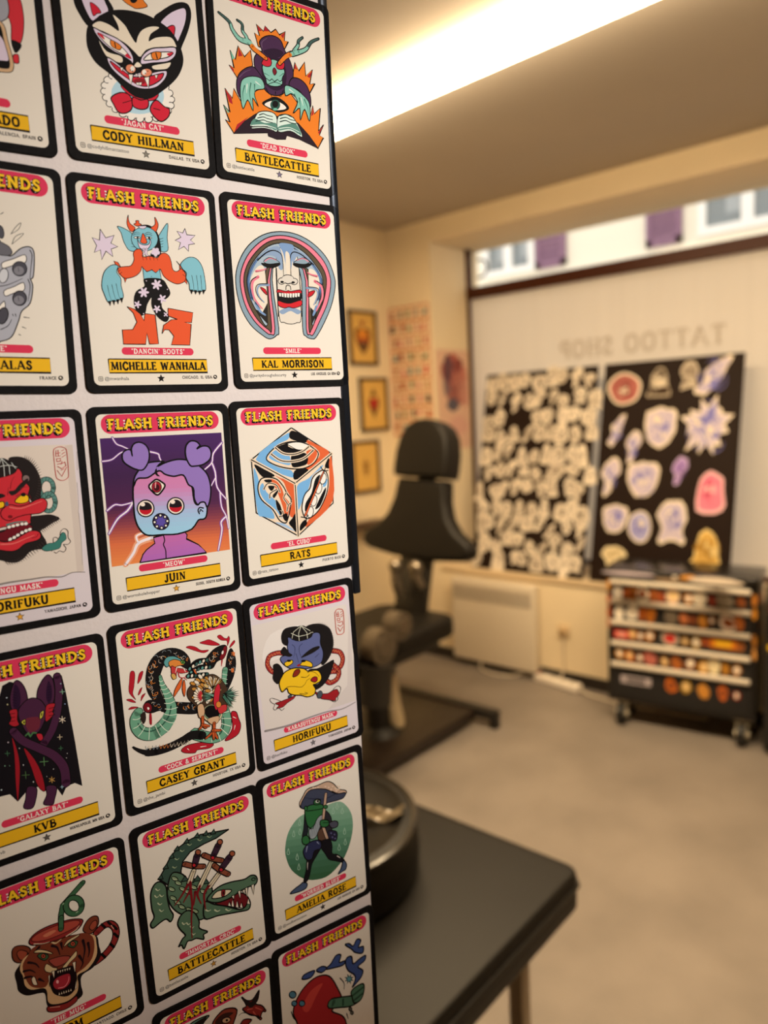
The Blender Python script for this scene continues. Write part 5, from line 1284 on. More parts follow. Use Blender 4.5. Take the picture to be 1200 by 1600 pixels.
(0,13142588,1,4,1117710,163,86,172,93,190,90,206,80,211,67,202,60,184,62,168,73),
(0,13142588,1,4,1117710,167,158,179,157,194,144,201,126,198,115,185,116,171,129,163,146),
(0,13142588,1,4,1117710,299,72,297,59,282,51,264,50,253,59,256,71,270,80,288,80),
(0,15721421,1,4,1117710,176,-18,172,-5,180,10,194,19,206,17,210,4,203,-12,189,-21),
(0,15721421,1,4,1117710,119,235,132,234,146,221,153,203,149,192,136,193,122,206,115,224),
(0,13142588,1,4,1117710,45,53,50,64,66,69,84,64,92,54,87,43,71,39,53,43),
(0,13142588,1,4,1117710,105,141,116,145,133,139,147,126,149,113,138,108,121,114,107,128),
(0,15721421,1,4,1117710,200,145,213,141,224,126,228,107,222,97,209,101,197,117,194,135),
(0,15721421,1,4,1117710,183,170,196,167,208,152,213,134,207,123,194,127,182,142,178,160),
(0,15255696,1,4,1117710,256,80,261,67,256,51,244,40,231,41,225,53,230,70,243,81),
(0,13142588,1,4,1117710,46,185,56,190,73,183,87,170,88,157,77,153,60,159,47,173),
(0,15721421,1,4,1117710,83,7,85,20,99,29,117,29,127,21,125,9,112,0,94,-1),
(0,15721421,1,4,1117710,215,198,226,191,234,173,233,155,224,148,212,155,205,172,206,190),
(0,15721421,1,4,1117710,259,170,268,159,270,141,263,125,251,122,242,132,240,150,247,166),
(0,13142588,1,4,1117710,92,207,105,208,120,198,130,182,129,169,117,168,101,178,91,194),
(0,15255696,1,4,1117710,94,49,99,60,115,65,133,62,142,51,137,40,121,35,103,39),
(0,15721421,1,4,1117710,181,130,194,130,209,117,217,100,214,88,202,88,187,101,178,118),
(0,13142588,1,4,1117710,52,131,61,138,79,135,94,125,99,112,90,105,72,108,56,118),
(0,15721421,1,4,1117710,131,146,143,149,160,140,172,125,172,113,160,110,143,119,132,134),
(0,14203000,1,4,1117710,259,11,246,16,235,32,232,50,238,60,251,56,262,40,266,21),
(0,13142588,1,4,1117710,127,154,139,157,156,148,167,132,167,119,155,117,139,126,127,142),
(0,14203000,1,4,1117710,158,142,170,143,186,132,196,116,195,103,182,102,166,113,156,130),
(0,15721421,1,4,1117710,78,190,90,193,106,185,118,170,118,157,107,154,90,163,78,178),
(0,15721421,1,4,1117710,267,173,275,162,276,144,268,129,256,126,247,137,247,155,255,170),
(0,15721421,1,4,1117710,83,-13,82,1,94,18,111,30,125,28,126,14,114,-3,96,-15),
(0,13121594,1,0,0,105,9,105,18,112,28,123,35,131,34,132,26,125,15,114,8),
(0,15721421,1,4,1117710,66,12,69,25,87,36,108,41,121,35,117,22,100,11,79,7),
(0,13121594,1,0,0,95,24,97,32,108,40,121,42,129,38,127,30,117,23,103,21),
(0,15721421,1,4,1117710,57,41,64,51,85,56,108,52,119,43,111,33,90,28,68,32),
(0,13121594,1,0,0,90,42,95,48,108,51,122,49,128,43,124,37,111,34,97,36),
(0,15721421,1,4,1117710,57,70,67,77,90,74,111,63,119,51,108,44,86,47,64,58),
(0,13121594,1,0,0,90,60,97,64,110,62,124,55,128,48,122,44,108,45,95,52),
(0,15721421,1,4,1117710,65,96,78,99,99,88,117,72,121,58,108,56,87,66,69,83),
(0,13121594,1,0,0,95,76,103,77,116,71,127,61,130,52,122,51,108,57,97,67),
(0,15721421,1,4,1117710,81,117,94,115,113,99,125,77,125,64,112,66,93,83,81,104),
(0,13121594,1,0,0,105,89,113,87,124,77,132,64,132,56,123,57,112,67,104,80),
(0,15721421,1,4,1117710,104,130,116,124,129,103,135,80,130,68,118,74,105,95,99,118),
(0,13121594,1,0,0,118,97,126,93,134,80,137,66,134,58,127,62,118,75,115,89),
(0,13146714,0,4,1117710,251,88,164,180,234,72),
(0,9071162,0,4,1117710,253,86,179,189,233,74),
(0,15721421,0,4,1117710,254,84,195,195,232,76),
(0,13146714,0,4,1117710,254,82,213,199,231,78),
(0,9071162,0,4,1117710,255,80,232,199,230,80),
(0,15721421,0,4,1117710,255,78,251,197,230,82),
(0,13146714,0,4,1117710,255,76,269,191,230,84),
(0,9071162,0,4,1117710,255,74,288,183,231,86),
(0,15721421,0,4,1117710,254,72,305,172,232,87),
(0,13146714,0,4,1117710,253,71,320,158,233,89),
(0,9071162,0,4,1117710,251,70,334,143,234,90),
(0,4157276,0,4,1117710,328,-16,415,55,308,10),
(0,2902592,0,4,1117710,327,-17,414,34,310,11),
(0,7315594,0,4,1117710,325,-17,429,20,312,12),
(0,4157276,0,4,1117710,322,-18,456,3,314,13),
(0,2902592,0,4,1117710,320,-18,453,-18,316,13),
(0,7315594,0,4,1117710,318,-18,455,-38,319,12),
(0,4157276,0,4,1117710,316,-17,430,-49,321,12),
(0,2902592,0,4,1117710,313,-16,428,-67,323,11),
(0,7315594,0,4,1117710,311,-15,428,-87,325,10),
(0,4157276,0,4,1117710,309,-13,399,-82,327,8),
(0,2902592,0,4,1117710,308,-12,398,-105,329,6),
(0,7315594,0,4,1117710,306,-10,396,-135,331,4),
(0,4157276,0,4,1117710,305,-8,374,-133,332,2),
(0,4157276,0,4,1117710,230,31,137,-6,243,7),
(0,7315594,0,4,1117710,232,31,130,12,241,6),
(0,4157276,0,4,1117710,235,31,126,30,239,6),
(0,7315594,0,4,1117710,237,31,126,48,236,6),
(0,4157276,0,4,1117710,239,31,129,64,234,7),
(0,7315594,0,4,1117710,241,30,136,80,232,8),
(0,14207136,1,4,1117710,292,-166,263,-202,213,-209,161,-184,127,-138,124,-88,152,-53,201,-45,253,-69,288,-115),
(0,8362618,1,3,1117710,280,-153,256,-183,213,-189,168,-168,139,-129,136,-86,160,-56,203,-50,247,-71,277,-110),
(0,1117710,1,0,0,271,-144,249,-169,211,-173,171,-155,145,-121,141,-84,163,-59,200,-54,240,-73,268,-107),
(0,14200968,1,4,1117710,87,-29,131,-22,143,-94,120,-137,90,-123),
(0,14200968,1,4,1117710,162,-162,257,-164,252,-213,212,-227,176,-204),
(0,13117498,1,4,1117710,227,-16,249,78,284,113,295,67,280,-5,266,-77,243,-109,230,-74),
(0,13121594,1,4,1117710,258,-88,330,-82,332,-133,272,-149),
(0,14715452,1,4,1117710,290,-71,284,-86,271,-93,257,-89,247,-76,244,-59,250,-44,262,-37,276,-41,287,-54),
(1,1117710,1,31,22,120,-135,114,-198,86,-228),
(1,13130284,1,23,14,120,-135,114,-198,86,-228),
(1,1117710,1,31,22,114,-198,142,-234),
(1,13130284,1,23,14,114,-198,142,-234),
(1,1117710,1,31,22,114,-198,168,-226),
(1,13130284,1,23,14,114,-198,168,-226),
(1,1117710,1,32,22,214,-215,201,-280,133,-323),
(1,13130284,1,23,14,214,-215,201,-280,133,-323),
(1,1117710,1,32,22,201,-280,232,-353),
(1,13130284,1,24,14,201,-280,232,-353),
(1,1117710,1,32,22,201,-280,200,-350),
(1,13130284,1,24,14,201,-280,200,-350),
(1,1117710,1,32,22,201,-274,264,-293),
(1,13130284,1,24,14,201,-274,264,-293)],
'karasu': [(0,14932690,0,0,0,-491,546,1,541,463,537,507,36,487,-414,184,-414,-221,-426,-457,-422,-481,122),
(0,14208712,0,0,0,487,486,487,-414,184,-414,412,-240),
(0,15525342,1,0,0,-327,429,-8,438,-131,243,-412,196),
(1,9801099,1,20,8,-460,-421,-350,-432,-196,-440,-9,-430,182,-432,336,-453,486,-429),
(1,1117710,1,46,46,-197,224,-270,248,-352,239,-380,171,-345,98,-276,68),
(1,10299948,1,36,36,-197,224,-270,248,-352,239,-380,171,-345,98,-276,68),
(1,14717018,0,4,4,-207,237,-197,217,-185,231),
(1,14717018,0,4,4,-232,245,-222,225,-209,239),
(1,14717018,0,4,4,-256,253,-247,233,-234,247),
(1,14717018,0,4,4,-280,261,-271,241,-258,255),
(1,14717018,0,4,4,-308,258,-299,238,-286,252),
(1,14717018,0,4,4,-335,255,-326,235,-313,249),
(1,14717018,0,4,4,-362,252,-353,232,-341,246),
(1,14717018,0,4,4,-372,229,-362,210,-350,224),
(1,14717018,0,4,4,-381,207,-372,187,-359,201),
(1,14717018,0,4,4,-390,184,-381,164,-369,178),
(1,14717018,0,4,4,-379,160,-369,140,-357,154),
(1,14717018,0,4,4,-367,135,-358,115,-345,130),
(1,14717018,0,4,4,-355,111,-346,91,-334,105),
(1,14717018,0,4,4,-332,101,-323,81,-310,95),
(1,14717018,0,4,4,-309,91,-300,71,-287,85),
(1,1117710,1,51,51,281,132,355,99,384,30,357,-38,284,-68),
(1,10299948,1,40,40,281,132,355,99,384,30,357,-38,284,-68),
(1,14717018,0,4,4,270,146,280,125,294,140),
(1,14717018,0,4,4,294,135,305,114,319,129),
(1,14717018,0,4,4,319,124,330,103,343,118),
(1,14717018,0,4,4,344,113,354,92,368,107),
(1,14717018,0,4,4,353,90,364,69,378,84),
(1,14717018,0,4,4,363,67,374,46,388,61),
(1,14717018,0,4,4,373,44,384,22,398,38),
(1,14717018,0,4,4,364,21,375,0,389,15),
(1,14717018,0,4,4,355,-1,366,-23,380,-8),
(1,14717018,0,4,4,346,-24,357,-45,371,-30),
(1,14717018,0,4,4,321,-34,332,-55,346,-40),
(1,14717018,0,4,4,297,-44,308,-66,322,-51),
(1,1117710,1,51,51,276,-4,332,-81,305,-149,227,-164,183,-109,236,-62,312,-76),
(1,10299948,1,40,40,276,-4,332,-81,305,-149,227,-164,183,-109,236,-62,312,-76),
(1,14717018,0,4,4,265,10,275,-12,289,3),
(1,14717018,0,4,4,283,-16,294,-37,308,-22),
(1,14717018,0,4,4,302,-41,313,-63,327,-48),
(1,14717018,0,4,4,321,-67,332,-88,346,-73),
(1,14717018,0,4,4,312,-89,323,-111,337,-96),
(1,14717018,0,4,4,303,-112,314,-133,328,-118),
(1,14717018,0,4,4,294,-134,305,-156,319,-141),
(1,14717018,0,4,4,268,-140,279,-161,293,-146),
(1,14717018,0,4,4,242,-145,252,-166,266,-152),
(1,14717018,0,4,4,216,-150,226,-172,240,-157),
(1,14717018,0,4,4,201,-132,212,-153,226,-138),
(1,14717018,0,4,4,187,-114,197,-135,211,-120),
(1,14717018,0,4,4,172,-95,183,-117,197,-102),
(1,14717018,0,4,4,190,-79,200,-101,214,-86),
(1,14717018,0,4,4,207,-64,218,-85,232,-70),
(1,14717018,0,4,4,225,-48,235,-69,249,-54),
(1,14717018,0,4,4,250,-52,261,-74,274,-59),
(1,14717018,0,4,4,275,-57,286,-78,300,-63),
(0,1841176,1,0,0,-171,288,-219,322,-225,393,-194,444,-136,454,-54,438,-105,377,-156,319),
(0,1841176,1,0,0,29,417,110,429,202,403,272,345,298,248,287,153,226,58,154,27,141,176,114,327),
(1,2761764,1,8,1,135,403,129,428),
(1,2761764,1,8,1,150,405,146,430),
(1,2761764,1,8,1,164,404,164,429),
(1,2761764,1,8,1,178,402,181,426),
(1,2761764,1,8,1,192,397,199,420),
(1,2761764,1,8,1,206,390,216,412),
(1,2761764,1,8,1,219,380,232,401),
(1,2761764,1,8,1,231,369,247,388),
(1,2761764,1,8,1,243,356,261,372),
(1,2761764,1,8,1,253,341,274,355),
(1,2761764,1,8,1,262,325,285,336),
(1,2761764,1,8,1,269,308,294,316),
(1,2761764,1,8,1,275,289,301,295),
(1,2761764,1,8,1,279,270,307,272),
(1,2761764,1,8,1,281,251,310,250),
(1,2761764,1,8,1,282,231,311,227),
(1,2761764,1,8,1,281,212,309,204),
(1,2761764,1,8,1,278,193,306,182),
(1,2761764,1,8,1,273,175,301,161),
(1,2761764,1,8,1,267,157,293,141),
(1,2761764,1,8,1,259,141,283,123),
(1,2761764,1,8,1,250,127,272,106),
(1,2761764,1,8,1,240,114,259,92),
(1,2761764,1,8,1,228,103,245,79),
(0,6252439,1,8,1117710,-164,321,-157,366,-59,314,39,308,96,345,148,337,166,303,159,232,181,142,157,57,87,30,-20,34,-135,60,-214,116,-254,179,-236,208,-172,212,-176,277),
(0,1841176,1,7,1117710,-133,355,-121,410,-21,440,66,385,86,345,59,310,-47,305,-109,331),
(1,14474440,0,5,5,-21,440,-53,377,-53,309),
(1,14474440,0,5,5,-21,440,31,364,32,310),
(1,14474440,0,5,5,-21,440,-103,400,-123,346),
(1,14474440,0,5,5,-126,394,-56,348,36,345,85,357),
(1,14474440,0,5,5,-21,440,65,374),
(0,1841176,1,0,0,-246,242,-223,283,-197,285,-164,227,-133,196,-162,185,-211,209),
(0,1841176,1,0,0,-51,149,8,185,76,210,141,212,145,190,86,166,4,150),
(1,2895952,1,5,3,-126,289,-103,259,-108,213,-125,170),
(1,2895952,1,5,3,-24,276,-59,249,-58,189,-37,136),
(1,2895952,1,5,3,-96,199,-85,148,-78,111),
(1,2895952,1,5,3,95,115,137,141),
(0,15975459,1,7,1117710,-218,141,-165,154,-135,143,-143,118,-198,104),
(0,1117710,1,0,0,-152,146,-156,141,-167,140,-179,143,-189,149,-192,156,-187,162,-177,163,-165,160,-155,153),
(0,15975459,1,7,1117710,-65,84,-19,113,32,92,60,61,50,35,-11,60),
(0,1117710,1,0,0,-5,107,-10,101,-22,100,-37,103,-48,110,-51,118,-46,124,-34,125,-20,122,-9,115),
(0,10493992,1,0,0,-100,87,-67,96,-71,73),
(0,1841176,1,0,0,-328,151,-280,153,-241,94,-238,34,-277,-14,-304,-31,-343,27,-330,94),
(0,1841176,1,0,0,3,-6,32,22,112,8,210,31,287,42,262,-38,210,-123,136,-176,67,-188,31,-141,113,-133,139,-67,83,-9),
(0,10493992,1,6,1117710,59,-204,104,-232,137,-245,198,-258,248,-245,297,-249,314,-301,276,-328,267,-350,193,-319,113,-281),
(1,4932417,1,6,6,248,-245,278,-222,313,-219,337,-245,325,-285,298,-315,295,-346,259,-358,213,-328),
(0,10493992,1,5,1117710,-139,-184,-198,-189,-276,-195,-340,-198,-307,-227,-332,-248,-275,-253,-242,-239,-221,-227,-161,-208),
(1,4932417,1,5,5,-288,-192,-324,-167,-372,-141,-388,-154,-374,-182,-347,-208,-363,-239,-346,-258,-313,-251,-284,-280,-258,-268),
(0,4871520,1,6,1117710,135,-259,122,-275,104,-280,89,-272,81,-253,84,-232,97,-216,114,-211,130,-219,138,-238),
(0,4871520,1,4,1117710,-189,-187,-201,-187,-210,-182,-213,-175,-209,-168,-200,-163,-188,-162,-178,-167,-175,-174,-179,-182),
(0,15975459,1,10,1117710,-285,-24,-262,17,-219,59,-134,72,-32,42,11,4,64,0,116,-18,143,-74,128,-119,72,-134,52,-135,70,-183,50,-228,-18,-231,-81,-198,-145,-177,-200,-143,-215,-97,-262,-114,-280,-79),
(1,9071120,1,8,5,-261,-111,-207,-84,-138,-98,-74,-121,-33,-105,-10,-75,24,-66),
(0,9054748,1,7,1117710,-148,-4,-124,45,-84,50,-71,25,-102,-5),
(1,1117710,1,7,4,-93,-179,-41,-198,-15,-196,-40,-182),
(0,10493992,1,7,1117710,29,-86,58,-63,94,-73,95,-104,67,-114),
(1,9071120,1,7,4,3,-6,37,-3,82,-27,118,-73),
(1,1117710,1,7,4,-65,-30,-14,-44,21,-29),
(1,13130312,1,7,7,335,482,360,509,397,505,427,474,423,304,405,269,369,268,337,299,335,482),
(1,13130312,0,6,6,353,484,354,441,384,441),
(1,13130312,0,6,6,353,463,383,462),
(1,13130312,0,6,6,371,484,370,440),
(1,13130312,0,6,6,355,423,386,422,384,401,356,402,355,423),
(1,13130312,0,6,6,398,474,413,480),
(1,13130312,0,6,6,396,450,417,458),
(1,13130312,0,6,6,397,430,418,440),
(1,13130312,0,6,6,359,386,391,385),
(1,13130312,0,6,6,379,381,411,387,412,356,383,344,357,362),
(1,13130312,0,6,6,355,338,379,296,410,332)],
'mug': [(1,1117710,0,44,44,26,232,39,348,61,418,137,474,219,534),
(1,4155976,0,30,30,26,232,39,348,61,418,137,474,219,534),
(1,1117710,1,46,46,191,352,176,318,145,308,111,324,87,361,81,404,96,437,126,448,160,432,185,396,191,352),
(1,4155976,1,32,32,191,352,176,318,145,308,111,324,87,361,81,404,96,437,126,448,160,432,185,396,191,352),
(1,11061408,1,9,9,62,425,68,431),
(1,11061408,1,9,9,147,316,157,319),
(1,1117710,1,59,59,269,84,326,114,374,110,408,60,409,-7,371,-78,298,-131,232,-152),
(1,9382954,1,42,42,269,84,326,114,374,110,408,60,409,-7,371,-78,298,-131,232,-152),
(1,1117710,1,19,19,314,135,337,95),
(1,1117710,1,19,19,363,131,386,91),
(1,1117710,1,20,20,397,81,420,41),
(1,1117710,1,20,20,397,14,421,-27),
(1,1117710,1,20,20,359,-57,383,-98),
(1,1117710,1,20,20,287,-109,309,-150),
(1,14723216,1,6,6,382,93,398,54),
(0,8141350,1,8,1117710,-319,188,-310,236,-280,249,-226,224,-195,177,-229,131,-275,110,-310,141),
(0,10504756,1,6,1117710,-287,187,-263,207,-223,176,-222,149,-265,123),
(0,8141350,1,8,1117710,176,152,211,212,256,231,293,211,293,155,262,110,217,99),
(0,10504756,1,6,1117710,223,151,251,187,280,184,278,141,243,119),
(0,1643028,1,0,0,-297,82,-262,106,-317,50,-315,-40,-310,-107,-260,-169,-179,-195,-142,-221,-139,-315,-107,-354,-2,-403,75,-391,116,-363,112,-278,129,-209,213,-187,279,-121,275,-30,262,66,136,139,-132,198),
(0,14200960,1,0,0,-280,68,-267,-8,-263,-84,-226,-139,-149,-168,-126,-208,-128,-294,-87,-339,3,-362,72,-334,94,-268,98,-192,176,-179,247,-105,259,1,226,94,-47,155,-228,141),
(0,8141350,1,0,0,-262,74,-214,144,-169,185,-45,175,99,146,182,127,238,67,242,-24,213,-109,159,-153,100,-172,61,-184,52,-102,-38,-76,-92,-112,-131,-167,-207,-131,-247,-61),
(1,2364438,1,20,6,-258,30,-216,18,-185,-20),
(1,2364438,1,21,6,-256,-24,-214,-37,-184,-85),
(1,2364438,1,20,6,-221,84,-177,51,-155,7),
(1,2364438,1,21,6,-166,-84,-134,-122),
(1,2364438,1,22,6,200,31,202,-37,187,-84),
(1,2364438,1,22,6,166,70,171,-10,147,-97),
(1,2364438,1,22,6,125,-41,146,-107,122,-150),
(1,2364438,1,21,6,-50,135,-17,102,-6,37),
(1,2364438,1,21,6,13,125,16,69),
(1,2364438,1,20,6,-136,168,-174,145),
(0,15128248,1,5,1117710,-216,-57,-195,-46,-185,-95,-184,-122,-209,-106),
(0,14205072,1,6,1117710,-176,141,-147,152,-97,121,-56,79,-62,71,-116,110),
(0,14205072,1,6,1117710,27,85,59,123,126,133,150,132,134,118,76,104),
(1,14205072,1,12,5,-50,167,-21,142,27,161),
(0,4151866,1,6,1117710,-157,104,-116,110,-81,65,-115,45),
(0,11553332,1,5,1117710,-102,76,-106,67,-115,64,-124,69,-131,79,-132,92,-128,101,-120,103,-110,99,-104,88),
(0,1117710,1,0,0,-112,81,-113,78,-116,77,-119,79,-122,82,-122,86,-121,89,-118,90,-115,89,-113,85),
(0,4151866,1,6,1117710,55,82,95,105,129,77,97,44),
(0,11553332,1,5,1117710,109,71,105,61,96,59,86,64,79,74,77,87,82,96,91,99,100,94,108,83),
(0,1117710,1,0,0,99,76,97,73,94,72,91,74,89,77,88,81,90,85,92,85,96,84,98,80),
(0,10503738,1,6,1117710,-85,24,-62,33,10,18,62,-14,30,-47,-26,-50,-52,-37),
(0,14205072,1,5,1117710,-122,-21,-101,11,-61,-42,-36,-61,-58,-88,-108,-55),
(0,14205072,1,5,1117710,-1,-74,40,-41,91,-2,112,9,107,-32,57,-61,25,-88),
(0,1707024,1,5,1117710,-94,-123,-56,-77,17,-83,71,-101,89,-188,68,-287,8,-320,-69,-266,-94,-199),
(0,11021368,1,6,1117710,-81,-167,-45,-133,29,-139,49,-166,37,-226,-12,-249,-65,-225),
(0,15773872,1,0,0,-38,-174,-41,-182,-46,-185,-51,-182,-55,-174,-56,-165,-53,-157,-48,-154,-43,-157,-39,-165),
(1,15239824,1,7,4,-46,-224,-1,-233,29,-200,35,-170),
(0,15128248,0,5,1117710,-78,-66,-53,-71,-67,-131),
(0,15128248,0,5,1117710,72,-69,98,-74,81,-161),
(0,15128248,0,2,1117710,-39,-85,-26,-86,-35,-108),
(0,15128248,0,2,1117710,-53,-281,-40,-283,-45,-258),
(0,15128248,0,2,1117710,-23,-88,-10,-89,-19,-111),
(0,15128248,0,2,1117710,-36,-283,-24,-285,-28,-261),
(0,15128248,0,2,1117710,-6,-91,6,-92,-3,-115),
(0,15128248,0,2,1117710,-20,-286,-7,-288,-12,-263),
(0,15128248,0,2,1117710,10,-94,23,-95,14,-118),
(0,15128248,0,2,1117710,-4,-288,9,-290,5,-266),
(0,15128248,0,2,1117710,26,-97,39,-99,30,-121),
(0,15128248,0,2,1117710,13,-291,26,-293,21,-268),
(0,15128248,0,2,1117710,43,-100,56,-102,46,-124),
(0,15128248,0,2,1117710,29,-293,42,-295,38,-270),
(0,15128248,0,4,1117710,-104,-95,-89,-82,-105,-181),
(0,15128248,0,4,1117710,62,-295,85,-219,79,-293),
(0,9382954,1,7,1117710,-137,-332,-88,-349,2,-372,70,-354,66,-397,-4,-419,-77,-407,-137,-373),
(1,14723216,1,5,5,-120,-347,-55,-376),
(0,9382954,1,8,1117710,-198,242,-162,282,-93,301,-3,299,106,280,177,246,178,212,131,174,27,161,-90,177,-176,204),
(0,11553340,1,5,1117710,-180,243,-141,276,-32,282,95,270,162,238,134,205,22,196,-105,205),
(0,13597274,1,0,0,-100,246,-35,256,-10,238,-75,223),
(1,15257776,1,7,3,-166,210,-107,183,-63,176),
(1,15257776,1,9,4,55,163,122,179,153,202),
(1,1117710,1,44,44,26,237,37,328),
(1,4155976,1,30,30,26,237,37,328)],
'croc': [(0,3822150,0,12,1117710,260,469,161,490,6,524,-98,514,-196,482,-260,432,-331,335,-373,287,-309,207,-188,168,-186,275,-161,352,-91,408,28,429,141,436),
(0,3822150,0,9,1117710,-49,517,-12,548,-1,504),
(0,3822150,0,9,1117710,-139,505,-103,536,-93,492),
(0,3822150,0,9,1117710,-225,472,-189,503,-179,459),
(0,3822150,0,9,1117710,-273,425,-238,456,-228,412),
(0,3822150,0,9,1117710,-331,356,-295,387,-285,343),
(0,3822150,0,9,1117710,27,505,65,537,76,492),
(0,3822150,0,9,1117710,92,491,130,523,141,478),
(0,3822150,0,9,1117710,-382,286,-346,316,-337,272),
(1,10465417,1,10,4,-106,484,-90,467,-72,473),
(1,10465417,1,10,4,-173,457,-157,440,-139,446),
(1,10465417,1,10,4,-223,404,-207,387,-189,393),
(1,10465417,1,10,4,-249,341,-233,324,-215,330),
(1,10465417,1,10,4,-16,489,0,472,19,478),
(1,10465417,1,10,4,68,484,85,467,104,473),
(0,5600090,1,12,1117710,-262,287,-179,246,-137,174,-62,149,10,94,60,0,28,-105,-25,-221,-103,-212,-185,-133,-254,-67,-305,31,-315,156),
(0,3822150,0,9,1117710,-154,144,-117,183,-90,125),
(0,3822150,0,9,1117710,-91,138,-53,176,-25,118),
(0,3822150,0,9,1117710,-25,82,13,121,41,62),
(0,3822150,0,9,1117710,-194,182,-157,220,-130,163),
(0,9085050,1,7,1117710,-219,208,-232,207,-252,220,-267,241,-268,256,-255,258,-236,245,-221,224),
(1,13226156,1,7,3,-258,236,-245,222,-230,219),
(0,9085050,1,7,1117710,-194,157,-207,156,-227,169,-242,190,-243,205,-230,207,-210,194,-195,173),
(1,13226156,1,7,3,-233,185,-220,171,-205,167),
(0,9085050,1,7,1117710,-163,90,-177,88,-197,102,-212,123,-213,139,-200,140,-180,127,-165,106),
(1,13226156,1,7,3,-203,118,-189,104,-175,100),
(0,9085050,1,7,1117710,-251,47,-264,45,-283,59,-298,80,-299,96,-286,97,-267,84,-252,63),
(1,13226156,1,7,3,-290,75,-276,61,-262,57),
(0,9085050,1,7,1117710,-219,-8,-232,-9,-252,5,-267,26,-268,42,-255,43,-235,29,-220,8),
(1,13226156,1,7,3,-258,21,-245,7,-230,3),
(0,9085050,1,8,1117710,-187,-63,-201,-65,-221,-50,-236,-29,-237,-13,-224,-12,-204,-26,-189,-47),
(1,13226156,1,8,3,-227,-34,-213,-49,-199,-53),
(0,9085050,1,8,1117710,-124,45,-137,44,-157,58,-172,79,-174,95,-160,96,-140,82,-125,61),
(1,13226156,1,8,3,-164,74,-150,60,-135,56),
(0,9085050,1,8,1117710,-70,63,-83,61,-104,75,-119,96,-120,112,-107,114,-87,100,-71,79),
(1,13226156,1,8,3,-110,91,-96,77,-81,73),
(0,9085050,1,8,1117710,7,-12,-6,-14,-27,0,-43,22,-44,38,-31,40,-10,25,6,4),
(1,13226156,1,8,3,-34,17,-20,2,-4,-2),
(0,9085050,1,7,1117710,-254,129,-267,128,-286,141,-301,162,-302,177,-289,179,-270,166,-255,145),
(1,13226156,1,7,3,-293,157,-279,143,-265,139),
(0,9085050,1,8,1117710,-129,-117,-143,-119,-163,-104,-178,-83,-179,-67,-166,-65,-146,-80,-130,-101),
(1,13226156,1,8,3,-169,-88,-156,-102,-140,-106),
(0,9085050,1,8,1117710,-81,-153,-95,-154,-115,-140,-131,-118,-132,-102,-118,-101,-98,-115,-82,-137),
(1,13226156,1,8,3,-122,-123,-108,-138,-93,-142),
(0,5600090,1,12,1117710,-451,176,-427,238,-390,265,-351,249,-321,192,-322,92,-312,-7,-290,-77,-317,-123,-349,-84,-395,-87,-463,-109,-479,-66,-444,-20,-454,58),
(1,13226156,1,10,4,-405,214,-390,192,-373,197),
(1,13226156,1,10,4,-419,161,-405,138,-388,144),
(1,13226156,1,10,4,-380,150,-365,127,-347,133),
(1,13226156,1,10,4,-402,86,-387,64,-369,69),
(1,13226156,1,10,4,-395,23,-380,0,-362,6),
(0,5600090,1,12,1117710,-262,-165,-226,-107,-167,-93,-109,-147,-82,-236,-86,-297,-20,-361,-58,-371,-60,-413,-121,-374,-160,-373,-198,-364,-233,-414,-251,-371,-274,-373,-238,-321,-210,-300,-249,-226),
(1,13226156,1,11,5,-224,-178,-212,-200,-196,-194),
(1,13226156,1,11,5,-188,-197,-175,-220,-159,-214),
(1,13226156,1,11,5,-161,-242,-148,-265,-132,-259),
(1,13226156,1,11,5,-156,-307,-143,-330,-126,-324),
(0,7150112,1,10,1117710,72,-136,175,-128,312,-153,375,-232,375,-304,298,-288,165,-216),
(0,5600090,1,13,1117710,-15,-86,64,-146,166,-212,282,-298,340,-295,373,-245,386,-292,364,-336,294,-322,92,-264,-32,-234),
(0,5600090,1,13,1117710,4,-80,50,-31,134,-4,236,-13,352,-41,413,-32,458,-54,472,-103,442,-138,386,-128,300,-133,214,-153,91,-141),
(0,1117710,1,0,0,459,-81,456,-91,446,-96,433,-94,421,-85,415,-74,418,-65,428,-60,441,-62,453,-70),
(0,5600090,1,0,0,449,-84,446,-88,440,-89,432,-85,426,-80,424,-74,427,-70,434,-70,442,-73,447,-79),
(0,15128760,1,10,1117710,48,-75,103,-40,195,-66,227,-94,162,-116,83,-99),
(0,9051684,1,6,1117710,140,-49,169,-58,161,-105,136,-104),
(0,1117710,1,0,0,159,-83,157,-94,153,-99,149,-97,146,-89,146,-77,148,-67,153,-61,157,-63,159,-71),
(0,15721421,0,8,1117710,281,-125,312,-127,297,-201),
(0,15721421,0,8,1117710,347,-126,379,-128,362,-219),
(0,15721421,0,8,1117710,409,-124,441,-126,424,-220),
(0,15721421,0,8,1117710,219,-141,250,-143,239,-181),
(0,15721421,0,8,1117710,322,-133,353,-135,341,-182),
(0,15721421,0,8,1117710,208,-236,239,-253,231,-175),
(0,15721421,0,8,1117710,247,-261,279,-278,270,-206),
(0,15721421,0,8,1117710,284,-280,316,-298,306,-240),
(0,15721421,0,8,1117710,353,-277,386,-294,375,-232),
(0,15721421,0,8,1117710,179,-215,211,-233,199,-182),
(1,13226156,1,13,5,-18,-156,4,-179,28,-179),
(1,13226156,1,13,5,61,-196,83,-220,107,-220),
(1,13226156,1,13,5,159,-236,181,-261,206,-261),
(1,1117710,1,54,48,-128,142,-81,232),
(1,14734002,1,39,33,-128,142,-81,232),
(1,9075306,1,6,6,-128,142,-81,232),
(1,1117710,1,51,51,-151,325,-74,272,6,234),
(1,9062964,1,33,33,-151,325,-74,272,6,234),
(1,1117710,1,59,65,-67,280,-37,354),
(1,3810356,1,45,51,-67,280,-37,354),
(0,10113592,1,9,1117710,-5,370,-11,358,-23,354,-37,360,-47,372,-49,388,-44,400,-32,404,-18,398,-7,385),
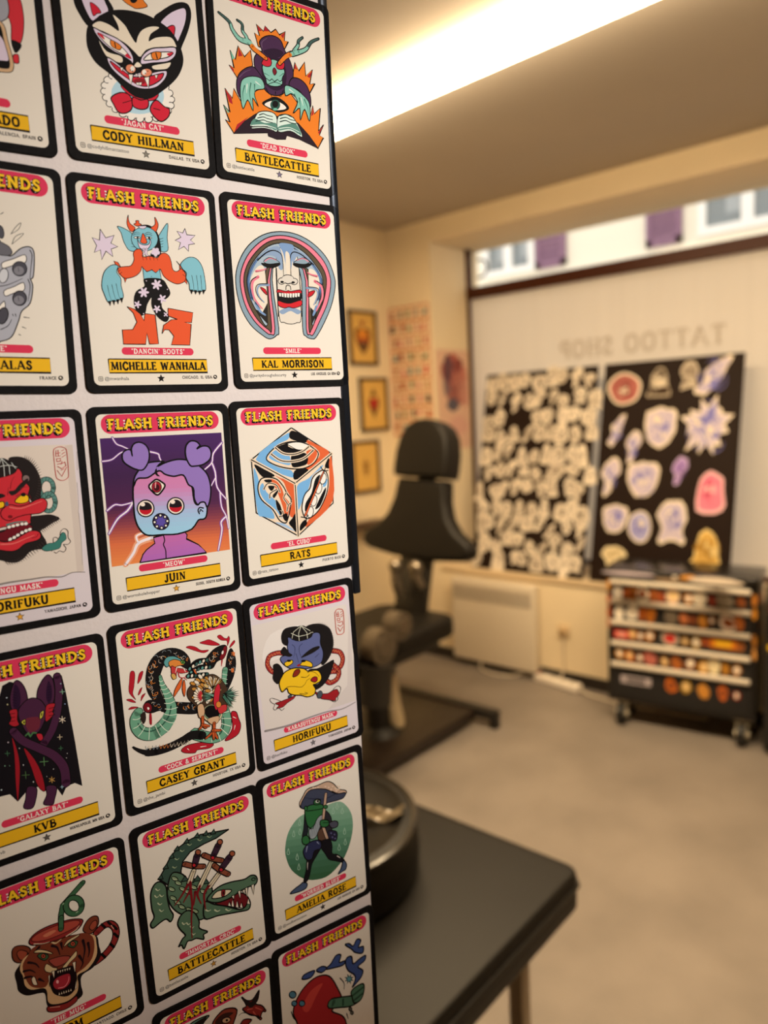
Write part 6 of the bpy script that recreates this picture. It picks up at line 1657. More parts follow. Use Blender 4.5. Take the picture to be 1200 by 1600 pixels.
(0,12592176,1,7,1117710,-57,273,-61,265,-70,262,-80,266,-87,275,-89,286,-85,295,-76,298,-67,294,-59,284),
(1,1117710,1,55,49,-45,73,80,247),
(1,14734002,1,40,34,-45,73,80,247),
(1,9075306,1,6,6,-45,73,80,247),
(1,1117710,1,52,52,17,334,91,269,169,218),
(1,9062964,1,33,33,17,334,91,269,169,218),
(1,1117710,1,61,67,102,293,153,366),
(1,3810356,1,46,52,102,293,153,366),
(0,10113592,1,9,1117710,193,381,187,369,175,365,160,370,150,384,147,399,153,411,165,416,180,410,190,397),
(0,12592176,1,8,1117710,109,270,105,261,96,258,85,262,78,272,76,283,80,292,89,295,99,291,107,281),
(1,1117710,1,56,50,41,36,133,115),
(1,14734002,1,40,34,41,36,133,115),
(1,9075306,1,6,6,41,36,133,115),
(1,1117710,1,53,53,96,206,153,131,213,70),
(1,9062964,1,34,34,96,206,153,131,213,70),
(1,1117710,1,62,69,157,146,239,217),
(1,3810356,1,47,53,157,146,239,217),
(0,10113592,1,9,1117710,291,232,285,219,272,215,257,221,246,235,243,251,249,263,262,267,277,261,288,248),
(0,12592176,1,8,1117710,171,132,166,123,157,120,147,124,139,134,137,146,141,154,150,157,161,153,169,143),
(1,8133152,1,24,8,-121,146,-124,59,-124,-51,-145,-179,-158,-353),
(1,8133152,1,24,8,-45,73,-72,9,-49,-84),
(1,8133152,1,25,8,31,40,-15,-16,-17,-154),
(1,8133152,1,24,7,-141,135,-200,65,-271,2),
(1,8133152,1,24,8,-87,43,-113,-69),
(1,8133152,1,24,8,-121,85,-196,-5)],
'frog': [(0,9089174,0,0,0,240,301,273,289,297,272,318,249,341,219,348,208,-104,311,-91,312,-39,313,21,311,79,309,137,308,193,307),
(0,8497807,0,0,0,343,216,363,183,379,145,381,137,-213,276,-197,287,-166,301,-132,308,-91,312,-83,312),
(0,7906440,0,0,0,379,144,390,109,395,70,395,70,-265,228,-262,233,-230,263,-206,280),
(0,7380609,0,0,0,394,77,395,70,396,29,395,7,-298,176,-288,198,-262,233,-261,233),
(0,6788985,0,0,0,395,13,393,-15,386,-55,-319,122,-307,159,-296,182),
(0,6262385,0,0,0,387,-49,385,-62,370,-112,369,-115,-332,65,-330,73,-321,115,-317,127),
(0,5670249,0,0,0,371,-109,370,-112,347,-169,345,-173,-336,6,-336,6,-336,38,-331,71),
(0,5143649,0,0,0,347,-168,347,-169,316,-229,315,-230,-327,-57,-332,-30,-336,6,-336,12),
(0,4617049,0,0,0,318,-224,316,-229,277,-283,275,-284,-310,-122,-323,-75,-328,-51),
(0,4287825,0,0,0,280,-278,277,-283,225,-327,218,-332,-275,-193,-288,-174,-309,-125,-312,-116),
(0,3958858,0,0,0,225,-328,166,-365,142,-375,-213,-273,-217,-269,-256,-222,-280,-186),
(0,3629634,0,0,0,151,-371,109,-389,59,-397,10,-392,-37,-380,-85,-364,-131,-340,-175,-309,-217,-269,-221,-264),
(1,10864816,1,5,5,-164,278,-180,237,-169,218,-156,228,-164,278),
(1,10864816,1,5,5,-233,194,-249,154,-239,134,-226,144,-233,194),
(1,10864816,1,5,5,-302,46,-318,6,-307,-14,-294,-4,-302,46),
(1,10864816,1,5,5,-218,-41,-234,-82,-223,-102,-210,-92,-218,-41),
(1,10864816,1,5,5,192,258,175,216,187,196,201,207,192,258),
(1,10864816,1,5,5,291,222,274,180,286,159,300,170,291,222),
(1,10864816,1,5,5,300,9,283,-34,295,-55,309,-44,300,9),
(1,10864816,1,5,5,228,-128,211,-170,223,-191,238,-181,228,-128),
(1,10864816,1,5,5,239,288,222,246,234,226,248,237,239,288),
(1,10864816,1,5,5,-209,-144,-225,-185,-214,-205,-201,-195,-209,-144),
(1,10864816,1,5,5,299,-101,282,-143,294,-165,308,-154,299,-101),
(1,10864816,1,5,5,-169,189,-185,148,-174,128,-161,139,-169,189),
(0,13150352,1,9,1117710,-154,432,-115,482,-64,535,41,534,149,536,214,492,267,419,339,379,343,348,247,381,177,432,-4,508,-100,451,-141,382),
(0,14731440,1,0,0,245,425,240,421,230,425,225,432,231,436,241,432),
(0,14731440,1,0,0,190,427,184,423,174,427,170,434,175,438,185,434),
(0,14731440,1,0,0,195,441,190,437,180,440,175,448,181,452,191,448),
(0,14731440,1,0,0,33,515,28,511,18,515,14,522,19,526,29,522),
(0,14731440,1,0,0,252,406,246,402,236,405,232,413,237,417,247,413),
(0,14731440,1,0,0,62,480,57,477,47,480,43,487,48,491,58,487),
(0,14731440,1,0,0,103,473,97,469,88,473,83,480,89,484,98,480),
(0,14731440,1,0,0,240,440,234,436,224,440,220,447,225,451,235,447),
(0,14731440,1,0,0,170,468,165,465,155,468,151,475,156,479,166,476),
(0,14731440,1,0,0,137,491,132,487,122,490,118,497,123,501,133,498),
(0,14731440,1,0,0,60,509,55,505,45,508,41,516,46,519,56,516),
(0,14731440,1,0,0,264,447,259,443,248,447,244,454,249,458,259,455),
(0,14731440,1,0,0,215,464,209,460,199,464,195,471,200,475,210,471),
(0,14731440,1,0,0,287,434,281,430,271,434,266,441,272,445,282,442),
(0,14731440,1,0,0,8,526,3,522,-7,525,-11,532,-6,536,4,533),
(0,14731440,1,0,0,268,417,262,413,252,416,247,424,253,427,263,424),
(0,14731440,1,0,0,254,426,249,422,239,426,234,433,240,437,250,433),
(0,14731440,1,0,0,14,513,9,509,-1,513,-5,520,0,523,10,520),
(0,14731440,1,0,0,116,450,111,447,101,450,97,457,102,461,112,458),
(0,14731440,1,0,0,30,507,25,504,15,507,11,514,16,518,26,515),
(0,14731440,1,0,0,240,438,235,434,225,438,220,445,225,449,235,446),
(0,14731440,1,0,0,280,415,275,411,264,415,260,422,265,426,275,423),
(0,4146264,1,9,1117710,-146,393,-105,463,-31,515,122,470,232,384,337,356,308,313,226,315,139,327,87,319,-58,369,-101,355),
(1,2238010,1,5,3,52,397,-105,466),
(1,2238010,1,5,3,61,394,-60,437),
(1,2238010,1,5,3,69,391,-15,408),
(1,2238010,1,5,3,77,388,31,379),
(1,2238010,1,5,3,86,385,77,349),
(1,2238010,1,5,3,94,382,127,360),
(1,2238010,1,5,3,103,379,178,371),
(1,2238010,1,5,3,111,376,229,382),
(1,2238010,1,5,3,120,373,280,394),
(0,2237996,1,8,1117710,-103,336,-98,230,-89,148,-112,78,-144,37,-153,94,-131,177),
(0,2763312,1,8,1117710,83,268,157,187,163,50,123,-42,23,-16,19,106),
(0,4868696,1,10,1117710,137,121,196,122,231,92,220,55,161,62),
(0,2499642,1,8,1117710,131,49,202,15,216,-31,194,-81,138,-45,113,9),
(0,5920896,1,5,1117710,163,10,160,4,153,2,145,5,139,12,137,20,140,26,147,28,155,25,161,18),
(0,5920896,1,5,1117710,198,-17,195,-23,188,-25,180,-22,174,-15,172,-7,175,-1,182,1,190,-3,196,-9),
(0,5920896,1,5,1117710,174,-35,171,-41,164,-43,156,-40,150,-33,148,-25,151,-19,158,-17,166,-20,172,-27),
(0,5920896,1,5,1117710,202,-60,199,-66,192,-67,184,-64,178,-57,176,-49,179,-43,186,-42,194,-45,200,-52),
(0,3107388,1,9,1117710,-106,337,-79,369,-23,369,68,339,96,296,85,240,14,214,-16,172,-63,151,-94,196,-106,272),
(0,3107388,1,9,1117710,65,376,63,359,47,348,24,349,2,360,-10,378,-7,395,8,406,32,405,53,394),
(0,13160640,1,6,1117710,54,381,53,369,43,363,29,363,16,370,8,382,10,393,19,399,33,399,46,392),
(0,1117710,1,0,0,48,378,45,372,38,370,31,373,25,379,23,387,26,392,32,394,40,392,46,385),
(1,1117710,1,8,8,-83,328,-21,312,49,296,90,292),
(0,3107388,1,8,1117710,-78,353,-82,340,-91,335,-101,339,-108,350,-110,364,-106,377,-97,382,-87,378,-80,367),
(0,10134184,1,8,1117710,-78,143,-35,140,14,214,66,234,72,192,34,114,1,60,-37,35,-78,58),
(1,6976120,1,5,5,-74,62,-47,144),
(1,6976120,1,5,5,-54,63,-22,162),
(1,6976120,1,5,5,-34,63,2,179),
(1,6976120,1,5,5,-14,63,27,196),
(1,6976120,1,5,5,7,63,51,213),
(0,5914674,1,8,1117710,10,83,69,100,92,24,83,-24,16,-6),
(1,1117710,1,36,36,125,421,103,313,76,184),
(1,12624008,1,23,23,125,421,103,313,76,184),
(1,1117710,1,37,37,70,113,86,46,103,-18),
(1,12624008,1,24,24,70,113,86,46,103,-18),
(0,3107388,1,10,1117710,42,177,76,180,125,156,136,117,105,97,49,121),
(1,1117710,1,6,6,73,152,130,130),
(0,3107388,1,8,1117710,133,289,128,280,116,278,102,283,91,293,88,305,93,314,105,317,119,312,130,301),
(0,1512730,1,8,1117710,37,-21,124,-36,150,-107,144,-189,198,-222,267,-304,265,-333,178,-280,107,-233,69,-156,26,-71),
(0,1512730,1,8,1117710,-68,7,38,-15,32,-80,-24,-144,-77,-203,-109,-297,-138,-346,-177,-342,-143,-242,-124,-143),
(0,2895952,1,10,1117710,-149,-26,-89,16,-4,8,36,-34,24,-90,-41,-87,-72,-151,-124,-143,-152,-85),
(1,8423592,1,16,6,-113,-15,-127,-62),
(1,8423592,1,13,5,-6,-11,14,-39),
(0,3107388,1,9,1117710,-153,94,-103,94,-81,26,-125,10,-157,43),
(0,4872824,1,10,1117710,-185,-343,-144,-370,-158,-411,-226,-415,-322,-394,-264,-364,-214,-353),
(0,4872824,1,10,1117710,259,-310,291,-361,278,-409,243,-415,194,-422,231,-375),
(1,14735568,1,10,5,197,-238,227,-269),
(1,14735568,1,8,3,-120,-172,-128,-235)],
'devil': [(0,4150414,1,14,1117710,209,503,255,494,299,447,345,495,391,464,359,405,415,387,402,323,319,368,275,428),
(0,4150414,1,14,1117710,263,19,302,80,296,138,227,221,202,316,224,359,275,345,289,262,361,277,434,281,421,230,342,203,396,136,374,77,314,41),
(0,4150414,1,14,1117710,-18,356,41,384,101,440,157,420,135,353,199,339,174,304,71,326),
(0,4150414,1,13,1117710,-270,377,-246,415,-138,403,-180,353),
(0,4150414,1,13,1117710,-120,394,-60,406,-6,365,-63,344),
(0,11020332,1,14,1117710,-386,86,-351,193,-254,289,-120,326,11,271,93,111,140,-66,22,-102,131,-215,172,-315,153,-448,-349,-166,-351,-38),
(0,13124412,1,0,0,-289,97,-194,216,-59,232,-132,141,-228,22),
(0,5210006,1,10,1117710,-345,259,-353,242,-371,239,-393,250,-409,272,-415,295,-407,312,-389,315,-367,304,-350,282),
(0,5210006,1,10,1117710,-342,167,-348,155,-363,152,-379,161,-392,178,-396,196,-390,209,-376,211,-359,202,-346,186),
(0,5210006,1,10,1117710,-261,124,-267,110,-283,108,-301,117,-315,136,-319,155,-313,169,-297,172,-279,162,-265,144),
(0,6267056,0,8,1117710,256,114,279,83,249,103,250,69,232,105,211,89,216,119,186,130,211,137,188,169,218,149,217,183,235,147,256,163,251,133,281,121),
(1,1117710,1,112,123,27,-28,128,-69,243,-116,319,-117),
(1,5208674,1,84,95,27,-28,128,-69,243,-116,319,-117),
(0,5208674,1,14,1117710,248,-24,298,5,393,-8,393,-99,348,-165,276,-156,257,-84),
(1,2771516,1,20,20,270,-68,391,-43),
(1,2771516,1,20,20,278,-128,383,-105),
(1,2771516,1,20,20,153,-51,149,-111),
(0,6974048,1,11,1117710,244,-200,245,-212,239,-219,230,-217,220,-208,213,-194,213,-182,218,-175,228,-177,238,-187),
(0,6974048,1,11,1117710,260,-249,261,-261,255,-267,246,-266,236,-256,229,-243,229,-230,234,-224,244,-226,254,-235),
(1,1117710,1,11,6,132,188,174,112,170,49),
(1,1117710,1,10,5,-405,117,-389,46,-360,-2),
(1,1117710,1,11,6,185,-222,198,-284)],
'fly': [(0,9054756,1,12,1117710,222,557,267,499,324,479,390,535,373,454,350,421,407,375,436,315,403,306,379,258,342,308,286,349,223,437,263,451),
(0,2365976,1,0,0,225,551,294,471,330,476,385,524,351,425,290,417),
(1,13129802,1,12,7,270,407,318,392),
(1,13129802,1,12,7,348,386,404,332),
(1,13129802,1,12,7,322,359,343,318),
(1,1117710,1,10,5,314,333,230,399,187,396),
(1,1117710,1,10,10,362,302,383,262),
(0,9054756,1,10,1117710,445,304,442,298,436,297,429,301,423,308,421,316,424,322,430,323,438,319,443,312),
(0,9054756,1,10,1117710,399,249,396,244,390,242,383,246,377,254,375,262,378,268,384,269,391,265,397,257),
(0,9058858,1,12,1117710,-63,439,-2,504,75,521,172,456,117,311,136,180,-73,298),
(0,3809306,1,0,0,-34,452,44,489,137,449,58,422,-3,357),
(0,13148282,1,9,1117710,106,407,103,391,86,383,62,387,40,401,28,420,32,436,48,443,72,440,94,426),
(0,1117710,1,0,0,83,404,81,399,75,398,68,401,63,408,61,416,64,422,70,423,77,419,82,412),
(0,6261370,1,11,1117710,-275,527,-210,558,-83,542,-142,492,-206,372,-283,416),
(0,2365976,1,0,0,-220,535,-101,544,-160,492),
(0,9054756,1,12,1117710,182,275,225,331,301,290,259,252,271,145,177,198)],
}

# ------------------------------------------------------------------ the room
XW, YC, ZC, XG = 3.861, 3.302, 2.862, 4.278
m_plaster = mat('cream_plaster', 'e8d6b4', 0.85, noise=0.03, scale=3, bump=0.15, bscale=60)
m_ceil = mat('ceiling_paint', 'b5aca0', 0.9, noise=0.03, scale=2)
m_floor = mat('grey_vinyl_floor', '837a72', 0.5, noise=0.13, scale=3.5, bump=0.1, bscale=40)
m_board = mat('white_enamel_panel', 'e2d8d4', 0.5, bump=0.12, bscale=420, spec=0.2)
m_black = mat('black_metal', '1c1c1e', 0.38); m_blackpaint = mat('black_paint', '191614', 0.35)
m_trim = mat('black_anodised_edge', '30353d', 0.25, 0.7)
m_brown = mat('dark_brown_frame', '45200f', 0.4, spec=0.2)
m_white = mat('white_paint', 'efe6da', 0.5)
def slab(name, x0, x1, y0, y1, z0, z1, mt, kind='structure', parent=None): return MB().box(x0, x1, y0, y1, z0, z1).done(name, mt, parent, False, kind)
slab('floor', -2.3, 4.45, -2.7, 3.45, -0.1, 0, m_floor)
slab('ceiling', -2.3, 4.45, -2.7, 3.45, ZC, ZC + 0.12, m_ceil)
slab('wall_left', -2.3, XW, YC, YC + 0.14, 0, ZC, m_plaster)
m_umber = mat('low_bounce_umber', '54402f', 0.85, noise=0.04, scale=3)  # for the unseen walls, made dark to cut bounce light on the cards
slab('wall_back', -2.3, -2.16, -2.6, YC, 0, ZC, m_umber)
slab('wall_rear', -2.16, XW, -2.7, -2.56, 0, ZC, m_umber)
WY0, WY1 = -0.9, 2.94
wb = MB(); wb.box(XW, 4.40, WY1, YC + 0.14, 0, ZC); wb.box(XW, 4.40, WY0, WY1, 2.727, ZC); wb.box(XW, 4.40, WY0, WY1, 0, 0.615); wb.box(XW, 4.40, -2.7, WY0, 0, ZC); wb.box(4.2, 4.40, YC + 0.14, 4.3, 0, 3.6)
wb.done('wall_right', m_plaster, None, False, 'structure')
slab('trim_1', XW - 0.016, XG - 0.03, WY0, WY1, 0.615, 0.645, mat('sill_paint', 'd9c3a0', 0.5))
m_base = mat('dark_skirting', '241d18', 0.5)
slab('baseboard_right', XW - 0.014, XW, -2.56, YC, 0, 0.072, m_base)
slab('baseboard_left', -2.16, XW - 0.014, YC - 0.014, YC, 0, 0.072, m_base)
# window: brown frame, clear pane above the transom, white film below it with mirrored lettering
win = MB(); win.box(XG - 0.025, XG + 0.035, WY0, WY1, 2.398, 2.472); win.box(XG - 0.02, XG + 0.03, WY1 - 0.02, WY1, 0.645, 2.727); win.box(XG - 0.02, XG + 0.03, WY0, WY0 + 0.04, 0.645, 2.727)
win.box(XG - 0.02, XG + 0.03, WY0 + .04, WY1 - .02, 0.645, 0.675)
win = win.done('window_1', m_brown, None, False, 'structure')
def pane_mat():
    M = bpy.data.materials.new('clear_glass'); M.use_nodes = True; n = M.node_tree; n.nodes.remove(n.nodes['Principled BSDF'])
    t = n.nodes.new('ShaderNodeBsdfTransparent'); g = n.nodes.new('ShaderNodeBsdfGlossy'); g.inputs['Roughness'].default_value = 0.02
    x = n.nodes.new('ShaderNodeMixShader'); x.inputs[0].default_value = 0.05
    n.links.new(t.outputs[0], x.inputs[1]); n.links.new(g.outputs[0], x.inputs[2]); n.links.new(x.outputs[0], n.nodes['Material Output'].inputs[0]); return M
def film_mat(name, col, trans):
    M = bpy.data.materials.new(name); M.use_nodes = True; n = M.node_tree; n.nodes.remove(n.nodes['Principled BSDF'])
    d = n.nodes.new('ShaderNodeBsdfDiffuse'); t = n.nodes.new('ShaderNodeBsdfTranslucent'); x = n.nodes.new('ShaderNodeMixShader'); x.inputs[0].default_value = trans
    tc = n.nodes.new('ShaderNodeTexCoord'); mp = n.nodes.new('ShaderNodeMapping'); mp.inputs['Scale'].default_value = (1, 14, 0.4); nz = n.nodes.new('ShaderNodeTexNoise'); nz.inputs['Scale'].default_value = 1.6
    r = n.nodes.new('ShaderNodeValToRGB'); c = hexc(col); r.color_ramp.elements[0].color = tuple(v * 0.93 for v in c[:3]) + (1,); r.color_ramp.elements[1].color = c
    n.links.new(tc.outputs['Object'], mp.inputs[0]); n.links.new(mp.outputs[0], nz.inputs['Vector']); n.links.new(nz.outputs['Fac'], r.inputs[0])
    n.links.new(r.outputs[0], d.inputs[0]); n.links.new(r.outputs[0], t.inputs[0])
    n.links.new(d.outputs[0], x.inputs[1]); n.links.new(t.outputs[0], x.inputs[2]); n.links.new(x.outputs[0], n.nodes['Material Output'].inputs[0]); return M
MB().box(XG, XG + 0.006, WY0 + .04, WY1 - .02, 2.465, 2.727).done('pane', pane_mat(), win, False)
film = MB().box(XG, XG + 0.006, WY0 + .04, WY1 - .02, 0.675, 2.405).done('window_film', film_mat('white_window_film', 'f2ebe2', 0.62), win, False)
tx = Ink(1.0, 0, 1e-5); tx.text('TATTOO SHOP', 1.275, 0, 0.105, 1.20, 'c9beb0', 0.17, 0.09, 0.14, 'l')
lt = tx.done('film_lettering', win, film_mat('lettering_film', 'd8cfc4', 0.62)); lt.rotation_euler = (0, 0, PI / 2); lt.location = (XG - 0.002, 0, 1.995)
# the white panel wall the cards hang on, with its black edge strip
BO, BROT = Vector((0.147, 0.302, 1.634)), -math.radians(13.75)
U = 0.057
BM = Matrix.Translation(BO) @ Matrix.Rotation(BROT, 4, 'Z')
pw = MB().box(-1.9, 0.1320, 0.0, 0.06, -1.634, ZC - 1.634).done('wall_near', m_board, None, False, 'structure'); pw.matrix_world = BM
pw.data.materials[0] = m_board
et = MB().box(0.1322, 0.1368, -0.0012, 0.058, -0.078, ZC - 1.634, 0.001, 2).done('trim_2', m_trim, None, True, 'structure'); et.matrix_world = BM
# ------------------------------------------------------------------ cards
m_cardback = mat('black_card_border', '141212', 0.6, noise=0.3, scale=500, spec=0.06)
m_text = mat('black_print', '2a2422', 0.5)
POSE = {'ado':(-0.4714,2.9794,0),'cat':(0.7039,2.9947,0.0083),'book':(1.8381,2.9998,-0.0192),'boots':(0.6737,1.3354,-0.0052),'smile':(1.8386,1.3477,0.0042),'meow':(0.6457,-0.3298,-0.0075),'cubo':(1.7772,-0.3191,0.0037),'serpent':(0.6392,-1.9918,0.0056),'karasu':(1.7668,-1.9881,0.0169),'croc':(0.6556,-3.6598,0.0173),'frog':(1.7551,-3.6249,0.0104),'alas':(-0.4886,1.3513,-0.0242),'tengu':(-0.5029,-0.3335,-0.0058),'bat':(-0.5068,-2.0303,0.0033),'mug':(-0.5032,-3.7016,0.0146),'devil':(1.7638,-5.3024,-0.0105),'fly':(0.6643,-5.3329,-0.0120)}
CARDS = {  # caption, name, handle, place, star colour, face colour, label
 'ado': ('', 'ADO', '', 'VALENCIA, SPAIN', '', 'ede5d6', 'art card showing part of a red and tan figure, at the top left'),
 'cat': ('"JAGAN CAT"', 'CODY HILLMAN', '@codyhillmantattoo', 'DALLAS, TX USA', '8a8578', 'ede5d6', 'art card of a grinning black cat with a red bow tie'),
 'book': ('"DEAD BOOK"', 'BATTLECATTLE', '@battlecattle', 'HOUSTON, TX USA', '7d748c', 'ede5d6', 'art card of a hooded green skull in flames above an open book'),
 'alas': ('YE"', 'ALAS', '', 'FRANCE', '', 'ede5d6', 'art card of a grey laughing head with many mouths'),
 'boots': ('"DANCIN\' BOOTS"', 'MICHELLE WANHALA', '@mwanhala', 'CHICAGO, IL USA', '1d1919', 'ede5d6', 'art card of a blue horned dancer in orange boots'),
 'smile': ('"SMILE"', 'KAL MORRISON', '@puritythroughobscurity', 'LOS ANGELES, CA USA', '1d1919', 'ede5d6', 'art card of a smiling face with striped tears running round it'),
 'tengu': ('TENGU MASK"', 'HORIFUKU', '', 'YAMAGUCHI, JAPAN', 'e8a93a', 'e0d6da', 'art card of a red long-nosed mask with black hair'),
 'meow': ('"MEOW"', 'JUIN', '@wormholehopper', 'SEOUL, SOUTH KOREA', 'e8a93a', 'ede5d6', 'art card of a three-eyed purple-haired child before lightning'),
 'cubo': ('"EL CUBO"', 'RATS', '@rats_tattoo', 'PUERTO RICO', '1d1919', 'ede5d6', 'art card of a blue and orange cube with eye, ear and mouth'),
 'bat': ('"GALAXY BAT"', 'KVB', '@kvb.kvb', 'MINNEAPOLIS, MN USA', '5d5650', 'ede5d6', 'art card of a dark purple bat in a starry wing cloak'),
 'serpent': ('"COCK & SERPENT"', 'CASEY GRANT', '@the_jambi', 'HOUSTON, TX USA', '5d5650', 'ede5d6', 'art card of a rooster fighting a cut green and black snake'),
 'karasu': ('"KARASUTENGU MASK"', 'HORIFUKU', '@horifuku', 'YAMAGUCHI, JAPAN', '7a7478', 'e0d6da', 'art card of a blue mask with a yellow beak and red cords'),
 'mug': ('"THE MUG"', '       OM', '', 'SANTIAGO, CHILE', '', 'ede5d6', 'art card of a tiger-head mug with a looped green straw'),
 'croc': ('"IMMORTAL CROC"', 'BATTLECATTLE', '@battlecattle', 'HOUSTON, TX USA', 'c8923a', 'ede5d6', 'art card of a green crocodile stabbed with three daggers'),
 'frog': ('"WORRIED BLUES"', 'AMELIA ROSE', '@soulbermotion', 'LOS ANGELES, CA USA', '3d3834', 'ede5d6', 'art card of a walking frog under a mushroom umbrella'),
 'fly': ('', '', '', '', '', 'ede5d6', 'art card with a red and black butterfly at the bottom edge'),
 'devil': ('', '', '', '', '', 'ede5d6', 'art card with blue smoke rising from a green pipe')}
LX, LY, LB = 500, 726, 56
def banner_text(k):
    gl = [GLYPH.get(c) for c in 'FLASH FRIENDS']; h = 84; tot = sum((g[0] if g else 0.42) for g in gl); adv = 826 / (tot + 12 * 0.16)
    for dx, dy, col, wt, mode in ((-9, -11, '161010', .30, 0), (-5, -6, '161010', .30, 0), (-9, -8, 'f4efe6', .1, 1), (0, 0, '241808', .31, 0), (0, 0, 'fbcb2a', .21, 0)):
        x = -414
        for g in gl:
            if g and mode == 0:
                for kind, pts in g[1]:
                    if len(pts) == 2 and kind == 't' and abs(pts[0][0] - pts[1][0]) < .01 and abs(pts[0][1] - pts[1][1]) < .3: continue
                    q = [(x + dx + px * adv, 650 + dy + (py * .86 - .43) * h) for px, py in (smooth2(pts, False) if kind in 'CD' else pts)]
                    k.ribbon(q, h * wt * .95, h * wt * .95, col, kind in 'CD')
                for px, py in g[2]:
                    X, Y = x + dx + px * adv, 650 + dy + (py * .8 - .40) * h; k.ribbon([(X - 9 - wt * 16, Y), (X + 9 + wt * 16, Y)], h * wt * .75, h * wt * .75, col, False)
            elif g and mode == 1:
                for i in range(3):
                    k.ribbon([(x + dx + 7, 624 + i * 22), (x + dx + 8, 634 + i * 22)], 13, 13, col, False)
                k.ribbon([(x + 12, 606), (x + 20, 606)], 8, 8, col, False)
            x += ((g[0] if g else 0.42) + 0.16) * adv
def star(k, cx, cy, r, col):
    p = [(cx + (r if i % 2 == 0 else r * .42) * math.sin(i * PI / 5), cy + (r if i % 2 == 0 else r * .42) * math.cos(i * PI / 5)) for i in range(10)]
    k.poly(p, col); k.ribbon(p + [p[0]], 4, 4, '2a2422', False)
def make_card(key):
    cap, nm, handle, place, starc, face, label = CARDS[key]; u, v, r = POSE[key]
    t = thing('art_card', label, 'card', group='art cards on the white panel')
    t.matrix_world = BM @ Matrix.Translation((u * U, 0, v * U)) @ Matrix.Rotation(-r, 4, 'Y')
    MB().prism([(x * U / 1000, y * U / 1000) for x, y in rr(-LX - LB, LX + LB, -LY - LB, LY + LB, 58, 8)], -0.0012, -0.0001, 'y', 0.0002, 1).done('card_backing', m_cardback, t, False)
    k = Ink(base=0.00121); k.rrect(-LX, LX, -LY, LY, 46, face, 8); k.done('printed_face', t)
    k = Ink(base=0.00123); k.art(ART[key]); k.done('illustration', t)
    k = Ink(base=0.00123); k.rrect(-465, 465, 578, 722, 71, 'e03a5e', 10); banner_text(k); k.done('title_banner', t)
    if not nm: return t
    k = Ink(base=0.00123); k.rrect(-280, 280, -500, -444, 27, 'e03a58', 8)
    if key in ('tengu', 'alas'): k.text(cap, 172 if key == 'tengu' else 112, -472, 36, 440, 'f7f0e6', .2, .12, .16, 'r')
    else: k.text(cap, 0, -472, 36, 500, 'f7f0e6', .2, .12, .16)
    k.done('caption_pill', t)
    k = Ink(base=0.00123); q = [(-384, -532), (384, -532), (384, -634), (-384, -634)]; k.poly(q[::-1], 'f3bd22'); k.ribbon(q + [q[0]], 9, 9, '241d1c', False)
    if key in ('ado', 'alas'): k.text(nm, 325 if key == 'ado' else 262, -583, 60, 700, '150e0e', .24, .13, .14, 'r')
    elif key == 'mug': k.text(nm.strip(), 90, -583, 60, 700, '150e0e', .24, .13, .14, 'r')
    else: k.text(nm, 0, -583, 60, 735, '150e0e', .24, .13, .14)
    k.done('name_plate', t)
    k = Ink(base=0.00123)
    if starc: star(k, 2, -678, 29, starc); k.done('star_print', t); k = Ink(base=0.00123)
    k.text(place, 418, -671, 22, 252, '3a3230', .2, .13, .14, 'r')
    q = [(446 + 17 * math.cos(i * .524), -670 + 17 * math.sin(i * .524)) for i in range(12)]; k.poly(q, '2a2422'); k.poly([(440, -660), (452, -664), (448, -676), (438, -672)], face); k.poly([(452, -676), (458, -672), (455, -682)], face)
    k.done('place_print', t)
    if handle:
        k = Ink(base=0.00123); q = rr(-466, -436, -693, -661, 8, 3); k.ribbon(q + [q[0]], 4, 4, '4a423e', False); q = [(-451 + 7 * math.cos(i * .785), -677 + 7 * math.sin(i * .785)) for i in range(9)]; k.ribbon(q, 4, 4, '4a423e', False)
        ft = k.done('handle_print', t)
        h = obj_text(handle, 36 * U / 1000, 'handle_text', ft, (-424 * U / 1000, -0.00125, -677 * U / 1000), m_text, 'LEFT', 0.00001)
        wd = max(v.co.x for v in h.data.vertices)
        if wd > 345 * U / 1000: h.scale = (345 * U / 1000 / wd, 1, 1)
    return t
for key in CARDS: make_card(key)
# ------------------------------------------------------------------ ceiling light
t = thing('ceiling_light', 'long bright fluorescent batten running along the beige ceiling', 'light', (2.19, 1.0, ZC), (0, 0, math.radians(-2)))
MB().box(-0.03, 0.03, -1.45, 1.45, -0.03, -0.0005, 0.004).done('housing', mat('white_metal', 'e8e2d6', 0.4), t)
MB().prism([(-0.06, -0.028), (-0.07, -0.04), (-0.068, -0.075), (-0.05, -0.088), (0.05, -0.088), (0.068, -0.075), (0.07, -0.04), (0.06, -0.028)], -1.43, 1.43, 'y', 0.004).done('diffuser', mat('lit_diffuser', 'fff4e0', 0.5, emit=(1, 0.77, 0.48, 1), strength=26.0), t)
for s in (-1, 1): MB().box(-0.072, 0.072, -0.01 + s * 1.44, 0.01 + s * 1.44, -0.09, -0.024, 0.004).done('end_cap', MATS['white_metal'], t)
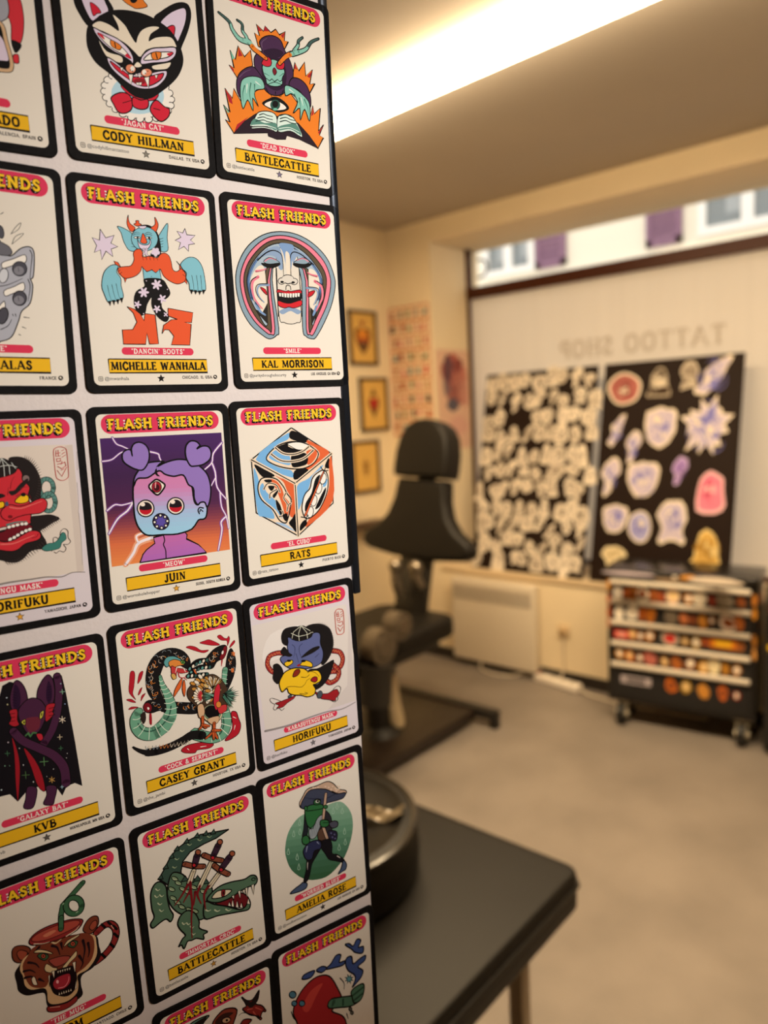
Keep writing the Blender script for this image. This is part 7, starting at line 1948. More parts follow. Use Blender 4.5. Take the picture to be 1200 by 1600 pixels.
# ------------------------------------------------------------------ radiator and power strip
t = thing('wall_heater', 'cream electric panel heater mounted low under the window sill', 'heater', (XW, 2.51, 0.05))
m_heat = mat('cream_enamel', 'd8ccb8', 0.35)
MB().box(-0.085, -0.012, -0.305, 0.305, 0.0, 0.54, 0.012, 3).done('body', m_heat, t)
MB().box(-0.0865, -0.080, -0.285, 0.285, 0.405, 0.495).done('grille_recess', mat('grille_shadow', '6f6352', 0.6), t)
for i in range(7): MB().box(-0.092, -0.080, -0.288, 0.288, 0.410 + i * 0.0125, 0.416 + i * 0.0125, 0.001, 1).done('grille_slat', m_heat, t)
for s in (-1, 1): MB().box(-0.012, 0.0, -0.03 + s * 0.2, 0.03 + s * 0.2, 0.3, 0.34).done('wall_bracket', m_heat, t)
t = thing('power_strip', 'white multi-socket power strip lying on the floor by the skirting', 'power strip', (3.80, 2.07, 0), (0, 0, math.radians(-9)))
MB().box(-0.03, 0.03, -0.16, 0.16, 0.0005, 0.042, 0.008, 3).done('strip_body', m_white, t)
for i in range(4): MB().cyl((0, -0.105 + i * 0.07, 0.0415), (0, -0.105 + i * 0.07, 0.0435), 0.02).done('socket', mat('socket_grey', 'cfc5b4', 0.5), t)
MB().box(-0.012, 0.012, 0.125, 0.15, 0.042, 0.048, 0.002).done('switch', mat('switch_red', 'a23a2c', 0.4), t)
m_cable = mat('white_cable', 'd8cbb6', 0.5)
tag(MB().tube([(3.80, 2.60, 0.075), (3.77, 2.60, 0.02), (3.74, 2.5, 0.006), (3.77, 2.38, 0.006), (3.80, 2.30, 0.03), (3.815, 2.245, 0.024)], 0.005).done('power_cable', m_cable), 'white cable looping down from the heater to the power strip', 'cable')
tag(MB().tube([(3.84, 2.05, 0.305), (3.845, 2.05, 0.16), (3.84, 2.05, 0.085), (3.825, 2.05, 0.07), (3.80, 2.045, 0.05)], 0.005).done('power_cable', m_cable), 'thin pale cable dropping from the wall socket to the power strip', 'cable')
tag(MB().tube([(3.77, 1.905, 0.02), (3.76, 1.86, 0.007), (3.74, 1.75, 0.006), (3.72, 1.6, 0.006), (3.74, 1.45, 0.006), (3.78, 1.2, 0.006)], 0.006).done('power_cable', m_cable), 'white cable running along the floor behind the tool chest', 'cable')
t = thing('wall_socket', 'small cream wall socket with a plug beside the heater', 'socket', (XW, 2.05, 0.324))
MB().box(-0.01, -0.0003, -0.04, 0.04, -0.04, 0.04, 0.004).done('face_plate', mat('socket_cream', 'd8c09a', 0.5), t)
MB().cyl((-0.01, 0, 0), (-0.035, 0, -0.005), 0.02).done('plug', mat('plug_tan', 'b89a72', 0.5), t)
# ------------------------------------------------------------------ boards of paper cut-outs leaning on the sill
m_panel = mat('dark_brown_board', '1d1009', 0.6, spec=0.15)
LEAN = math.atan2(0.25, 1.232)
def lean_board(name, label, y_left, width):
    t = thing(name, label, 'board')
    t.matrix_world = Matrix.Translation((3.872, y_left, 0.6455)) @ Matrix.Rotation(-PI / 2, 4, 'Z') @ Matrix.Rotation(-LEAN, 4, 'X')
    MB().box(0, width, 0.0, 0.012, 0, 1.257, 0.002, 1).done('backing_board', m_panel, t, False); return t
def blob(n, rx, ry, jag, seed):
    r_ = random.Random(seed); ph = [r_.uniform(0, 6.28) for _ in range(4)]
    return [(rx * (1 + jag * math.sin(2 * a + ph[0]) + jag * .7 * math.sin(3 * a + ph[1]) + jag * .4 * math.sin(5 * a + ph[2])) * math.cos(a), ry * (1 + jag * math.sin(2 * a + ph[0]) * .6 + jag * .7 * math.sin(3 * a + ph[3])) * math.sin(a)) for a in [2 * PI * i / n for i in range(n)]]
def cutout(parent, x, z, shape, cols, lines, seed, lbl=None):
    k = Ink(1.0, 0.0008, 4e-5); r_ = random.Random(seed)
    ex = max(abs(a) for a, b in shape); ez = max(abs(b) for a, b in shape)
    k.poly(shape, cols[0]); k.poly([(a * .86, b * .87) for a, b in shape], cols[1])
    for i in range(6):
        a0, d0 = r_.uniform(0, 6.28), r_.uniform(.1, .5); q = blob(9, ex * r_.uniform(.12, .26), ez * r_.uniform(.12, .26), .2, seed * 7 + i)
        k.poly([(a + ex * d0 * math.cos(a0), b + ez * d0 * math.sin(a0)) for a, b in q], cols[0] if i % 2 else cols[2])
    for i in range(lines):
        a0 = r_.uniform(0, 6.28); cx, cz = r_.uniform(-.45, .45) * ex, r_.uniform(-.5, .5) * ez; rad = r_.uniform(.15, .4) * min(ex, ez)
        q = [(cx + rad * math.cos(a0 + j * .6), cz + rad * 1.3 * math.sin(a0 + j * .6)) for j in range(r_.randint(4, 8))]
        k.ribbon(q, .003 + .08 * rad, .002, cols[2], False)
    o = k.done('paper_cutout', parent, FLAT); o.location = (x, 0, z)
    if lbl: o['label'] = lbl
    return o
SHAPES = {'arch': [(-1, -1), (1, -.95), (1, .2), (.75, .75), (.25, 1), (-.3, .95), (-.8, .55)], 'hood': [(-1, -1), (1, -1), (.82, -.4), (.66, .4), (.3, 1), (-.3, 1), (-.66, .4), (-.8, -.4)],
 'shield': [(-.95, .75), (-.4, .9), (0, 1), (.4, .9), (.95, .8), (1, 0), (.65, -.7), (0, -1), (-.6, -.8), (-1, -.1)], 'bust': [(-.8, -1), (.2, -.85), (.9, -1), (.7, -.3), (1, .2), (.6, .9), (.1, 1), (-.5, .9), (-.95, .3), (-.6, -.3)],
 'wing': [(-1, -.8), (-.4, -1), (.1, -.6), (.5, -.1), (.75, .5), (1, .95), (.6, 1), (.1, .7), (-.4, .3), (-.5, -.3)], 'leaf': [(-.6, -1), (.1, -.8), (.3, -.2), (.9, .2), (.8, .8), (.2, 1), (-.5, .7), (-.9, .1), (-.5, -.3)],
 'heart': [(-.4, -1), (.2, -.9), (.3, -.2), (1, .1), (.8, .6), (.1, .9), (-.7, .7), (-1, .1), (-.6, -.3)]}
def shaped(kind, rx, ry, seed):
    r_ = random.Random(seed); q = smooth2(SHAPES[kind], True, 3)
    return [(a * rx * (1 + r_.uniform(-.06, .06)), b * ry * (1 + r_.uniform(-.06, .06))) for a, b in q]
def burst(n, rx, ry, seed):
    r_ = random.Random(seed); return [(rx * q * math.cos(a), ry * q * math.sin(a)) for q, a in [((r_.uniform(.9, 1.35) if i % 2 else r_.uniform(.62, .9)), 2 * PI * (i + r_.uniform(-.3, .3)) / n) for i in range(n)]]
def ragged(n, rx, ry, jag, seed):
    r_ = random.Random(seed); q = blob(n, rx, ry, jag * .8, seed)
    return [(a * (1 + r_.uniform(-jag, jag) * .8), b * (1 + r_.uniform(-jag, jag) * .8)) for a, b in q]
t = lean_board('sticker_board', 'dark board crowded with small white paper cut-outs, leaning on the sill by the chair', 2.708, 0.775)
n = 0; rows, cols_ = 11, 9
for j in range(rows):
    for i in range(cols_):
        x = 0.05 + i * (0.69 / (cols_ - 1)) + R.uniform(-.02, .02) + (0.016 if j % 2 else -0.016); z = 0.065 + j * (1.125 / (rows - 1)) + R.uniform(-.026, .026)
        if (i, j) in ((3, 8), (2, 8), (1, 0)): continue
        tone = R.choice(['ebe0ce', 'e2d6c3', 'f0e6d6', 'd8ccba', 'e6dac8'])
        cutout(t, x, z, shaped(R.choice(list(SHAPES)), R.uniform(.033, .050), R.uniform(.044, .066), n) if n % 3 else ragged(15, R.uniform(.034, .048), R.uniform(.042, .060), .15, n), [tone, R.choice(['d6cab8', 'cabead', 'ded2c0']), R.choice(['9a8d80', '7a6e62', '6a5e54'])], R.randint(4, 8), n); n += 1
t = lean_board('sticker_board', 'dark board of larger purple, pink and yellow paper cut-outs behind the tool chest', 1.893, 0.758)
PW = 'eaddc8'; VI = 'c4b9cc'; BV = '7b7bc0'
def on2(px, py):  # place read off the board: columns left to right, rows top to bottom, in board fractions
    return px * 0.758, (1 - py) * 1.257
SPOTS = [('round', .17, .12, .098, .094, [PW, 'a8645e', '7d4340'], 'dark red circular cut-out'), ('hood', .43, .10, .062, .078, ['b5a894', '3a2c22', 'd8ccb8'], None), ('bust', .64, .08, .05, .075, ['d5c8b4', 'a89c8c', '6d6056'], None), ('wing', .80, .09, .095, .10, [PW, VI, BV], None),
 ('wing', .13, .31, .05, .09, [PW, VI, BV], None), ('leaf', .27, .385, .048, .09, [PW, VI, BV], None), ('shield', .46, .30, .085, .112, [PW, VI, BV], None), ('burst', .78, .30, .115, .135, [PW, VI, BV], 'large spiky violet cut-out'),
 ('leaf', .11, .52, .062, .11, [PW, VI, BV], None), ('shield', .36, .53, .088, .102, [PW, VI, BV], None), ('leaf', .62, .49, .045, .078, ['c4aed6', 'a184c4', '7a5aa0'], 'small purple cut-out'), ('arch', .84, .575, .066, .105, ['f4c4ca', 'e0809a', 'c85a78'], 'pink arched cut-out'),
 ('shield', .17, .71, .072, .082, [PW, VI, BV], None), ('round', .36, .74, .068, .088, [PW, 'a7a6d2', BV], None), ('bust', .59, .71, .085, .118, [PW, VI, BV], None), ('hood', .84, .82, .078, .100, ['e8d090', 'd0a85a', 'a07a34'], 'mustard yellow bell-shaped cut-out'), ('heart', .18, .88, .075, .065, ['e8d8b0', 'd8c8a0', 'b09a70'], None)]
for i, (kd, fx, fy, rx, ry, cl_, lb) in enumerate(SPOTS):
    x, z = on2(fx, fy); cutout(t, x, z, burst(24, rx, ry, 5) if kd == 'burst' else (blob(22, rx, ry, .05, 40 + i) if kd == 'round' else shaped(kd, rx, ry, i)), cl_, 14, 90 + i, lb)
# ------------------------------------------------------------------ pictures, flash sheet and poster by the corner
m_frame = mat('dark_wood_frame', '4a3424', 0.4)
def picture(x, z, w_, h_, motif, label):
    t = thing('framed_picture', label, 'picture', (x, YC, z), group='framed pictures on the far wall')
    fr = MB(); b = 0.018
    fr.box(-w_ / 2, w_ / 2, -0.022, -0.0005, h_ / 2 - b, h_ / 2, 0.003); fr.box(-w_ / 2, w_ / 2, -0.022, -0.0005, -h_ / 2, -h_ / 2 + b, 0.003); fr.box(-w_ / 2, -w_ / 2 + b, -0.022, -0.0005, -h_ / 2, h_ / 2, 0.003); fr.box(w_ / 2 - b, w_ / 2, -0.022, -0.0005, -h_ / 2, h_ / 2, 0.003)
    fr.done('frame', m_frame, t)
    k = Ink(1.0, 0.008, 4e-5); a, c = w_ / 2 - b, h_ / 2 - b; k.poly([(-a, -c), (a, -c), (a, c), (-a, c)], 'd9ae5e')
    for f in motif: k.poly(*f) if isinstance(f[1], str) else k.ribbon(*f)
    k.done('print', t, FLAT); return t
def heart(s, dz=0): return [(s * x, s * y + dz) for x, y in ((0, -1.2), (.55, -.6), (.85, .1), (.75, .6), (.4, .75), (0, .5), (-.4, .75), (-.75, .6), (-.85, .1), (-.55, -.6))]
picture(3.582, 2.155, 0.262, 0.345, [(heart(.09, .0), '5a3a24'), (heart(.065, -.01), 'a3542e'), ([(-.05, .0), (.05, .0), (.04, .05), (-.04, .05)], 'd88a34'), ([(0, .06), (.03, .12), (0, .10), (-.03, .12)], '8a3a2a'), ([(-.03, -.03), (.03, -.03), (0, -.09)], '3a4a34')], 'topmost framed picture on the far wall, a dark red heart on ochre')
picture(3.655, 1.728, 0.27, 0.348, [(heart(.062, -.0), '6a4a2c'), (heart(.042, .01), 'b0302a'), ([(-.03, .055), (.03, .055), (0, .11)], '5a4424'), ([(-.02, -.05), (.02, -.05), (0, -.1)], '33301e')], 'framed picture with a bright red heart, second down on the far wall')
picture(3.545, 1.325, 0.262, 0.342, [([(0, .07), (.012, .02), (.05, .03), (.015, 0), (.04, -.05), (0, -.015), (-.04, -.05), (-.015, 0), (-.05, .03), (-.012, .02)], '8a6430'), ([(-.012, -.02), (.012, -.02), (.006, -.07), (-.006, -.07)], '7a5628')], 'lowest framed picture on the far wall, a small brown insect on ochre')
t = thing('flash_sheet', 'large sheet of small tattoo designs in a red grid by the corner', 'poster', (XW, 3.30, 2.352), (0, 0, -PI / 2))
MB().box(0.0, 0.335, -0.0014, -0.0002, -0.84, 0).done('paper', mat('poster_paper', 'ead6b0', 0.8), t, False)
k = Ink(1.0, 0.0016, 3e-5)
for i in range(6): k.ribbon([(i * .066 + .003, 0), (i * .066 + .003, -.84)], .009, .009, 'bf5f4e', False)
for j in range(10): k.ribbon([(0, -j * .093), (.333, -j * .093)], .016 if j % 2 else .010, .016 if j % 2 else .010, 'c67a4c', False)
for j in range(9):
    for i in range(5):
        x, z = .036 + i * .066 + R.uniform(-.01, .01), -.048 - j * .093 + R.uniform(-.008, .008)
        col = R.choice(['a9624a', 'c8403c', '55683f', 'cf7f7a', 'b89a68', '40322e', 'c88a80', 'b05c34', '6a8080'])
        k.poly([(x + a * .9, z + b) for a, b in blob(9, R.uniform(.014, .024), R.uniform(.018, .032), .2, i * 31 + j)], col)
        if R.random() < .5: k.poly([(x + a, z + b) for a, b in blob(7, .007, .01, .2, i + j * 7)], R.choice(['40302c', 'c03a34', '4a6a5a']))
k.done('printed_grid', t, FLAT)
t = thing('poster', 'pink and red painted poster on the window reveal behind the chair', 'poster', (3.885, WY1, 2.06))
MB().box(0, 0.36, -0.0012, -0.0002, -0.66, 0).done('paper', mat('pink_poster_paper', 'dcb59c', 0.8), t, False)
k = Ink(1.0, 0.0014, 3e-5)
for (x, z, rx, rz, c_) in ((.19, -.16, .13, .13, 'b0655a'), (.12, -.13, .06, .09, '6b4a52'), (.26, -.2, .08, .1, 'c07a6c'), (.2, -.3, .09, .07, 'a8685e'), (.17, -.36, .06, .05, '5f5a66'), (.24, -.1, .05, .05, '8a4a46'), (.3, -.28, .05, .1, 'c99080'), (.22, -.5, .12, .06, 'd8a898'), (.1, -.25, .03, .06, '7d6a70')):
    k.poly([(x + a, z + b) for a, b in blob(16, rx, rz, .16, int(x * 999))], c_)
for i in range(9):
    x, z = .1 + .02 * i, -.12 - .03 * (i % 5); k.ribbon(smooth2([(x, z), (x + .03, z - .04), (x, z - .07), (x + .02, z - .1)], False), .008, .004, R.choice(['5a3a3e', '7a3a36', '4a4452']), False)
k.done('painted_print', t, FLAT)
t = thing('wall_shelf', 'dark narrow shelf on the far wall behind the chair', 'shelf', (3.36, YC, 0.95))
MB().box(-0.30, 0.26, -0.09, -0.0005, -0.02, 0.02, 0.004).done('shelf_plank', m_frame, t)
for s in (-.2, .16): MB().prism([(-.02, -.02), (-.085, -.02), (-.02, -.09)], s - .01, s + .01, 'x').done('shelf_bracket', m_black, t)
# ------------------------------------------------------------------ tattoo chair
m_vinyl = mat('black_vinyl', '15120e', 0.5, bump=0.25, bscale=240, spec=0.22); m_dark = mat('dark_mechanism', '1a1714', 0.45); m_chrome = mat('worn_steel', '8d8272', 0.3, 0.85); m_grip = mat('brown_grey_joint', '5a5043', 0.35, 0.3)
t = thing('tattoo_chair', 'black upholstered tattoo chair with a shaped back and domed headrest', 'chair', (2.6, 2.345, 0))
TILT = Matrix.Translation((0.235, 0, 0.945)) @ Matrix.Rotation(math.radians(12.5), 4, 'Y') @ Matrix.Rotation(math.radians(2.2), 4, 'X')
half = [(0.105, -0.30), (0.12, -0.02), (0.20, -0.012), (0.30, 0.0), (0.342, 0.02), (0.352, 0.055), (0.335, 0.09), (0.25, 0.14), (0.197, 0.20), (0.166, 0.28), (0.158, 0.345), (0.150, 0.385)]
MB().prism([(y, z) for y, z in half[1:]] + [(-y, z) for y, z in half[1:][::-1]], -0.02, 0.085, 'x', 0.028, 4, TILT).done('backrest', m_vinyl, t)
MB().prism([(y, z) for y, z in ((0.165, 0.395), (0.17, 0.44), (0.168, 0.52), (0.15, 0.60), (0.115, 0.655), (0.06, 0.685), (0, 0.692), (-0.06, 0.685), (-0.115, 0.655), (-0.15, 0.60), (-0.168, 0.52), (-0.17, 0.44), (-0.165, 0.395))], -0.045, 0.10, 'x', 0.024, 4, TILT).done('headrest', m_vinyl, t)
MB().box(0.03, 0.06, -0.05, 0.05, 0.34, 0.45, 0.004, 1, TILT).done('headrest_bracket', m_dark, t)
MB().box(0.02, 0.06, -0.10, 0.10, -0.40, 0.12, 0.012, 2, TILT).done('back_support', m_dark, t)
MB().prism(rr(-0.55, 0.30, -0.235, 0.265, 0.09, 6), 0.545, 0.65, 'z', 0.03, 4).done('seat', m_vinyl, t)
MB().box(-0.45, 0.22, -0.16, 0.18, 0.49, 0.545, 0.005).done('seat_frame', m_dark, t)
MB().cyl((-0.02, 0.06, 0.09), (-0.02, 0.06, 0.5), 0.062, n=28).done('column', m_dark, t)
MB().cyl((-0.02, 0.06, 0.085), (-0.02, 0.06, 0.12), 0.12, 0.075, n=28).done('column_collar', m_dark, t)
b = MB(); b.box(-0.62, 0.475, -0.19, 0.33, 0.035, 0.085, 0.006); b.done('base_plate', mat('brown_black_base', '241a13', 0.4), t)
for x in (0.485, -0.62):
    f = MB().box(x - 0.028, x + 0.028, -0.315, 0.36, 0.045, 0.095, 0.006).done('cross_bar', m_dark, t)
    for y in (-0.295, 0.34): MB().box(x - 0.024, x + 0.024, y - 0.02, y + 0.02, 0.0, 0.046, 0.004).done('foot', m_blackpaint, f)
for x, y, z, r_ in ((-0.36, -0.285, 0.675, 0.078), (-0.235, -0.285, 0.735, 0.062)):
    j = MB().cyl((x, y - 0.03, z), (x, y + 0.04, z), r_, n=32).done('arm_joint', m_grip, t)
    MB().cyl((x, y - 0.036, z), (x, y - 0.029, z), r_ * 0.55, n=24).done('joint_cap', m_chrome, j)
MB().tube([(-0.36, -0.26, 0.6), (-0.37, -0.25, 0.52), (-0.3, -0.2, 0.46), (-0.1, -0.1, 0.46)], 0.035, 12).done('arm_support', m_dark, t)
MB().cyl((-0.40, -0.27, 0.43), (-0.38, -0.27, 0.60), 0.075, 0.08, n=28).done('arm_socket', m_dark, t)
for y, z0, z1, x in ((0.03, 0.74, 0.9, 0.13), (-0.085, 0.8, 0.9, 0.15)):
    l = MB().tube([(x + .03, y, z0), (x, y, (z0 + z1) / 2), (x, y, z1)], 0.026, 12).done('release_lever', m_chrome, t)
    MB().ball((x, y, z1), 0.036).done('lever_knob', m_chrome, l)
pd = MB().tube([(0.02, 0.02, 0.36), (0.035, 0.015, 0.23), (0.05, 0.005, 0.115)], 0.042, 16); pd.ball((0.02, 0.02, 0.36), 0.042); pd.ball((0.05, 0.005, 0.115), 0.042)
pd.done('pump_pedal', mat('cream_rubber', 'cbb894', 0.55), t)['label'] = 'cream rounded pump pedal'
MB().cyl((-0.06, 0.0, 0.30), (0.02, 0.02, 0.30), 0.018).done('pedal_pivot', m_chrome, t)
# ------------------------------------------------------------------ massage table and round cushion
t = thing('massage_table', 'black vinyl massage table on metal legs in the foreground', 'table', (0.4, 0.96, 0))
MB().prism(rr(-0.92, 0.905, -0.295, 0.305, 0.03, 6), 0.612, 0.70, 'z', 0.012, 3).done('table_pad', mat('creased_black_vinyl', '120f0b', 0.5, bump=0.7, bscale=5, spec=0.2), t)
MB().tube([(x, y, .668) for x, y in rr(-0.922, 0.907, -0.297, 0.307, 0.03, 6) + [(0.907, 0.277)]], 0.0045, 6, False).done('seam_piping', m_blackpaint, t)
MB().box(-0.90, 0.85, -0.262, 0.272, 0.585, 0.613, 0.006).done('table_frame', m_blackpaint, t)
m_leg = mat('satin_steel_leg', '9a8c78', 0.35, 0.6)
for x in (-0.78, 0.715):
    for y in (-0.255, 0.255):
        l = MB().box(x - 0.016, x + 0.016, y - 0.016, y + 0.016, 0.012, 0.588, 0.004).done('leg', m_leg, t)
        MB().box(x - 0.02, x + 0.02, y - 0.02, y + 0.02, 0.0, 0.03, 0.004).done('foot_cap', m_blackpaint, l)
        hl = MB()
        for i in range(5): hl.cyl((x + 0.0155, y, 0.18 + i * 0.055), (x + 0.0168, y, 0.18 + i * 0.055), 0.005, n=12); hl.cyl((x, y - 0.0168, 0.18 + i * 0.055), (x, y - 0.0155, 0.18 + i * 0.055), 0.005, n=12)
        hl.done('adjusting_holes', m_blackpaint, l)
    MB().tube([(x, -0.25, 0.35), (x * 0.6, -0.1, 0.58)], 0.008, 8, False).done('leg_brace', m_leg, t)
t = thing('round_cushion', 'round black stool cushion lying on the massage table', 'cushion', (0.955, 1.115, 0.7005))
MB().lathe([(0.215, 0), (0.232, 0.012), (0.236, 0.05), (0.232, 0.10), (0.222, 0.118), (0.205, 0.122), (0.19, 0.112), (0.10, 0.100), (0.02, 0.097)], n=64).done('cushion_body', m_vinyl, t)
pp = MB(); pp.tube([(0.228 * math.cos(a), 0.228 * math.sin(a), 0.116) for a in [i * 2 * PI / 48 for i in range(49)]], 0.007, 8, False); pp.done('piping', mat('glossy_black_piping', '26221d', 0.25), t)
gm = MB(); v = []
for i in range(24):
    s = -0.17 + i * 0.0115; row = []
    for j in range(6):
        d = -0.02 + j * 0.008 + 0.006 * math.sin(i * .55)
        row.append(gm.bm.verts.new((0.075 + 0.66 * s + 0.75 * d, -0.085 - 0.75 * s + 0.66 * d, 0.122 + 0.007 * math.sin(i * .9 + j * 1.1) + 0.003 * math.sin(j * 2.4 + i * .3))))
    v.append(row)
for i in range(23):
    for j in range(5): gm.bm.faces.new((v[i][j], v[i + 1][j], v[i + 1][j + 1], v[i][j + 1]))
gm.done('plastic_wrap', mat('clear_brown_plastic', '8a7d68', 0.18, spec=0.8), t)
# ------------------------------------------------------------------ tool chest
CX, CROT = 0.0, math.radians(-82.7)
t = thing('tool_chest', 'black rolling tool chest with silver drawer handles and many stickers', 'tool chest', (3.513, 1.26, 0), (0, 0, math.radians(-82.5)))
# local frame: x along the front to the right, y into the chest, z up; the front is y = 0
WCH, D = 0.345, 0.262
MB().box(-WCH, WCH, 0.012, D, 0.13, 0.79, 0.006).done('chest_body', m_blackpaint, t)
m_lid = mat('glossy_black_lid', '1d1a18', 0.22)
MB().box(-WCH - 0.012, WCH + 0.012, -0.012, D + 0.008, 0.79, 0.83, 0.012, 3).done('lid', m_lid, t)
m_rail = mat('brushed_aluminium', 'ddd3c2', 0.4, 0.1)
CS = ['d88a34', 'c06a24', 'e0a84a', 'b8562a', 'efe3d0', 'd8743a', 'cc9a3e', '8a4a2a', 'e8d8c0', 'c8b8a8', 'a8502a']
def sticker(parent, x, z, rx, rz, c_, seed, c2=None, rect=False, y=-0.002):
    k = Ink(1.0, 0.0006, 1e-4)
    k.poly([(-rx, -rz), (rx, -rz), (rx, rz), (-rx, rz)] if rect else blob(14, rx, rz, .1, seed), c_)
    if c2: k.poly([(a * .62, b * .58) for a, b in ([(-rx, -rz), (rx, -rz), (rx, rz), (-rx, rz)] if rect else blob(12, rx, rz, .1, seed + 1))], c2)
    o = k.done('sticker', parent, FLAT); o.location = (x, y, z); return o
DR = [(0.665, 0.757), (0.555, 0.658), (0.445, 0.548), (0.335, 0.438), (0.165, 0.328)]
SK = [[(-.285, .028, 'f3ece0'), (-.24, .02, 'b8602c'), (-.21, .024, 'cc8634'), (-.165, .032, 'e9e0cc'), (-.11, .024, 'b8682c'), (-.075, .02, '9a4a2a'), (-.02, .04, 'd8b8a0'), (.05, .022, 'cc8634'), (.10, .033, 'e6ddc8'), (.155, .02, '8a3a2a'), (.21, .042, '9a9080'), (.28, .022, '8a5228')],
      [(-.28, .026, 'f0e8da'), (-.215, .032, 'f3ece0'), (-.165, .024, 'b8622a'), (-.125, .026, 'cc7a2a'), (-.03, .036, '7d7264'), (.03, .022, 'c8784a'), (.07, .018, '8a4a2c'), (.115, .024, 'cc8a38'), (.155, .016, '9a5a2a'), (.225, .044, 'ead8c8'), (.27, .026, 'b8682e')],
      [(-.27, .038, 'd0483c'), (-.215, .022, 'cc8a54'), (-.175, .02, '8a4e28'), (-.13, .024, 'c07c30'), (-.035, .042, 'b8ac9c'), (.035, .022, '7a5228'), (.085, .026, '9a7a34'), (.125, .016, 'a8502a'), (.205, .062, 'e0a024'), (.28, .018, 'a86a34')],
      [(-.28, .022, 'c88a34'), (-.23, .024, 'cc6f2c'), (-.18, .02, '8a4a28'), (-.13, .034, 'b8685c'), (-.06, .022, '9a6a3c'), (-.005, .026, 'a8602c'), (.06, .028, '8a4e28'), (.12, .028, 'b8822e'), (.165, .034, 'e6d8b0'), (.215, .022, 'b07a2c'), (.265, .022, 'b0783c')],
      [(-.20, .075, 'b8aeb4'), (-.03, .03, 'cc6c24'), (.04, .026, 'b08a34'), (.12, .03, 'c88a3c'), (.205, .026, 'c8682c'), (.265, .017, '9a3a24')]]
for q, ((z0, z1), row) in enumerate(zip(DR, SK)):
    d = MB().box(-WCH + 0.022, WCH - 0.022, -0.001, 0.02, z0, z1, 0.003).done('drawer', m_black, t)
    d['label'] = ['topmost', 'second', 'third', 'fourth', 'lowest and deepest'][q] + ' drawer of the tool chest'
    h = MB().box(-WCH + 0.022, WCH - 0.022, -0.022, -0.002, z1 - 0.008, z1 + 0.016, 0.007, 3); h.done('drawer_handle', m_rail, d)
    for i, (x, r_, c_) in enumerate(row):
        zz = z0 + (z1 - z0) * (.46 if q < 4 else .58) + R.uniform(-.008, .008)
        if q == 2 and i == 8: sticker(d, x, zz, .06, .022, 'd87a24', 5, 'f0c030', True)
        elif q == 2 and i == 4: sticker(d, x, zz, .04, .04, 'b8ac9c', 7, 'd83a34')
        elif q == 2 and i == 0: sticker(d, x, zz, .036, .02, 'd0483c', 5, 'e0a090', True)
        elif q == 4 and i == 0: sticker(d, x, zz - .01, .075, .02, 'b8aeb4', 5, '5a5458', True)
        else: sticker(d, x, zz, r_ * .92, min(.038, r_ * 1.35), c_, q * 20 + i, R.choice([None, 'e8c890', '8a4a2a', 'f0e6d4', None]))
for i, (x, z, r_, c_) in enumerate(((-.335, .735, .024, 'cc8a34'), (-.335, .66, .018, 'c8602c'), (-.335, .6, .016, 'b8562a'), (-.335, .54, .018, 'b06a48'), (.333, .72, .022, 'cc8234'), (.335, .655, .024, 'c8862e'), (.335, .53, .02, 'b87a34'), (.335, .465, .024, 'd89a54'), (.05, .81, .034, 'cc8a2c'))):
    sticker(t, x, z, min(r_, .011 if abs(x) > .3 else .034) if z < .77 else .034, .03 if abs(x) > .3 else .014, c_, 300 + i, None, False, .0115 if z < .77 else -.0125)
for i, (y, z, rx, rz, c_) in enumerate(((.05, .72, .03, .03, 'c87a4a'), (.16, .70, .03, .04, 'b85a34'), (.10, .58, .035, .02, 'a05028'), (.14, .50, .05, .022, 'd8b024'))):
    s_ = sticker(t, 0, z, rx, rz, c_, 400 + i); s_.rotation_euler = (0, 0, PI / 2); s_.location = (WCH + .001, y, z)
k = Ink(1.0, 0, 1e-4)
for (x, y, rx, ry, c_, sd) in ((-.2, .11, .12, .04, 'a79ca4', 1), (.19, .13, .12, .07, 'b5a99a', 2), (.0, .18, .06, .04, '7d6a54', 3)): k.poly([(x + a, y + b) for a, b in blob(16, rx, ry, .1, sd)], c_)
ls = k.done('lid_glare_patches', t, INK); ls.rotation_euler = (-PI / 2, 0, 0); ls.scale = (1, 1, -1); ls.location = (0, 0, .8305)  # glare on the lid, put in as flat pale patches of colour
MB().box(-0.02, 0.0, -0.016, -0.011, 0.80, 0.815, 0.002).done('lock', m_rail, t)
m_rub = mat('black_rubber', '141210', 0.6); m_zinc = mat('zinc_caster', 'c9bfa8', 0.35, 0.4)
for x in (-WCH + .065, WCH - .06):
    for y in (.06, D - .05):
        c_ = MB(); c_.box(x - .035, x + .035, y - .035, y + .035, .122, .131); c_.cyl((x, y, .105), (x, y, .124), .028)
        c_.box(x - .026, x - .020, y - .045, y + .02, .05, .112, .004); c_.box(x + .020, x + .026, y - .045, y + .02, .05, .112, .004)
        c_ = c_.done('caster', m_zinc, t)
        w_ = MB().cyl((x - .017, y - .028, .056), (x + .017, y - .028, .056), .056, n=28).done('wheel', m_rub, c_)
        MB().cyl((x - .032, y - .028, .056), (x + .032, y - .028, .056), .016).done('axle', m_zinc, c_)
t = thing('chest_side_stand_in', 'added black box standing in for the dark right side of the tool chest', 'cabinet', (3.69, 0.655, 0))  # added dark box in place of the chest's own right side panel
MB().box(-0.15, 0.155, -0.225, 0.225, 0.02, 0.80, 0.006).done('stand_in_body', m_blackpaint, t)
dr = MB().box(-0.168, -0.151, -0.215, 0.215, 0.06, 0.78, 0.004).done('stand_in_door', m_black, t)
MB().box(-0.19, -0.168, 0.15, 0.165, 0.5, 0.62, 0.004).done('door_handle', m_rail, dr)
for x in (-0.12, 0.12):
    for y in (-0.19, 0.19): MB().cyl((x, y, 0), (x, y, 0.021), 0.02).done('foot', m_rub, t)
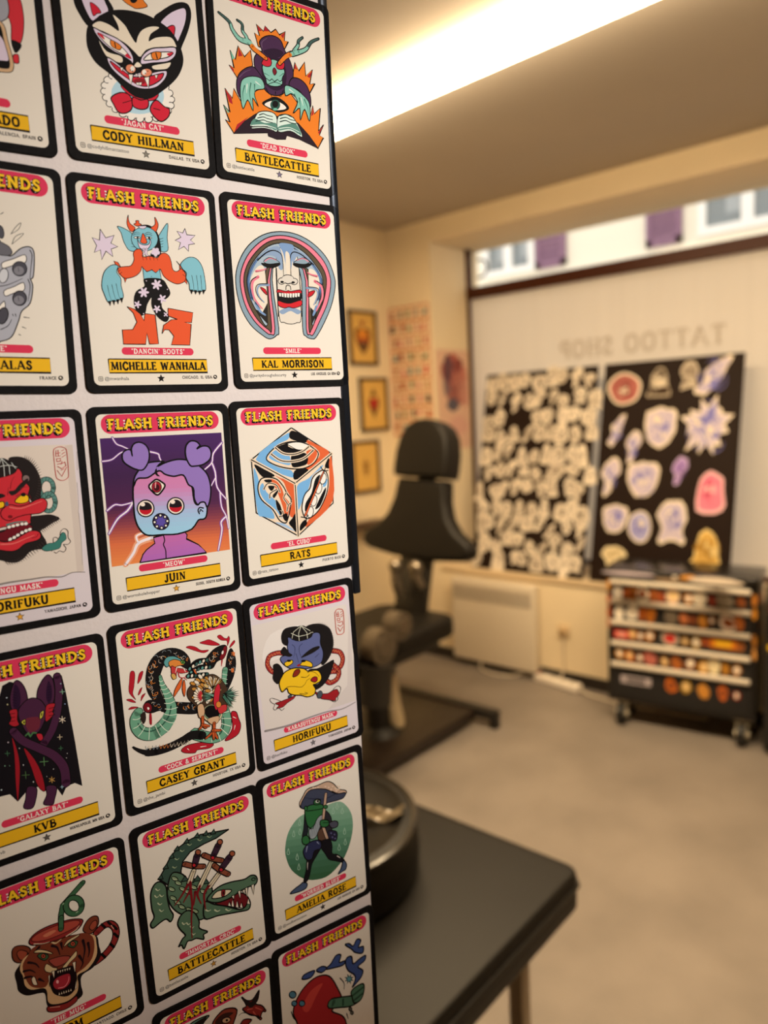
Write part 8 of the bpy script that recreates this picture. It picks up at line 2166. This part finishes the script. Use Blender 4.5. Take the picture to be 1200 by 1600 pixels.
for y, z, rx, rz, c_, sd in ((.17, .70, .03, .035, 'b85a34', 1), (.18, .52, .03, .018, 'd8b024', 2)):
    s_ = sticker(dr, 0, z, rx, rz, c_, 500 + sd); s_.rotation_euler = (0, 0, -PI / 2); s_.location = (-.1695, y, z)
# ------------------------------------------------------------------ the street outside
slab('street_ground', 4.5, 14, -8, 16, -0.2, -0.1, mat('pale_paving', '9a948a', 0.8, noise=0.1), 'structure')
t = thing('building', 'cream building with mauve shutters seen across the street through the upper pane', 'building', (10.0, 4.5, -0.1))
m_fac = mat('cream_render', 'efe6d2', 0.8); m_mauve = mat('mauve_shutter_paint', '86627a', 0.7); m_wh = mat('white_window_paint', 'f2efe8', 0.5); m_pane = mat('grey_blue_pane', '7f8789', 0.5); m_cur = mat('net_curtain', 'a5abad', 0.9)
MB().box(0, 0.4, -10, 10, 0, 8).done('facade_wall', m_fac, t, False)
MB().box(-0.10, 0.0, -10, 10, 3.46, 3.60).done('ledge', m_wh, t, False)
def fwin(y0, y1, z0, z1):
    f = MB().box(-0.05, 0.01, y0 - .1, y1 + .1, z0 - .1, z0); f.box(-.05, .01, y0 - .1, y0, z0, z1); f.box(-.05, .01, y1, y1 + .1, z0, z1); f.box(-.05, .01, y0 - .1, y1 + .1, z1, z1 + .1); f.box(-.05, .01, (y0 + y1) / 2 - .07, (y0 + y1) / 2 + .07, z0, z1); f = f.done('window', m_wh, t, False)
    for a, c in ((y0, (y0 + y1) / 2 - .07), ((y0 + y1) / 2 + .07, y1)):
        MB().box(-0.012, -0.002, a, c, z0, z1).done('window_pane', m_pane, f, False); MB().box(-0.016, -0.0125, a, a + (c - a) * .45, z0 + .12, z1).done('curtain', m_cur, f, False)
def shutter(y0, y1, z0, z1):
    f = MB(); f.box(-.06, -.005, y0, y0 + .07, z0, z1); f.box(-.06, -.005, y1 - .07, y1, z0, z1); f.box(-.06, -.005, y0, y1, z0, z0 + .09); f.box(-.06, -.005, y0, y1, z1 - .09, z1)
    z = z0 + .1
    while z < z1 - .1: f.box(-.05, -.005, y0 + .07, y1 - .07, z, z + .055); z += .085
    f.box(-.02, -.002, y0 + .03, y1 - .03, z0 + .03, z1 - .03); f.done('shutter', m_mauve, t, False)
fwin(1.25, 1.95, 3.86, 5.2); shutter(.65, 1.12, 3.76, 5.25); shutter(-.98, -.52, 3.76, 5.25); fwin(-2.25, -1.28, 3.88, 5.2)
t = thing('street_bracket', 'black scrolled iron bracket outside the top left corner of the window', 'bracket', (5.5, 3.65, 2.86))
MB().tube([(0.0, 0.075 * math.cos(a), 0.075 * math.sin(a)) for a in [i * PI / 10 for i in range(21)]], 0.011, 8, False).done('scroll_ring', m_black, t)
MB().tube([(0, .05, .22), (0, .09, .1), (0, .08, 0), (0, .09, -.12), (0, .05, -.2)], 0.012, 8).done('scroll_arm', m_black, t)
MB().tube([(0, 0.085, 0.0), (-0.5, 0.085, 0.0), (-1.10, 0.085, 0.0)], 0.012, 8, False).done('mounting_rod', m_black, t)
